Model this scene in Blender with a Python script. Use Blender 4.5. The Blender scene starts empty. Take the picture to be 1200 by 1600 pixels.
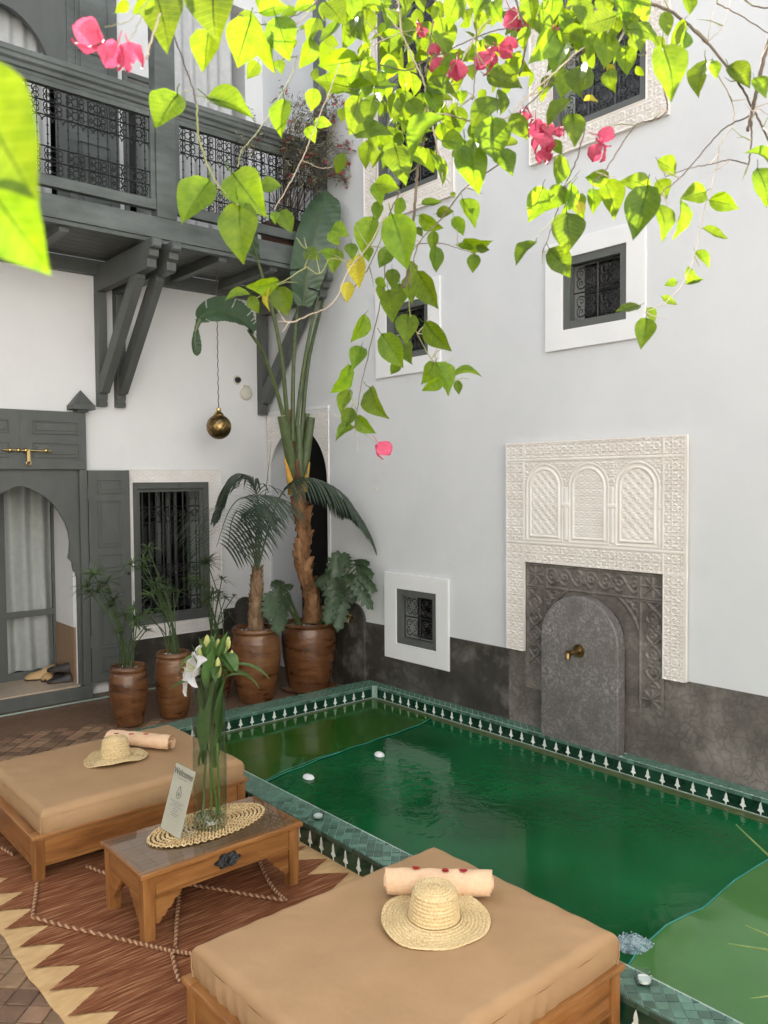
import bpy, bmesh, math, random
import numpy as np
from mathutils import Vector, Matrix, Quaternion
random.seed(7)
rng = np.random.default_rng(7)
S = 1.22                                   # metres per drawing unit
sc = bpy.context.scene
col = sc.collection
V = Vector

# ------------------------------------------------------------------ camera, sky, sun, exposure
CAM = V((-4.249, -6.659, 1.75))
FPX, PITCH, ROLL, YAW = 1273.8, math.radians(-2.245), math.radians(0.456), math.radians(40.62)
cd = bpy.data.cameras.new('camera'); cam = bpy.data.objects.new('camera', cd); col.objects.link(cam)
cam.location = CAM * S
cam.matrix_world = (Matrix.Translation(CAM * S) @ Matrix.Rotation(-YAW, 4, 'Z') @ Matrix.Rotation(math.pi / 2 + PITCH, 4, 'X')
                    @ Matrix.Rotation(-ROLL, 4, 'Z'))
cd.sensor_fit = 'VERTICAL'; cd.sensor_height = 36.0; cd.lens = 36.0 * FPX / 1600.0
cd.clip_start = 0.02; cd.clip_end = 300.0
cd.dof.use_dof = True; cd.dof.focus_distance = 3.6 * S; cd.dof.aperture_fstop = 11.0
sc.camera = cam

SUN_EL, SUN_AZ = math.radians(37.0), math.radians(14.5)
sun_dir = V((math.sin(SUN_AZ) * math.cos(SUN_EL), math.cos(SUN_AZ) * math.cos(SUN_EL), math.sin(SUN_EL)))
w = bpy.data.worlds.new('World'); sc.world = w; w.use_nodes = True
nt = w.node_tree; nt.nodes.clear()
sky = nt.nodes.new('ShaderNodeTexSky'); sky.sky_type = 'NISHITA'; sky.sun_disc = False
sky.sun_elevation = SUN_EL; sky.sun_rotation = SUN_AZ; sky.dust_density = 2.5; sky.air_density = 1.0
hs = nt.nodes.new('ShaderNodeHueSaturation'); hs.inputs['Saturation'].default_value = 0.22
bg = nt.nodes.new('ShaderNodeBackground'); bg.inputs['Strength'].default_value = 0.09
wo = nt.nodes.new('ShaderNodeOutputWorld')
nt.links.new(sky.outputs[0], hs.inputs['Color']); nt.links.new(hs.outputs[0], bg.inputs['Color']); nt.links.new(bg.outputs[0], wo.inputs['Surface'])
sd = bpy.data.lights.new('sun', 'SUN'); sd.energy = 3.2; sd.angle = math.radians(0.5); sd.color = (1.0, 0.95, 0.87)
so = bpy.data.objects.new('sun', sd); col.objects.link(so); so.rotation_euler = sun_dir.to_track_quat('Z', 'Y').to_euler(); so.location = (0, 0, 20)
sc.view_settings.view_transform = 'Standard'; sc.view_settings.look = 'None'
sc.view_settings.gamma = 1.0; sc.view_settings.use_curve_mapping = False
sc.view_settings.exposure = 2.46
sc.cycles.use_denoising = True
sc.cycles.max_bounces = 10; sc.cycles.diffuse_bounces = 5; sc.cycles.glossy_bounces = 4; sc.cycles.transparent_max_bounces = 16
sc.cycles.transmission_bounces = 8
sc.cycles.sample_clamp_indirect = 6.0

# ------------------------------------------------------------------ photograph rays (for finding where things stand)
def ray(px, py):
    X = (px - 600) / FPX; Z = -(py - 800) / FPX
    cr, sr = math.cos(ROLL), math.sin(ROLL)
    fx = X * cr + Z * sr; fz = -X * sr + Z * cr
    cp, sp = math.cos(PITCH), math.sin(PITCH)
    y = cp - fz * sp; z = sp + fz * cp; x = fx
    c, s = math.cos(YAW), math.sin(YAW)
    return V((x * c + y * s, -x * s + y * c, z))
def at(px, py, depth): return CAM + ray(px, py) * depth            # depth along the view axis
def on_y(px, py, y=0.0): r = ray(px, py); return CAM + r * ((y - CAM.y) / r.y)
def on_x(px, py, x=0.0): r = ray(px, py); return CAM + r * ((x - CAM.x) / r.x)
def on_z(px, py, z=0.0): r = ray(px, py); return CAM + r * ((z - CAM.z) / r.z)
FWD, RIGHT, UP = ray(600, 800).normalized(), (ray(700, 800) - ray(600, 800)).normalized(), (ray(600, 700) - ray(600, 800)).normalized()

# ------------------------------------------------------------------ mesh helpers
class MB:
    def __init__(self): self.v = []; self.f = []
    def add(self, vs, fs):
        n = len(self.v); self.v += [V(p) for p in vs]; self.f += [tuple(i + n for i in q) for q in fs]; return self
    def box(self, x0, x1, y0, y1, z0, z1):
        if x0 > x1: x0, x1 = x1, x0
        if y0 > y1: y0, y1 = y1, y0
        if z0 > z1: z0, z1 = z1, z0
        return self.add([(x0, y0, z0), (x1, y0, z0), (x1, y1, z0), (x0, y1, z0), (x0, y0, z1), (x1, y0, z1), (x1, y1, z1), (x0, y1, z1)],
                        [(0, 3, 2, 1), (4, 5, 6, 7), (0, 1, 5, 4), (1, 2, 6, 5), (2, 3, 7, 6), (3, 0, 4, 7)])
    def prism(self, pts, axis, lo, hi):
        """polygon pts (2D) extruded along axis: 'X' pts=(y,z), 'Y' pts=(x,z), 'Z' pts=(x,y)"""
        def m(p, t): return {'X': (t, p[0], p[1]), 'Y': (p[0], t, p[1]), 'Z': (p[0], p[1], t)}[axis]
        n = len(pts)
        area = sum(pts[i][0] * pts[(i + 1) % n][1] - pts[(i + 1) % n][0] * pts[i][1] for i in range(n))
        if (area < 0) != (axis == 'Y'): pts = pts[::-1]
        vs = [m(p, lo) for p in pts] + [m(p, hi) for p in pts]
        fs = [tuple(range(n))[::-1], tuple(range(n, 2 * n))] + [(i, (i + 1) % n, (i + 1) % n + n, i + n) for i in range(n)]
        return self.add(vs, fs)
    def lathe(self, prof, c=(0, 0, 0), seg=32, wob=None):
        c = V(c); vs = []; fs = []; n = len(prof)
        for i in range(seg):
            a = 2 * math.pi * i / seg
            for k, (r, z) in enumerate(prof):
                dz = dr = 0
                if wob: dr, dz = wob(a, r, z)
                vs.append(c + V(((r + dr) * math.cos(a), (r + dr) * math.sin(a), z + dz)))
        for i in range(seg):
            j = (i + 1) % seg
            for k in range(n - 1): fs.append((i * n + k, j * n + k, j * n + k + 1, i * n + k + 1))
        if prof[0][0] < 1e-4 or prof[-1][0] < 1e-4: pass
        return self.add(vs, fs)
    def tube(self, pts, r, seg=6, cap=True):
        pts = [V(p) for p in pts]; n = len(pts)
        if n < 2: return self
        rs = r if isinstance(r, (list, tuple)) else [r] * n
        t0 = (pts[1] - pts[0]).normalized(); up = V((0, 0, 1)) if abs(t0.z) < .9 else V((1, 0, 0))
        nrm = t0.cross(up).normalized(); vs = []; fs = []
        for i in range(n):
            t = (pts[min(i + 1, n - 1)] - pts[max(i - 1, 0)])
            t = t.normalized() if t.length > 1e-9 else t0
            nrm = (nrm - t * nrm.dot(t)); nrm = nrm.normalized() if nrm.length > 1e-6 else t.orthogonal().normalized()
            b = t.cross(nrm)
            for k in range(seg):
                a = 2 * math.pi * k / seg; vs.append(pts[i] + (nrm * math.cos(a) + b * math.sin(a)) * rs[i])
        for i in range(n - 1):
            for k in range(seg):
                l = (k + 1) % seg; fs.append((i * seg + k, i * seg + l, (i + 1) * seg + l, (i + 1) * seg + k))
        if cap: fs += [tuple(range(seg))[::-1], tuple((n - 1) * seg + k for k in range(seg))]
        return self.add(vs, fs)
    def ball(self, c, r, seg=12, rings=8, sz=1.0):
        prof = [(max(r * math.sin(math.pi * k / rings), 1e-5), -r * sz * math.cos(math.pi * k / rings)) for k in range(rings + 1)]
        return self.lathe(prof, c, seg)
    def build(self, name, m, parent=None, smooth=False, bevel=0.0, kind=None, merge=False, segs=2, root=None, auto=None):
        org = V((0, 0, 0)); p = parent
        while p is not None: org = org + V(p['loc0']) if 'loc0' in p.keys() else org; p = p.parent
        if root is not None: org = V(root)
        me = bpy.data.meshes.new(name)
        me.from_pydata([tuple((q - org) * S) for q in self.v], [], self.f); me.update()
        if merge or bevel:
            bm = bmesh.new(); bm.from_mesh(me)
            bmesh.ops.remove_doubles(bm, verts=bm.verts, dist=1e-5)
            if bevel:
                es = [e for e in bm.edges if len(e.link_faces) == 2 and e.calc_face_angle(0) > .6]
                bmesh.ops.bevel(bm, geom=es, offset=bevel * S, segments=segs, profile=.6, affect='EDGES', clamp_overlap=True)
            bm.to_mesh(me); bm.free()
        if smooth:
            me.polygons.foreach_set('use_smooth', [True] * len(me.polygons))
            if smooth != 'all':
                try: me.set_sharp_from_angle(angle=math.radians(42))
                except Exception: pass
        if m: me.materials.append(m)
        o = bpy.data.objects.new(name, me); col.objects.link(o)
        if parent is not None: o.parent = parent
        if root is not None:
            o.location = V(root) * S; o['loc0'] = tuple(root)
        if kind: o['kind'] = kind
        return o
def tag(o, label, cat, group=None):
    o['label'] = label; o['category'] = cat
    if group: o['group'] = group
    return o
def thing(name, loc, label=None, cat=None, group=None, kind=None):
    o = bpy.data.objects.new(name, None); col.objects.link(o); o.empty_display_size = .1
    o.location = V(loc) * S; o['loc0'] = tuple(loc)
    if label: tag(o, label, cat, group)
    if kind: o['kind'] = kind
    return o
def place(me_obj_mesh, name, parent, M, kind=None):
    """a linked object sharing mesh data (mesh already scaled by S); M: 4x4 in drawing units, world space"""
    o = bpy.data.objects.new(name, me_obj_mesh); col.objects.link(o); o.parent = parent
    org = V((0, 0, 0)); p = parent
    while p is not None: org = org + (V(p['loc0']) if 'loc0' in p.keys() else V((0, 0, 0))); p = p.parent
    M = M.copy(); M.translation = (M.translation - org) * S
    o.matrix_local = M
    if kind: o['kind'] = kind
    return o
def mesh_only(mb, name, m, smooth=False):
    me = bpy.data.meshes.new(name); me.from_pydata([tuple(q * S) for q in mb.v], [], mb.f); me.update()
    if smooth: me.polygons.foreach_set('use_smooth', [True] * len(me.polygons))
    me.materials.append(m); return me
def grid_mesh(P, name, m, parent=None, smooth=True, kind=None, mask=None):
    """P: array (nu,nv,3) of points in drawing units"""
    nu, nv = P.shape[:2]; org = V((0, 0, 0)); p = parent
    while p is not None: org = org + (V(p['loc0']) if 'loc0' in p.keys() else V((0, 0, 0))); p = p.parent
    vs = ((P.reshape(-1, 3) - np.array(org)) * S)
    i, j = np.meshgrid(np.arange(nu - 1), np.arange(nv - 1), indexing='ij')
    q = np.stack([i * nv + j, (i + 1) * nv + j, (i + 1) * nv + j + 1, i * nv + j + 1], -1).reshape(-1, 4)
    if mask is not None: q = q[mask.reshape(-1)]
    me = bpy.data.meshes.new(name)
    me.vertices.add(len(vs)); me.vertices.foreach_set('co', vs.astype(np.float32).ravel())
    me.loops.add(q.size); me.loops.foreach_set('vertex_index', q.ravel().astype(np.int32))
    me.polygons.add(len(q)); me.polygons.foreach_set('loop_start', (np.arange(len(q)) * 4).astype(np.int32))
    try: me.polygons.foreach_set('loop_total', np.full(len(q), 4, np.int32))
    except Exception: pass
    me.update(calc_edges=True); me.validate()
    if smooth: me.polygons.foreach_set('use_smooth', [True] * len(me.polygons))
    me.materials.append(m)
    o = bpy.data.objects.new(name, me); col.objects.link(o)
    if parent is not None: o.parent = parent
    if kind: o['kind'] = kind
    return o
def bez(pts, n):
    """smooth curve through pts (Catmull-Rom), n samples"""
    pts = [V(p) for p in pts]; P = [2 * pts[0] - pts[1]] + pts + [2 * pts[-1] - pts[-2]]; out = []; m = len(pts) - 1
    for k in range(n):
        t = k / (n - 1) * m; i = min(int(t), m - 1); u = t - i; a, b, c, d = P[i:i + 4]
        out.append(.5 * ((2 * b) + (c - a) * u + (2 * a - 5 * b + 4 * c - d) * u * u + (3 * b - a - 3 * c + d) * u ** 3))
    return out

# ------------------------------------------------------------------ materials
def mat(name, cols, scale=6.0, rough=.6, bump=0.0, bscale=None, metal=0.0, spec=.5, coat=0.0, vary=0.0, stretch=None, detail=6, ramp=(.3, .7),
        rvar=0.0, kind='noise', extra=None, dist=0.01):
    m = bpy.data.materials.new(name); m.use_nodes = True; N = m.node_tree.nodes; L = m.node_tree.links
    b = N['Principled BSDF']; tc = N.new('ShaderNodeTexCoord'); mp = N.new('ShaderNodeMapping')
    L.new(tc.outputs['Object'], mp.inputs['Vector'])
    if stretch: mp.inputs['Scale'].default_value = stretch
    if vary:
        oi = N.new('ShaderNodeObjectInfo'); va = N.new('ShaderNodeVectorMath'); va.operation = 'SCALE'; va.inputs[0].default_value = (13, 7, 5)
        L.new(oi.outputs['Random'], va.inputs['Scale']); L.new(va.outputs[0], mp.inputs['Location'])
    if len(cols) == 1: cols = [cols[0], cols[0]]
    if kind == 'voronoi':
        t = N.new('ShaderNodeTexVoronoi'); t.feature = 'DISTANCE_TO_EDGE'; t.inputs['Scale'].default_value = scale; fo = t.outputs['Distance']
    elif kind == 'wave':
        t = N.new('ShaderNodeTexWave'); t.inputs['Scale'].default_value = scale; t.inputs['Distortion'].default_value = 6.0; t.inputs['Detail'].default_value = 3; fo = t.outputs['Fac']
    else:
        t = N.new('ShaderNodeTexNoise'); t.inputs['Scale'].default_value = scale; t.inputs['Detail'].default_value = detail; t.inputs['Roughness'].default_value = .6; fo = t.outputs['Fac']
    L.new(mp.outputs[0], t.inputs['Vector'])
    r = N.new('ShaderNodeValToRGB'); r.color_ramp.elements[0].position = ramp[0]; r.color_ramp.elements[1].position = ramp[1]
    r.color_ramp.elements[0].color = (*cols[0], 1); r.color_ramp.elements[1].color = (*cols[-1], 1)
    for k, c in enumerate(cols[1:-1]):
        e = r.color_ramp.elements.new(ramp[0] + (ramp[1] - ramp[0]) * (k + 1) / (len(cols) - 1)); e.color = (*c, 1)
    L.new(fo, r.inputs[0]); out = r.outputs[0]
    if vary:
        h = N.new('ShaderNodeHueSaturation'); mr = N.new('ShaderNodeMapRange'); mr.inputs['To Min'].default_value = 1 - vary; mr.inputs['To Max'].default_value = 1 + vary
        L.new(oi.outputs['Random'], mr.inputs['Value']); L.new(mr.outputs[0], h.inputs['Value']); L.new(out, h.inputs['Color']); out = h.outputs[0]
        mh = N.new('ShaderNodeMapRange'); mh.inputs['To Min'].default_value = .5 - vary * .022; mh.inputs['To Max'].default_value = .5 + vary * .022
        fr = N.new('ShaderNodeMath'); fr.operation = 'FRACT'; mu = N.new('ShaderNodeMath'); mu.operation = 'MULTIPLY'; mu.inputs[1].default_value = 7.31
        L.new(oi.outputs['Random'], mu.inputs[0]); L.new(mu.outputs[0], fr.inputs[0]); L.new(fr.outputs[0], mh.inputs['Value']); L.new(mh.outputs[0], h.inputs['Hue'])
    if extra: out = extra(N, L, mp, out)
    L.new(out, b.inputs['Base Color'])
    b.inputs['Roughness'].default_value = rough; b.inputs['Metallic'].default_value = metal
    b.inputs['Specular IOR Level'].default_value = spec; b.inputs['Coat Weight'].default_value = coat
    if rvar:
        mr = N.new('ShaderNodeMapRange'); mr.inputs['To Min'].default_value = max(rough - rvar, .02); mr.inputs['To Max'].default_value = rough + rvar
        L.new(fo, mr.inputs['Value']); L.new(mr.outputs[0], b.inputs['Roughness'])
    if bump:
        n2 = N.new('ShaderNodeTexNoise'); n2.inputs['Scale'].default_value = bscale or scale * 4; n2.inputs['Detail'].default_value = 4
        L.new(mp.outputs[0], n2.inputs['Vector'])
        bu = N.new('ShaderNodeBump'); bu.inputs['Strength'].default_value = bump; bu.inputs['Distance'].default_value = dist
        L.new(n2.outputs['Fac'], bu.inputs['Height']); L.new(bu.outputs[0], b.inputs['Normal'])
    return m
def blotch(c, scale, lo, hi, seed=0.0, amt=1.0):
    """a second layer of stains mixed over the base colour"""
    def f(N, L, mp, out):
        t = N.new('ShaderNodeTexNoise'); t.inputs['Scale'].default_value = scale; t.inputs['Detail'].default_value = 8; t.inputs['Roughness'].default_value = .65; t.noise_dimensions = '4D'; t.inputs['W'].default_value = seed
        L.new(mp.outputs[0], t.inputs['Vector']); mr = N.new('ShaderNodeMapRange'); mr.inputs['From Min'].default_value = lo; mr.inputs['From Max'].default_value = hi; mr.inputs['To Max'].default_value = amt
        L.new(t.outputs['Fac'], mr.inputs['Value']); mx = N.new('ShaderNodeMix'); mx.data_type = 'RGBA'; mx.inputs['B'].default_value = (*c, 1)
        L.new(mr.outputs[0], mx.inputs['Factor']); L.new(out, mx.inputs['A']); return mx.outputs['Result']
    return f
def crackle(c, scale, width, seed=0.0, k=.85):
    def f(N, L, mp, out):
        nz = N.new('ShaderNodeTexNoise'); nz.inputs['Scale'].default_value = scale * .7; nz.inputs['Detail'].default_value = 5
        L.new(mp.outputs[0], nz.inputs['Vector']); ad = N.new('ShaderNodeVectorMath'); ad.operation = 'MULTIPLY_ADD'; ad.inputs[1].default_value = (.22, .22, .22)
        L.new(nz.outputs['Color'], ad.inputs[0]); L.new(mp.outputs[0], ad.inputs[2])
        t = N.new('ShaderNodeTexVoronoi'); t.feature = 'DISTANCE_TO_EDGE'; t.inputs['Scale'].default_value = scale; L.new(ad.outputs[0], t.inputs['Vector'])
        mr = N.new('ShaderNodeMapRange'); mr.inputs['From Min'].default_value = 0; mr.inputs['From Max'].default_value = width; mr.inputs['To Min'].default_value = k; mr.inputs['To Max'].default_value = 0; mr.interpolation_type = 'SMOOTHSTEP'
        L.new(t.outputs['Distance'], mr.inputs['Value'])
        n3 = N.new('ShaderNodeTexNoise'); n3.inputs['Scale'].default_value = 4; L.new(mp.outputs[0], n3.inputs['Vector'])
        mm = N.new('ShaderNodeMath'); mm.operation = 'MULTIPLY'; L.new(mr.outputs[0], mm.inputs[0]); L.new(n3.outputs['Fac'], mm.inputs[1])
        m2 = N.new('ShaderNodeMath'); m2.operation = 'MULTIPLY'; m2.inputs[1].default_value = 1.5; L.new(mm.outputs[0], m2.inputs[0])
        mx = N.new('ShaderNodeMix'); mx.data_type = 'RGBA'; mx.inputs['B'].default_value = (*c, 1)
        L.new(m2.outputs[0], mx.inputs['Factor']); L.new(out, mx.inputs['A']); return mx.outputs['Result']
    return f
def thin_glass(name, tint=(.95, .97, .96), gl=1.0):
    m = bpy.data.materials.new(name); m.use_nodes = True; N = m.node_tree.nodes; L = m.node_tree.links; N.clear()
    o = N.new('ShaderNodeOutputMaterial'); tr = N.new('ShaderNodeBsdfTransparent'); tr.inputs[0].default_value = (*tint, 1)
    g = N.new('ShaderNodeBsdfGlossy'); g.inputs['Roughness'].default_value = .02; fr = N.new('ShaderNodeFresnel'); fr.inputs[0].default_value = 1.45
    mu = N.new('ShaderNodeMath'); mu.operation = 'MULTIPLY'; mu.inputs[1].default_value = gl
    ge = N.new('ShaderNodeNewGeometry'); iv = N.new('ShaderNodeMath'); iv.operation = 'SUBTRACT'; iv.inputs[0].default_value = 1.0; L.new(ge.outputs['Backfacing'], iv.inputs[1])
    m0 = N.new('ShaderNodeMath'); m0.operation = 'MULTIPLY'; L.new(fr.outputs[0], m0.inputs[0]); L.new(iv.outputs[0], m0.inputs[1]); L.new(m0.outputs[0], mu.inputs[0])
    mx = N.new('ShaderNodeMixShader'); L.new(mu.outputs[0], mx.inputs[0]); L.new(tr.outputs[0], mx.inputs[1]); L.new(g.outputs[0], mx.inputs[2]); L.new(mx.outputs[0], o.inputs[0])
    return m
def leafy(name, c1, c2, trans, tmix=.5, rough=.45, vary=.25, scale=14, spec=.4, extra=None):
    m = mat(name, [c1, c2], scale=scale, rough=rough, vary=vary, spec=spec, bump=.25, bscale=60, dist=.004, extra=extra)
    N = m.node_tree.nodes; L = m.node_tree.links; b = N['Principled BSDF']; o = N['Material Output']
    t = N.new('ShaderNodeBsdfTranslucent'); src = b.inputs['Base Color'].links[0].from_socket
    k = [trans[i] / max(.5 * (c1[i] + c2[i]), 1e-4) for i in range(3)]; vm = N.new('ShaderNodeMix'); vm.data_type = 'RGBA'; vm.blend_type = 'MULTIPLY'; vm.clamp_result = False; vm.inputs['Factor'].default_value = 1.0
    vm.inputs['B'].default_value = (*k, 1); L.new(src, vm.inputs['A']); L.new(vm.outputs['Result'], t.inputs[0])
    mx = N.new('ShaderNodeMixShader'); mx.inputs[0].default_value = tmix
    L.new(b.outputs[0], mx.inputs[1]); L.new(t.outputs[0], mx.inputs[2]); L.new(mx.outputs[0], o.inputs['Surface'])
    return m

plaster = mat('white_plaster', [(.70, .70, .695), (.755, .755, .748)], scale=1.1, rough=.75, bump=.18, bscale=5, dist=.02, spec=.25,
              extra=blotch((.60, .60, .595), .9, .54, .85, 3.0, .6))
plaster_shade = mat('shaded_white_plaster', [(.58, .593, .602), (.635, .645, .65)], scale=1.1, rough=.75, bump=.18, bscale=5, dist=.02, spec=.25,
              extra=blotch((.50, .505, .51), .9, .54, .85, 3.0, .6))  # whitewash shared with the back wall; dimmer, cooler light put into the colour
plaster_w = mat('fresh_white_plaster', [(.70, .705, .705), (.75, .75, .745)], scale=3, rough=.6, bump=.08, bscale=12, spec=.3)
stucco = mat('carved_plaster', [(.70, .655, .60), (.79, .755, .71)], scale=5, rough=.8, bump=.15, bscale=60, spec=.2, dist=.004)
stucco_w = mat('pale_carved_plaster', [(.72, .69, .65), (.80, .775, .745)], scale=6, rough=.8, bump=.15, bscale=60, spec=.2, dist=.004)
grey_wood = mat('grey_painted_wood', [(.082, .088, .082), (.105, .112, .104)], scale=7, rough=.5, bump=.12, bscale=30, stretch=(1, 1, .35), spec=.4, dist=.004)
grey_wood_b = mat('weathered_grey_wood', [(.062, .07, .064), (.10, .112, .105), (.15, .165, .158)], scale=5, rough=.6, bump=.3, bscale=24, stretch=(.35, 1, 1), spec=.35, dist=.006)
iron = mat('black_iron', [(.012, .013, .013), (.022, .023, .023)], scale=20, rough=.5, metal=.3)
iron_g = mat('grey_green_iron', [(.035, .042, .045), (.055, .062, .065)], scale=20, rough=.5, metal=.2)
tadelakt = mat('dark_tadelakt', [(.024, .021, .017), (.046, .041, .034), (.08, .073, .063)], scale=3.2, rough=.5, rvar=.12, bump=.2, bscale=9, spec=.45, dist=.012,
               extra=blotch((.24, .225, .2), 4.5, .52, .78, 9.0, .8))
tadelakt_b = mat('brown_grey_tadelakt', [(.072, .064, .055), (.15, .133, .118), (.25, .225, .202)], scale=2.6, rough=.5, bump=.2, bscale=10, spec=.4, dist=.01, extra=crackle((.04, .035, .03), 13, .20, 0, .42))
tadelakt_g = mat('crackled_grey_tadelakt', [(.12, .108, .096), (.205, .19, .178), (.30, .278, .26)], scale=4, rough=.42, bump=.15, bscale=14, spec=.5, dist=.01, extra=crackle((.04, .037, .04), 19, .26, 0, .6))
wood = mat('honey_pine', [(.15, .058, .016), (.265, .112, .032), (.36, .172, .057)], scale=9, rough=.38, bump=.12, bscale=40, stretch=(.3, 2.2, 2.2), spec=.5, coat=.15, dist=.004, vary=.08)
wood_v = mat('honey_pine_upright', [(.15, .058, .016), (.265, .112, .032), (.36, .172, .057)], scale=9, rough=.38, bump=.12, bscale=40, stretch=(2.2, 2.2, .3), spec=.5, coat=.15, dist=.004, vary=.08)
wood_y = mat('honey_pine_cross', [(.14, .053, .015), (.25, .105, .030), (.34, .16, .052)], scale=9, rough=.38, bump=.12, bscale=40, stretch=(2.2, .3, 2.2), spec=.5, coat=.15, dist=.004, vary=.08)
veneer = mat('striped_veneer', [(.12, .065, .03), (.27, .16, .085)], scale=16, rough=.4, stretch=(.5, 5, 1), spec=.5)
cushion_m = mat('tan_cushion_cloth', [(.325, .20, .10), (.385, .24, .125)], scale=3.5, rough=.66, bump=.4, bscale=6.5, spec=.25, dist=.014)
pot_m = mat('glazed_terracotta', [(.055, .022, .009), (.125, .05, .018), (.19, .088, .034)], scale=4, rough=.3, rvar=.12, bump=.5, bscale=9, stretch=(1, 1, 3.5), spec=.5, coat=.2, vary=.12, dist=.008,
            extra=blotch((.30, .19, .10), 9, .62, .8, 2.0, .5))
soil_m = mat('pale_pebbles', [(.12, .08, .05), (.5, .44, .38)], scale=60, rough=.9, bump=.8, bscale=90, kind='noise', ramp=(.45, .6))
floor_m = mat('terracotta_floor_tile', [(.16, .092, .052), (.24, .146, .086)], scale=18, rough=.5, vary=.4, bump=.3, bscale=30, spec=.4, dist=.004)
grout_m = mat('floor_mortar', [(.15, .105, .072), (.19, .14, .10)], scale=30, rough=.8)
mosaic_m = mat('brown_mosaic_band', [(.05, .032, .02), (.15, .105, .06)], scale=70, rough=.5, ramp=(.42, .58))
cop_m = mat('green_coping_tile', [(.055, .125, .092), (.10, .19, .145)], scale=20, rough=.22, vary=.42, bump=.25, bscale=35, spec=.5, dist=.003)
dark_tile = mat('bottle_green_tile', [(.004, .026, .014), (.009, .045, .026)], scale=18, rough=.14, vary=.3, bump=.15, bscale=25, spec=.5, dist=.003)
edge_tile = mat('olive_green_edge_tile', [(.03, .06, .04), (.055, .10, .07)], scale=20, rough=.25, vary=.3)
tile_grout = mat('pale_green_grout', [(.27, .36, .31), (.40, .50, .44)], scale=40, rough=.8)
inlay_m = mat('white_tile_inlay', [(.62, .66, .60), (.78, .80, .76)], scale=25, rough=.3, vary=.1)
ledge_m = mat('algae_green_ledge', [(.05, .075, .022), (.10, .125, .05)], scale=10, rough=.3)
brass = mat('aged_brass', [(.13, .085, .035), (.42, .29, .12)], scale=25, rough=.32, metal=1.0, bump=.2, bscale=50, dist=.003)
brass_p = mat('polished_brass', [(.6, .42, .16), (.75, .55, .25)], scale=25, rough=.25, metal=1.0)
white_pl = mat('white_plastic', [(.62, .59, .5)], rough=.4)
black_pl = mat('black_plastic', [(.012, .012, .012)], rough=.25)
straw = mat('woven_straw', [(.40, .27, .11), (.60, .45, .235), (.70, .56, .33)], scale=130, rough=.75, bump=.8, bscale=150, spec=.2, dist=.004, ramp=(.3, .62))
mat_straw = mat('braided_rush', [(.40, .26, .11), (.72, .55, .31)], scale=40, rough=.8, bump=.5, bscale=90, spec=.2, dist=.003)
mat_dark = mat('dark_rush_gap', [(.06, .035, .015)], rough=.9)
towel_m = mat('peach_towel', [(.66, .44, .275), (.75, .53, .35)], scale=30, rough=.95, bump=.9, bscale=160, spec=.1, dist=.004)
petal_m = leafy('red_petal', (.25, .004, .012), (.40, .01, .02), (.5, .01, .02), .2)
glass = thin_glass('clear_glass'); glass_b = thin_glass('glass_base', (.86, .9, .88), 2.2); pane_m = thin_glass('window_pane', (.93, .94, .93), 1.0)
water_v = thin_glass('vase_water', (.90, .94, .90), .7)
card_m = mat('cream_card', [(.50, .47, .39), (.56, .53, .45)], scale=5, rough=.3, coat=.3)
ink = mat('grey_ink', [(.07, .07, .06)], rough=.6)
ink_l = mat('pale_grey_ink', [(.2, .19, .165)], rough=.6)
rug_red = mat('rust_red_weave', [(.10, .033, .014), (.225, .083, .037), (.44, .24, .125)], scale=13, rough=.95, bump=.8, bscale=90, stretch=(.35, 7, 1), spec=.1, dist=.006, ramp=(.3, .72))
rug_cream = mat('cream_weave', [(.45, .285, .13), (.58, .395, .20)], scale=8, rough=.95, bump=.7, bscale=110, stretch=(1, 3, 1), spec=.1, dist=.004)
cord_m = mat('rust_wool_strand', [(.12, .045, .025), (.24, .11, .06)], scale=45, rough=.95, bump=.5, bscale=80)
cord_l = mat('cream_wool_strand', [(.36, .20, .10), (.52, .32, .17)], scale=45, rough=.95, bump=.5, bscale=80)
shoe_tan = mat('tan_leather', [(.46, .29, .13), (.64, .44, .22)], scale=12, rough=.6, bump=.2)
shoe_blk = mat('black_leather', [(.012, .011, .012), (.05, .043, .042)], scale=14, rough=.5)
sole_m = mat('dark_sole', [(.05, .03, .02)], rough=.8)
strip_m = mat('dim_reflection', [(.10, .105, .10), (.14, .145, .14)], rough=.9)
curtain_m = leafy('sheer_curtain', (.66, .67, .66), (.76, .77, .76), (.65, .66, .65), .3, rough=.9, vary=0)
curtain_w = leafy('white_curtain', (.66, .66, .66), (.78, .78, .77), (.7, .7, .7), .3, rough=.9, vary=0)
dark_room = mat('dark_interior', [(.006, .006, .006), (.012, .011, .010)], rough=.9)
tan_paint = mat('tan_skirting_paint', [(.24, .15, .085), (.29, .19, .11)], scale=6, rough=.6)
beige_stone = mat('beige_sill_stone', [(.42, .33, .24), (.50, .41, .31)], scale=8, rough=.35)
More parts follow.
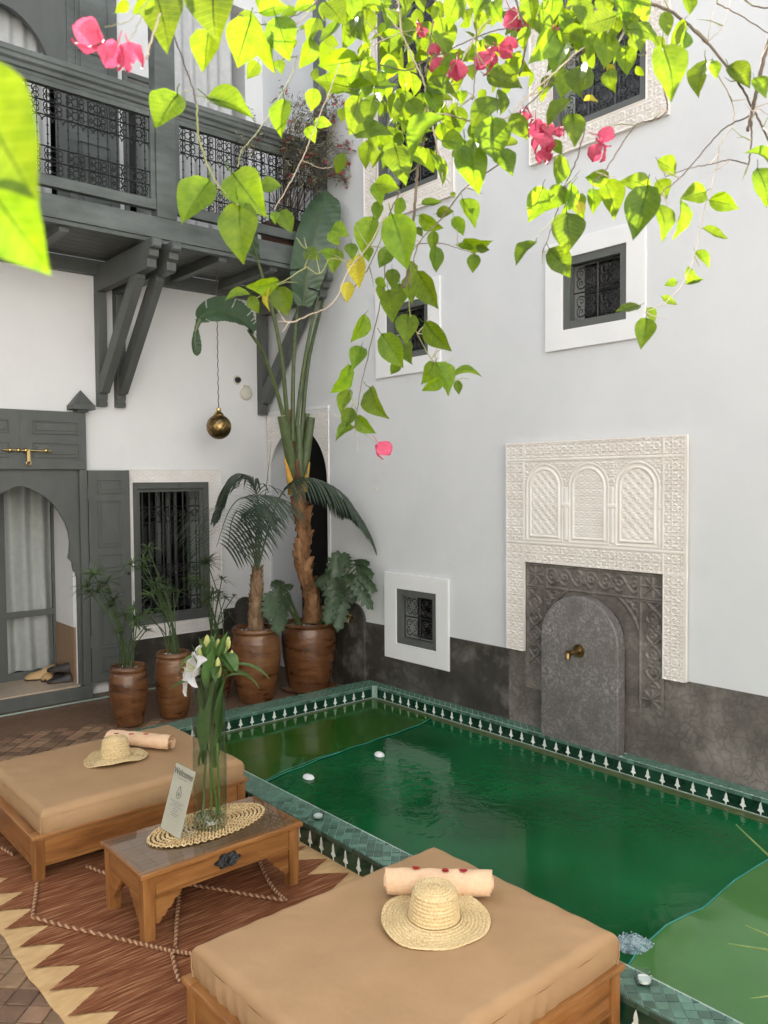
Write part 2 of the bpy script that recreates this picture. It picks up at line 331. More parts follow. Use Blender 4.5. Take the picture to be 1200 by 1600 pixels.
def veins(c, f1, f2):
    """midrib side veins in the leaf's own length/width coordinates"""
    def f(N, L, mp, out):
        tc = N.new('ShaderNodeTexCoord'); sx = N.new('ShaderNodeSeparateXYZ'); L.new(tc.outputs['Object'], sx.inputs[0])
        ab = N.new('ShaderNodeMath'); ab.operation = 'ABSOLUTE'; L.new(sx.outputs['X'], ab.inputs[0])
        a1 = N.new('ShaderNodeMath'); a1.operation = 'MULTIPLY'; a1.inputs[1].default_value = f1; L.new(sx.outputs['Y'], a1.inputs[0])
        a2 = N.new('ShaderNodeMath'); a2.operation = 'MULTIPLY'; a2.inputs[1].default_value = f2; L.new(ab.outputs[0], a2.inputs[0])
        sb = N.new('ShaderNodeMath'); sb.operation = 'SUBTRACT'; L.new(a1.outputs[0], sb.inputs[0]); L.new(a2.outputs[0], sb.inputs[1])
        si = N.new('ShaderNodeMath'); si.operation = 'SINE'; L.new(sb.outputs[0], si.inputs[0])
        mr = N.new('ShaderNodeMapRange'); mr.inputs['From Min'].default_value = .86; mr.inputs['From Max'].default_value = 1.0; mr.inputs['To Max'].default_value = .28; L.new(si.outputs[0], mr.inputs['Value'])
        mx = N.new('ShaderNodeMix'); mx.data_type = 'RGBA'; mx.inputs['B'].default_value = (*c, 1); L.new(mr.outputs[0], mx.inputs['Factor']); L.new(out, mx.inputs['A']); return mx.outputs['Result']
    return f
boug = leafy('bougainvillea_leaf', (.045, .110, .006), (.085, .165, .010), (.255, .37, .005), .5, vary=.32, extra=veins((.13, .22, .04), 44, 36), scale=5)
boug_y = leafy('yellowing_leaf', (.32, .30, .03), (.5, .46, .06), (.75, .62, .03), .45, vary=.1)
bract = leafy('pink_bract', (.50, .05, .12), (.68, .14, .23), (.55, .08, .15), .4, vary=.12)
twig_m = mat('bougainvillea_twig', [(.06, .042, .03), (.20, .155, .115)], scale=14, rough=.8, bump=.4)
twig_p = mat('pale_dry_twig', [(.30, .24, .18), (.52, .45, .36)], scale=14, rough=.85)
twig_g = mat('green_twig', [(.18, .19, .07), (.30, .31, .14)], scale=14, rough=.7)
palm_m = leafy('palm_leaflet', (.045, .065, .045), (.075, .10, .07), (.06, .13, .04), .25, rough=.35, vary=.1, spec=.5)
palm_trunk = mat('palm_trunk_fibre', [(.10, .055, .028), (.24, .15, .085), (.36, .25, .15)], scale=10, rough=.9, bump=1.0, bscale=26, stretch=(2, 2, .7), dist=.02)
bird_trunk = mat('brown_sheath_bark', [(.07, .03, .012), (.23, .105, .04), (.38, .21, .10)], scale=6, rough=.75, bump=1.0, bscale=16, stretch=(2.2, 2.2, .5), dist=.02)
bird_leaf = leafy('paddle_leaf', (.042, .078, .040), (.066, .112, .058), (.07, .15, .05), .25, rough=.35, vary=.12, spec=.5, scale=5)
bird_pet = leafy('green_leaf_stalk', (.055, .085, .028), (.10, .13, .05), (.1, .14, .04), .1, vary=.15)
bird_org = mat('orange_dry_sheath', [(.5, .16, .015), (.62, .33, .05), (.12, .11, .03)], scale=5, rough=.6, stretch=(1, 1, .6))
philo = leafy('lobed_leaf', (.07, .108, .062), (.115, .16, .098), (.06, .16, .04), .3, rough=.35, vary=.2, spec=.5)
papy = leafy('papyrus_blade', (.055, .09, .034), (.10, .155, .055), (.08, .15, .04), .3, vary=.25)
lily_w = leafy('white_lily_petal', (.78, .76, .76), (.86, .83, .84), (.85, .82, .8), .35, vary=.03)
lily_b = leafy('green_lily_bud', (.36, .42, .09), (.62, .62, .25), (.6, .66, .2), .25, vary=.12)
lily_s = leafy('lily_stem_green', (.13, .20, .05), (.20, .28, .08), (.2, .3, .06), .2)
lily_l = leafy('lily_leaf', (.06, .125, .038), (.11, .19, .06), (.14, .27, .05), .4, rough=.35, vary=.2)
dry_m = leafy('dry_bush_leaf', (.14, .14, .07), (.36, .34, .20), (.2, .17, .06), .2, vary=.3)
red_fl = leafy('red_blossom', (.42, .012, .03), (.6, .03, .06), (.6, .03, .06), .3, vary=.2)
wicker = mat('brown_wicker', [(.045, .018, .01), (.13, .052, .028)], scale=22, rough=.7, bump=.8, bscale=40, stretch=(1, 1, 3))
tip_m = leafy('pale_blade', (.12, .20, .05), (.26, .34, .12), (.4, .5, .12), .3, vary=.1)
cover_m = mat('olive_pool_cover', [(.016, .070, .008), (.024, .092, .012)], scale=3, rough=.07, spec=.5, bump=.05, bscale=5, dist=.02)
cover_n = mat('pale_green_pool_cover', [(.045, .14, .032), (.060, .17, .045)], scale=3, rough=.10, spec=.5, bump=.12, bscale=5, dist=.02)
cyan_m = mat('turquoise_hem', [(.02, .20, .17), (.05, .30, .26)], scale=12, rough=.3)
bubble_m = mat('bubble_film', [(.10, .17, .19), (.42, .52, .55)], scale=50, rough=.15, ramp=(.4, .6))

# water: murky green, glossy, gently rippled
water = bpy.data.materials.new('murky_green_water'); water.use_nodes = True
N = water.node_tree.nodes; L = water.node_tree.links; b = N['Principled BSDF']
tc = N.new('ShaderNodeTexCoord'); n1 = N.new('ShaderNodeTexNoise'); n1.inputs['Scale'].default_value = .9; n1.inputs['Detail'].default_value = 2
L.new(tc.outputs['Object'], n1.inputs['Vector']); r = N.new('ShaderNodeValToRGB'); r.color_ramp.elements[0].position = .35; r.color_ramp.elements[1].position = .68
r.color_ramp.elements[0].color = (.003, .052, .013, 1); r.color_ramp.elements[1].color = (.006, .112, .034, 1); L.new(n1.outputs['Fac'], r.inputs[0]); L.new(r.outputs[0], b.inputs['Base Color'])
b.inputs['Roughness'].default_value = .04; b.inputs['IOR'].default_value = 1.33; b.inputs['Specular IOR Level'].default_value = .32
n2 = N.new('ShaderNodeTexNoise'); n2.inputs['Scale'].default_value = 9; n2.inputs['Detail'].default_value = 4; n2.inputs['Distortion'].default_value = 1.2
n3 = N.new('ShaderNodeTexNoise'); n3.inputs['Scale'].default_value = .8
L.new(tc.outputs['Object'], n2.inputs['Vector']); L.new(tc.outputs['Object'], n3.inputs['Vector'])
mr = N.new('ShaderNodeMapRange'); mr.inputs['From Min'].default_value = .38; mr.inputs['From Max'].default_value = .62; mr.inputs['To Min'].default_value = .12; L.new(n3.outputs['Fac'], mr.inputs['Value'])
mm = N.new('ShaderNodeMath'); mm.operation = 'MULTIPLY'; L.new(n2.outputs['Fac'], mm.inputs[0]); L.new(mr.outputs[0], mm.inputs[1])
bu = N.new('ShaderNodeBump'); bu.inputs['Strength'].default_value = .38; bu.inputs['Distance'].default_value = .02; L.new(mm.outputs[0], bu.inputs['Height']); L.new(bu.outputs[0], b.inputs['Normal'])

# ------------------------------------------------------------------ relief helpers (real height fields for the carved plaster)
def sstep(a, b, x):
    t = np.clip((x - a) / (b - a), 0, 1); return t * t * (3 - 2 * t)
def rosette(u, v, c):
    """eight-point star strapwork in cells of size c, 0..1"""
    x = (u / c) % 1.0 - .5; y = (v / c) % 1.0 - .5; ax, ay = np.abs(x), np.abs(y)
    wd = .042
    def line(d): return 1 - sstep(wd * .55, wd * 1.25, np.abs(d))
    s1 = np.maximum(ax, ay) - .29; s2 = (ax + ay) / 1.4142 - .29
    h = np.maximum(line(s1), line(s2)); r = np.hypot(x, y)
    h = np.maximum(h, line(r - .12) * .9); th = np.arctan2(y, x)
    h = np.maximum(h, (1 - sstep(.03, .07, np.abs(np.sin(4 * th)) * r)) * sstep(.05, .08, r) * (1 - sstep(.11, .13, r)))
    h = np.maximum(h, (1 - sstep(.02, .05, np.abs(np.hypot(ax - .5, ay - .5) - .2))) * .8)
    h = np.maximum(h, (1 - sstep(.05, .09, np.hypot(ax - .5, ay - .5))) * .9)
    h = np.maximum(h, (1 - sstep(.02, .05, np.abs(np.hypot(ax - .5, ay) - .1))) * .7)
    return h
def lattice(u, v, c):
    a = np.abs(np.sin(np.pi * (u + v) / c)); b = np.abs(np.sin(np.pi * (u - v) / c)); wob = .12 * np.sin(2 * np.pi * u / c * 2) * np.sin(2 * np.pi * v / c * 2)
    h = np.maximum(1 - sstep(.12, .30, a + wob), 1 - sstep(.12, .30, b - wob))
    x = (u / c) % 1 - .5; y = (v / c) % 1 - .5
    h = np.maximum(h, 1 - sstep(.06, .12, np.abs(np.hypot(x, y) - .18)))
    h = np.maximum(h, 1 - sstep(.06, .12, np.abs(np.hypot(np.abs(x) - .5, np.abs(y) - .5) - .18)))
    return h
def frame_relief(u, v, W, H, l, r, b, t, c, edge=.008):
    """band of strapwork round an opening: l,r,b,t band widths"""
    h = rosette(u + c * .5, v, c)
    d = np.minimum(np.minimum(u, W - u), np.minimum(v, H - v))
    di = np.maximum(np.maximum(l - u, u - (W - r)), np.maximum(b - v, v - (H - t)))
    rim = np.maximum(1 - sstep(edge * .6, edge, d), 1 - sstep(edge * .6, edge, di))
    groove = np.maximum((1 - sstep(.002, .006, np.abs(d - edge * 1.5))), (1 - sstep(.002, .006, np.abs(di - edge * 1.5))))
    return np.maximum(h * (1 - groove), rim)

# ------------------------------------------------------------------ walls with openings
WALL_H = 6.66
def holed_wall(axis, a0, a1, z0, z1, holes, thick, m, name, parent=None):
    """wall face in plane axis=0, body behind it (positive side); holes (a0,a1,z0,z1)"""
    As = sorted({a0, a1, *[h[0] for h in holes], *[h[1] for h in holes]}); Zs = sorted({z0, z1, *[h[2] for h in holes], *[h[3] for h in holes]})
    def solid(i, k):
        if not (0 <= i < len(As) - 1 and 0 <= k < len(Zs) - 1): return False
        ca, cz = (As[i] + As[i + 1]) / 2, (Zs[k] + Zs[k + 1]) / 2
        return not any(h[0] < ca < h[1] and h[2] < cz < h[3] for h in holes)
    def P(a, t, z): return (a, t, z) if axis == 'Y' else (t, a, z)
    mb = MB()
    for i in range(len(As) - 1):
        for k in range(len(Zs) - 1):
            if not solid(i, k): continue
            A, B, C, D = As[i], As[i + 1], Zs[k], Zs[k + 1]
            q = [[P(A, 0, C), P(B, 0, C), P(B, 0, D), P(A, 0, D)], [P(B, thick, C), P(A, thick, C), P(A, thick, D), P(B, thick, D)]]
            if not solid(i - 1, k): q.append([P(A, thick, C), P(A, 0, C), P(A, 0, D), P(A, thick, D)])
            if not solid(i + 1, k): q.append([P(B, 0, C), P(B, thick, C), P(B, thick, D), P(B, 0, D)])
            if not solid(i, k - 1): q.append([P(A, thick, C), P(B, thick, C), P(B, 0, C), P(A, 0, C)])
            if not solid(i, k + 1): q.append([P(A, 0, D), P(B, 0, D), P(B, thick, D), P(A, thick, D)])
            for f in q: mb.add(f, [(0, 1, 2, 3)])
    o = mb.build(name, m, parent, merge=True)
    bm = bmesh.new(); bm.from_mesh(o.data); bmesh.ops.recalc_face_normals(bm, faces=bm.faces); bm.to_mesh(o.data); bm.free()
    return o

T = .34
BW_HOLES = [(-1.34, -.665, .54, 1.72), (-2.74, -1.86, .105, 1.86), (-1.335, -1.115, 3.72, 5.13), (-2.86, -1.42, 3.6, 6.1), (-.93, -.19, 3.6, 6.1)]
bw = thing('wall', (-4.5, 0, 0), 'white plastered wall carrying the grey balcony, with a grey doorway and a grilled window', 'wall')
holed_wall('Y', -9.0, .0, -.1, WALL_H, BW_HOLES, T, plaster, 'plaster_face', bw)
FW_HOLES = [(-.965, -.06, -.05, 2.25), (-2.30, -1.875, .478, .885), (-3.915, -3.475, 2.69, 3.12), (-2.235, -1.775, 2.69, 3.10), (-2.36, -1.69, 3.95, 5.6), (-4.04, -3.40, 3.92, 5.6)]
fw = thing('wall', (0, -5, 0), 'tall white courtyard wall with the fountain and several small grilled windows beside the pool', 'wall')
holed_wall('X', -10.0, T, -1.2, WALL_H, FW_HOLES, T, plaster_shade, 'plaster_face', fw)

# skirtings of dark polished plaster, a few mm proud
m_ = MB()
m_.prism([(-1.43, 0), (0, 0), (0, .572), (-.1, .571), (-.3, .573), (-.52, .571), (-.52, .40), (-1.43, .408)], 'Y', -.006, -.0002)
m_.build('skirting', tadelakt, bw)
mb = MB(); mb.box(-9, -2.85, -.006, -.0002, 0, .55); mb.build('skirting', tadelakt, bw)
mb = MB()
mb.prism([(-.995, -.05), (-.995, .573), (-1.714, .582), (-1.714, .335), (-2.446, .33), (-2.446, .592), (-3.012, .592), (-3.012, -.05)], 'X', -.006, -.0002)
mb.build('skirting', tadelakt, fw)
mb = MB(); mb.prism([(-4.325, -.05), (-4.325, .606), (-4.8, .607), (-5.5, .61), (-10, .61), (-10, -.05)], 'X', -.006, -.0002); mb.build('skirting', tadelakt_b, fw)
mb = MB(); mb.box(-.006, -.0002, -4.3248, -3.0122, -.05, .6025); mb.build('skirting', tadelakt_b, fw)
# rounded dark splash plate with a little tap by the doorway, and its twin in the corner
mb = MB(); arc = [(-1.325 + .145 * math.cos(a), .60 + .125 * math.sin(a)) for a in np.linspace(0, math.pi, 14)]
mb.prism([(-1.475, .0), (-1.18, .0)] + [(-1.18, .60)] + arc[1:-1] + [(-1.475, .60)], 'X', -.03, -.0065); mb.build('splash_plate', tadelakt, fw, bevel=.006)
mb = MB(); mb.tube([(-.03, -1.33, .60), (-.075, -1.33, .60), (-.085, -1.33, .585), (-.085, -1.33, .56)], [.012, .012, .012, .009], 8); mb.ball((-.06, -1.33, .622), .016)
mb.build('tap', brass, fw, smooth=True)
mb = MB(); arc = [(-.29 + .10 * math.cos(a), .575 + .09 * math.sin(a)) for a in np.linspace(0, math.pi, 12)]
mb.prism([(-.39, .0), (-.19, .0)] + arc, 'Y', -.03, -.0065); mb.build('splash_plate', tadelakt, bw, bevel=.006)

# rear parts of the court behind the photographer (they close the court and send light back)
mb = MB(); mb.box(-9.0, T, -10.3, -10.0, -.1, 6.2); o = mb.build('wall', plaster); o['kind'] = 'structure'
mb = MB(); mb.box(-9.3, -9.0, -10.3, T, -.1, 6.2); o = mb.build('wall', plaster); o['kind'] = 'structure'
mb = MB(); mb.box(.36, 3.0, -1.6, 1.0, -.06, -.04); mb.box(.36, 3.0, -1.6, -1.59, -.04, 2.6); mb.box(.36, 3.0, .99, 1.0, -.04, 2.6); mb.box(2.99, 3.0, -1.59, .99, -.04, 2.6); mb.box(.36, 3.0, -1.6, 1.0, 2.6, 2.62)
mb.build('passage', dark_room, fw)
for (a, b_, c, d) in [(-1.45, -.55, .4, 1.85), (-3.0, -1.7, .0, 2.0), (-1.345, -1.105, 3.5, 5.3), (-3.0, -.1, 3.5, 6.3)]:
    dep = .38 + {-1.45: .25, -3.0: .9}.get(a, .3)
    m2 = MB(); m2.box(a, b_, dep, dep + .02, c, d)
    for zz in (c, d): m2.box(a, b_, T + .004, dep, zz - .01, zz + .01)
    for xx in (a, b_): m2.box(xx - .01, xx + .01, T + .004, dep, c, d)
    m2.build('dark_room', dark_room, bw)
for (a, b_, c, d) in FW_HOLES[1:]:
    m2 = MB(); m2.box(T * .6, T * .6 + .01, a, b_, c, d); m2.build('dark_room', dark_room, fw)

# ------------------------------------------------------------------ windows
def scroll(mb, cx, cy, r, a0, turns, P, rad, n=14, flip=1):
    pts = []
    for i in range(n):
        t = i / (n - 1); a = a0 + flip * turns * 2 * math.pi * t; rr = r * (1 - .72 * t); pts.append(P(cx + rr * math.cos(a), cy + rr * math.sin(a)))
    mb.tube(pts, rad, 4)
def quatrefoil(mb, u0, u1, v0, v1, P, rad=.004, nu=2, nv=2):
    du, dv = (u1 - u0) / nu, (v1 - v0) / nv
    for i in range(nu):
        for k in range(nv):
            cx, cy = u0 + du * (i + .5), v0 + dv * (k + .5); R = min(du, dv) * .22
            for a in range(4):
                an = a * math.pi / 2 + math.pi / 4; x, y = cx + R * 1.12 * math.cos(an), cy + R * 1.12 * math.sin(an)
                mb.tube([P(x + R * .86 * math.cos(t), y + R * .86 * math.sin(t)) for t in np.linspace(an - 2.2, an + 2.2, 12)], rad, 4)
                scroll(mb, x, y, R * .5, an, .9, P, rad * .8, 9)
    for i in range(nu + 1): mb.tube([P(u0 + du * i, v0), P(u0 + du * i, v1)], rad * 1.2, 4)
    for k in range(nv + 1): mb.tube([P(u0, v0 + dv * k), P(u1, v0 + dv * k)], rad * 1.2, 4)
def ring_frame(mb, axis, o, i, lo, hi):
    """rectangular ring between outer (a0,a1,z0,z1) and inner"""
    def c4(r): return [(r[0], r[2]), (r[1], r[2]), (r[1], r[3]), (r[0], r[3])]
    def P(q, t): return (t, q[0], q[1]) if axis == 'X' else (q[0], t, q[1])
    vs = [P(q, t) for t in (lo, hi) for r in (o, i) for q in c4(r)]; fs = []
    for k in range(4):
        l = (k + 1) % 4
        fs += [(k, l, 4 + l, 4 + k), (8 + l, 8 + k, 12 + k, 12 + l), (l, k, 8 + k, 8 + l), (4 + k, 4 + l, 12 + l, 12 + k)]
    if axis == 'X': fs = [f[::-1] for f in fs]
    mb.add(vs, fs)
def small_window(parent, name, label, sur, fr, hole, nu=2, nv=2, sur_mat=plaster_w, fw_=.05, carved=False, lattice_mat=iron):
    """on the fountain wall: sur outer of surround, fr outer of dark frame"""
    win = MB(); ring_frame(win, 'X', fr, (fr[0] + fw_, fr[1] - fw_, fr[2] + fw_, fr[3] - fw_), -.010, .045)
    f = win.build(name, grey_wood, parent, bevel=.004); f['label'] = label
    s = MB(); ring_frame(s, 'X', sur, (fr[0] + .001, fr[1] - .001, fr[2] + .001, fr[3] - .001), -.022, -.0003)
    s.build('surround', stucco if carved else sur_mat, f, merge=True, bevel=0 if carved else .003)
    g = MB(); P = lambda u, v: (.03, u, v)
    quatrefoil(g, fr[0] + fw_, fr[1] - fw_, fr[2] + fw_, fr[3] - fw_, P, .0042, nu, nv); g.build('grille', lattice_mat, f)
    p = MB(); p.box(.062, .066, fr[0] + .01, fr[1] - .01, fr[2] + .01, fr[3] - .01); p.build('pane', pane_m, f)
    if carved:
        W, H = sur[1] - sur[0], sur[3] - sur[2]; n1, n2 = int(W / .005), int(H / .005)
        u, v = np.meshgrid(np.linspace(0, W, n1), np.linspace(0, H, n2), indexing='ij')
        l, r, b, t = fr[0] - sur[0], sur[1] - fr[1], fr[2] - sur[2], sur[3] - fr[3]
        h = frame_relief(u, v, W, H, l, r, b, t, b / 2.2)
        Pm = np.stack([-.0225 - .010 * h, sur[0] + u, sur[2] + v], -1)[::-1]
        uc, vc = (u[:-1, :-1] + u[1:, 1:]) / 2, (v[:-1, :-1] + v[1:, 1:]) / 2
        keep = ~((uc > l) & (uc < W - r) & (vc > b) & (vc < H - t))
        grid_mesh(Pm, 'carved_relief', stucco, f, mask=keep[::-1])
    return f
small_window(fw, 'window', 'small grilled window in a white surround low beside the pool', (-2.443, -1.724, .337, 1.018), (-2.315, -1.862, .463, .898), None, 2, 2)
small_window(fw, 'window', 'small grilled window in a white surround high above the fountain', (-4.05, -3.332, 2.562, 3.238), (-3.926, -3.465, 2.683, 3.13), None, 2, 2)
small_window(fw, 'window', 'small grilled window in a white surround behind the hanging leaves', (-2.37, -1.64, 2.56, 3.24), (-2.245, -1.765, 2.68, 3.11), None, 2, 2)
small_window(fw, 'window', 'tall grilled window in a carved frame nearer the balcony', (-2.515, -1.52, 3.775, 5.75), (-2.37, -1.68, 3.93, 5.62), None, 3, 7, carved=True, lattice_mat=iron_g)
small_window(fw, 'window', 'tall grilled window in a carved frame above the fountain side', (-4.19, -3.21, 3.775, 5.75), (-4.052, -3.385, 3.905, 5.62), None, 3, 7, carved=True, lattice_mat=iron_g)

# window of the back wall, with turned bars and scroll bands
fr = (-1.367, -.640, .514, 1.746); sur = (-1.42, -.521, .40, 1.856); fi = (-1.315, -.692, .575, 1.69)
a = MB(); ring_frame(a, 'Y', fr, fi, -.012, .05); win = a.build('window', grey_wood, bw, bevel=.004); win['label'] = 'tall window with black scrolled bars behind the papyrus pots'
a = MB(); ring_frame(a, 'Y', (fi[0], fi[1], fi[2], fi[3]), (fi[0] + .028, fi[1] - .028, fi[2] + .028, fi[3] - .028), .012, .05); a.build('inner_frame', grey_wood, win)
a = MB(); ring_frame(a, 'Y', sur, (fr[0] + .001, fr[1] - .001, fr[2] + .001, fr[3] - .001), -.020, -.0003); a.build('surround', stucco_w, win, merge=True)
W, H = sur[1] - sur[0], sur[3] - sur[2]; u, v = np.meshgrid(np.linspace(0, W, 150), np.linspace(0, H, 240), indexing='ij')
l, r_, b_, t_ = fr[0] - sur[0], sur[1] - fr[1], fr[2] - sur[2], sur[3] - fr[3]
h = frame_relief(u, v, W, H, l, r_, b_, t_, .058)
uc, vc = (u[:-1, :-1] + u[1:, 1:]) / 2, (v[:-1, :-1] + v[1:, 1:]) / 2; keep = ~((uc > l) & (uc < W - r_) & (vc > b_) & (vc < H - t_))
grid_mesh(np.stack([sur[0] + u, -.0205 - .008 * h, sur[2] + v], -1), 'carved_relief', stucco_w, win, mask=keep)
GI = (fi[0] + .028, fi[1] - .028, fi[2] + .028, fi[3] - .028)
nb = 9
for i in range(nb):
    x = GI[0] + (GI[1] - GI[0]) * (i + .5) / nb
    prof = [(.006, GI[2]), (.006, GI[3])]; a = MB()
    a.tube([(x, .03, z) for z in np.linspace(GI[2], GI[3], 2)], .0065, 6)
    for z in (.78, 1.05, 1.30, 1.60): a.ball((x, .03, z), .012, 8, 6)
    a.build('bar', iron, win)
a = MB(); P = lambda u, v: (u, .03, v)
for (z0, z1) in ((1.40, 1.53), (.92, 1.02), (GI[2], GI[2] + .12)):
    for i in range(7):
        x0 = GI[0] + (GI[1] - GI[0]) * i / 7; dx = (GI[1] - GI[0]) / 7
        for fl in (1, -1): scroll(a, x0 + dx / 2, (z0 + z1) / 2, dx * .48, 0 if fl > 0 else math.pi, 1.3, P, .004, 16, fl)
    for z in (z0, z1): a.tube([P(GI[0], z), P(GI[1], z)], .006, 4)
a.build('scrollwork', iron, win, kind='stuff')
a = MB(); a.box(fi[0] + .01, fi[1] - .01, .056, .06, fi[2] + .01, fi[3] - .01); a.build('pane', pane_m, win)
for i, x in enumerate((-1.02, -.93, -.86, -.74)):
    a = MB(); a.box(x - .02 + .006 * i, x + .02, .22, .23, GI[2], GI[3]); a.build('reflection_strip', strip_m, win)  # grey strips standing in for vague upright reflections in the dark glass

# ------------------------------------------------------------------ floor, rug bed, border strip
fl = thing('floor', (-4, -5, 0), kind='structure')
mb = MB(); mb.box(-9, -2.032, -10, -.0, -.12, -.007); mb.box(-2.032, 0, -1.50, 0, -.12, -.007); mb.box(-2.032, 0, -10, -6.40, -.12, -.007)
mb.build('mortar_bed', grout_m, fl)
mb = MB(); mb.box(-9, -.03, -.168, -.156, -.007, .0015); mb.build('pale_border_strip', tile_grout, fl)
mb = MB(); mb.box(-9, -.02, -.155, -.012, -.007, .0008); mb.build('mosaic_band', mosaic_m, fl)
ts = .086; tiles = []
c45 = math.cos(math.pi / 4)
for i in range(-130, 130):
    for k in range(-130, 130):
        a_, b_ = i * ts, k * ts * 1.0
        x, y = -3 + (a_ - b_) * c45, -3 + (a_ + b_) * c45
        if y > -.24 or y < -6.3 or x < -5.2 or x > -.06: continue
        if x > -2.10 and y < -1.56: continue
        if -3.30 < x and y < -2.25 and x < -2.02: continue          # rug and beds lie there
        tiles.append((x, y))
def seen(x, y):
    d = V((x, y, 0)) - CAM; f = d.dot(FWD)
    if f < .3: return False
    px = 600 + FPX * d.dot(RIGHT) / f; py = 800 - FPX * d.dot(UP) / f
    return -40 < px < 1240 and 0 < py < 1660
vis = sorted([t for t in tiles if seen(*t)], key=lambda t: (V((t[0], t[1], 0)) - CAM).length)
rest = [t for t in tiles if not seen(*t)] + vis[300:]
tm = MB(); hh = ts / 2 - .003; tm.box(-hh, hh, -hh, hh, -.010, 0)
tb = bmesh.new(); me_t = mesh_only(tm, 'floor_tile', floor_m); tb.from_mesh(me_t); bmesh.ops.bevel(tb, geom=[e for e in tb.edges if all(v.co.z > -.001 for v in e.verts)], offset=.003 * S, segments=1, affect='EDGES'); tb.to_mesh(me_t); tb.free()
for x, y in vis[:300]:
    R = Matrix.Translation((x, y, random.uniform(-.0022, .0012))) @ Matrix.Rotation(math.pi / 4 + random.choice((0, 1, 2, 3)) * math.pi / 2 + random.uniform(-.015, .015), 4, 'Z') @ Matrix.Rotation(random.uniform(-.012, .012), 4, 'X')
    place(me_t, 'tile', fl, R)
mb = MB(); h2 = hh * 1.4142
for x, y in rest: mb.add([(x - h2, y, -.001), (x, y - h2, -.001), (x + h2, y, -.001), (x, y + h2, -.001)], [(0, 1, 2, 3)])
mb.build('tile_field', floor_m, fl, kind='stuff')

# ------------------------------------------------------------------ pool
PX0, PX1, PY1, PY0, KX, KY, KZ = -1.872, -.105, -1.69, -6.2, -2.03, -1.505, .105
pool = thing('swimming_pool', (-1, -4, 0), kind='structure')
mb = MB()
mb.box(KX, PX0, PY0, KY, -.1, KZ - .004); mb.box(PX0, -.0065, PY1, KY, -1.1, KZ - .004); mb.box(PX1, -.0065, PY0, PY1, -1.1, KZ - .004)
mb.box(PX0, PX0 + .001, PY0, PY1, -1.1, -.1); mb.box(KX, -.0065, PY0 - .18, PY0, -1.1, KZ - .004); mb.box(KX, -.0065, PY0 - .18, KY, -1.12, -1.1)
mb.build('basin', tile_grout, pool)
# underwater ledge seen as an olive band along the waterline
mb = MB(); mb.box(PX1 - .07, PX1, PY0, PY1, -.2, .012); mb.box(PX0, PX1 - .07, PY1 - .05, PY1, -.2, .011); mb.build('ledge', ledge_m, pool)
mb = MB(); mb.box(PX1 - .004, PX1 - .0005, PY0, PY1, .012, .0165); mb.box(PX0, PX1 - .005, PY1 - .0045, PY1 - .001, .012, .0165); mb.build('grout_line', tile_grout, pool)
# coping: diamond-laid glazed tiles clipped to each strip
def clip(poly, f):
    out = []
    for i in range(len(poly)):
        p, q = poly[i], poly[(i + 1) % len(poly)]; fp, fq = f(p), f(q)
        if fp >= 0: out.append(p)
        if (fp >= 0) != (fq >= 0): t = fp / (fp - fq); out.append((p[0] + (q[0] - p[0]) * t, p[1] + (q[1] - p[1]) * t))
    return out
dg = .055; cop = []
for (x0, x1, y0, y1) in ((KX + .002, PX0 - .012, PY0, KY - .002), (PX0 - .012, -.008, PY1 + .012, KY - .002), (PX1 + .014, -.008, PY0, PY1 + .012)):
    i0 = int((x0 + 3) / dg) - 2; i1 = int((x1 + 3) / dg) + 3; k0 = int((y0 + 8) / dg) - 2; k1 = int((y1 + 8) / dg) + 3
    for i in range(i0, i1):
        for k in range(k0, k1):
            for off in (0, .5):
                cx, cy = -3 + (i + off) * dg, -8 + (k + off) * dg; q = dg / 2 - .0018
                poly = [(cx - q, cy), (cx, cy - q), (cx + q, cy), (cx, cy + q)]
                for f in (lambda p: p[0] - x0, lambda p: x1 - p[0], lambda p: p[1] - y0, lambda p: y1 - p[1]):
                    poly = clip(poly, f)
                    if len(poly) < 3: break
                if len(poly) < 3: continue
                A = abs(sum(poly[i_][0] * poly[(i_ + 1) % len(poly)][1] - poly[(i_ + 1) % len(poly)][0] * poly[i_][1] for i_ in range(len(poly)))) / 2
                if A < 2e-5: continue
                mx, my = sum(p[0] for p in poly) / len(poly), sum(p[1] for p in poly) / len(poly)
                if -3.95 < my < -3.34 and mx > -.115: continue
                cop.append(((V((mx, my, .1)) - CAM).length, poly, mx, my))
cop.sort(key=lambda c: c[0])
vis = [c for c in cop if seen(c[2], c[3])]; hid = [c for c in cop if not seen(c[2], c[3])]
far = MB()
for n_, (d, poly, mx, my) in enumerate(vis + hid):
    z = KZ + random.uniform(-.0012, .0012); tx, ty = random.uniform(-.012, .012), random.uniform(-.012, .012)
    k = len(poly); vs = [(p[0], p[1], KZ - .006) for p in poly] + [(p[0], p[1], z + (p[0] - mx) * tx + (p[1] - my) * ty) for p in poly]
    fs = [tuple(range(k, 2 * k))] + [(i, (i + 1) % k, (i + 1) % k + k, i + k) for i in range(k)]
    area = sum(poly[i][0] * poly[(i + 1) % k][1] - poly[(i + 1) % k][0] * poly[i][1] for i in range(k))
    if area < 0: fs = [f[::-1] for f in fs]
    if n_ < 300 and n_ < len(vis):
        t_ = MB().add(vs, fs); t_.build('coping_tile', cop_m, pool)
    else: far.add(vs, fs)
far.build('far_coping_tile', cop_m, pool, kind='stuff')
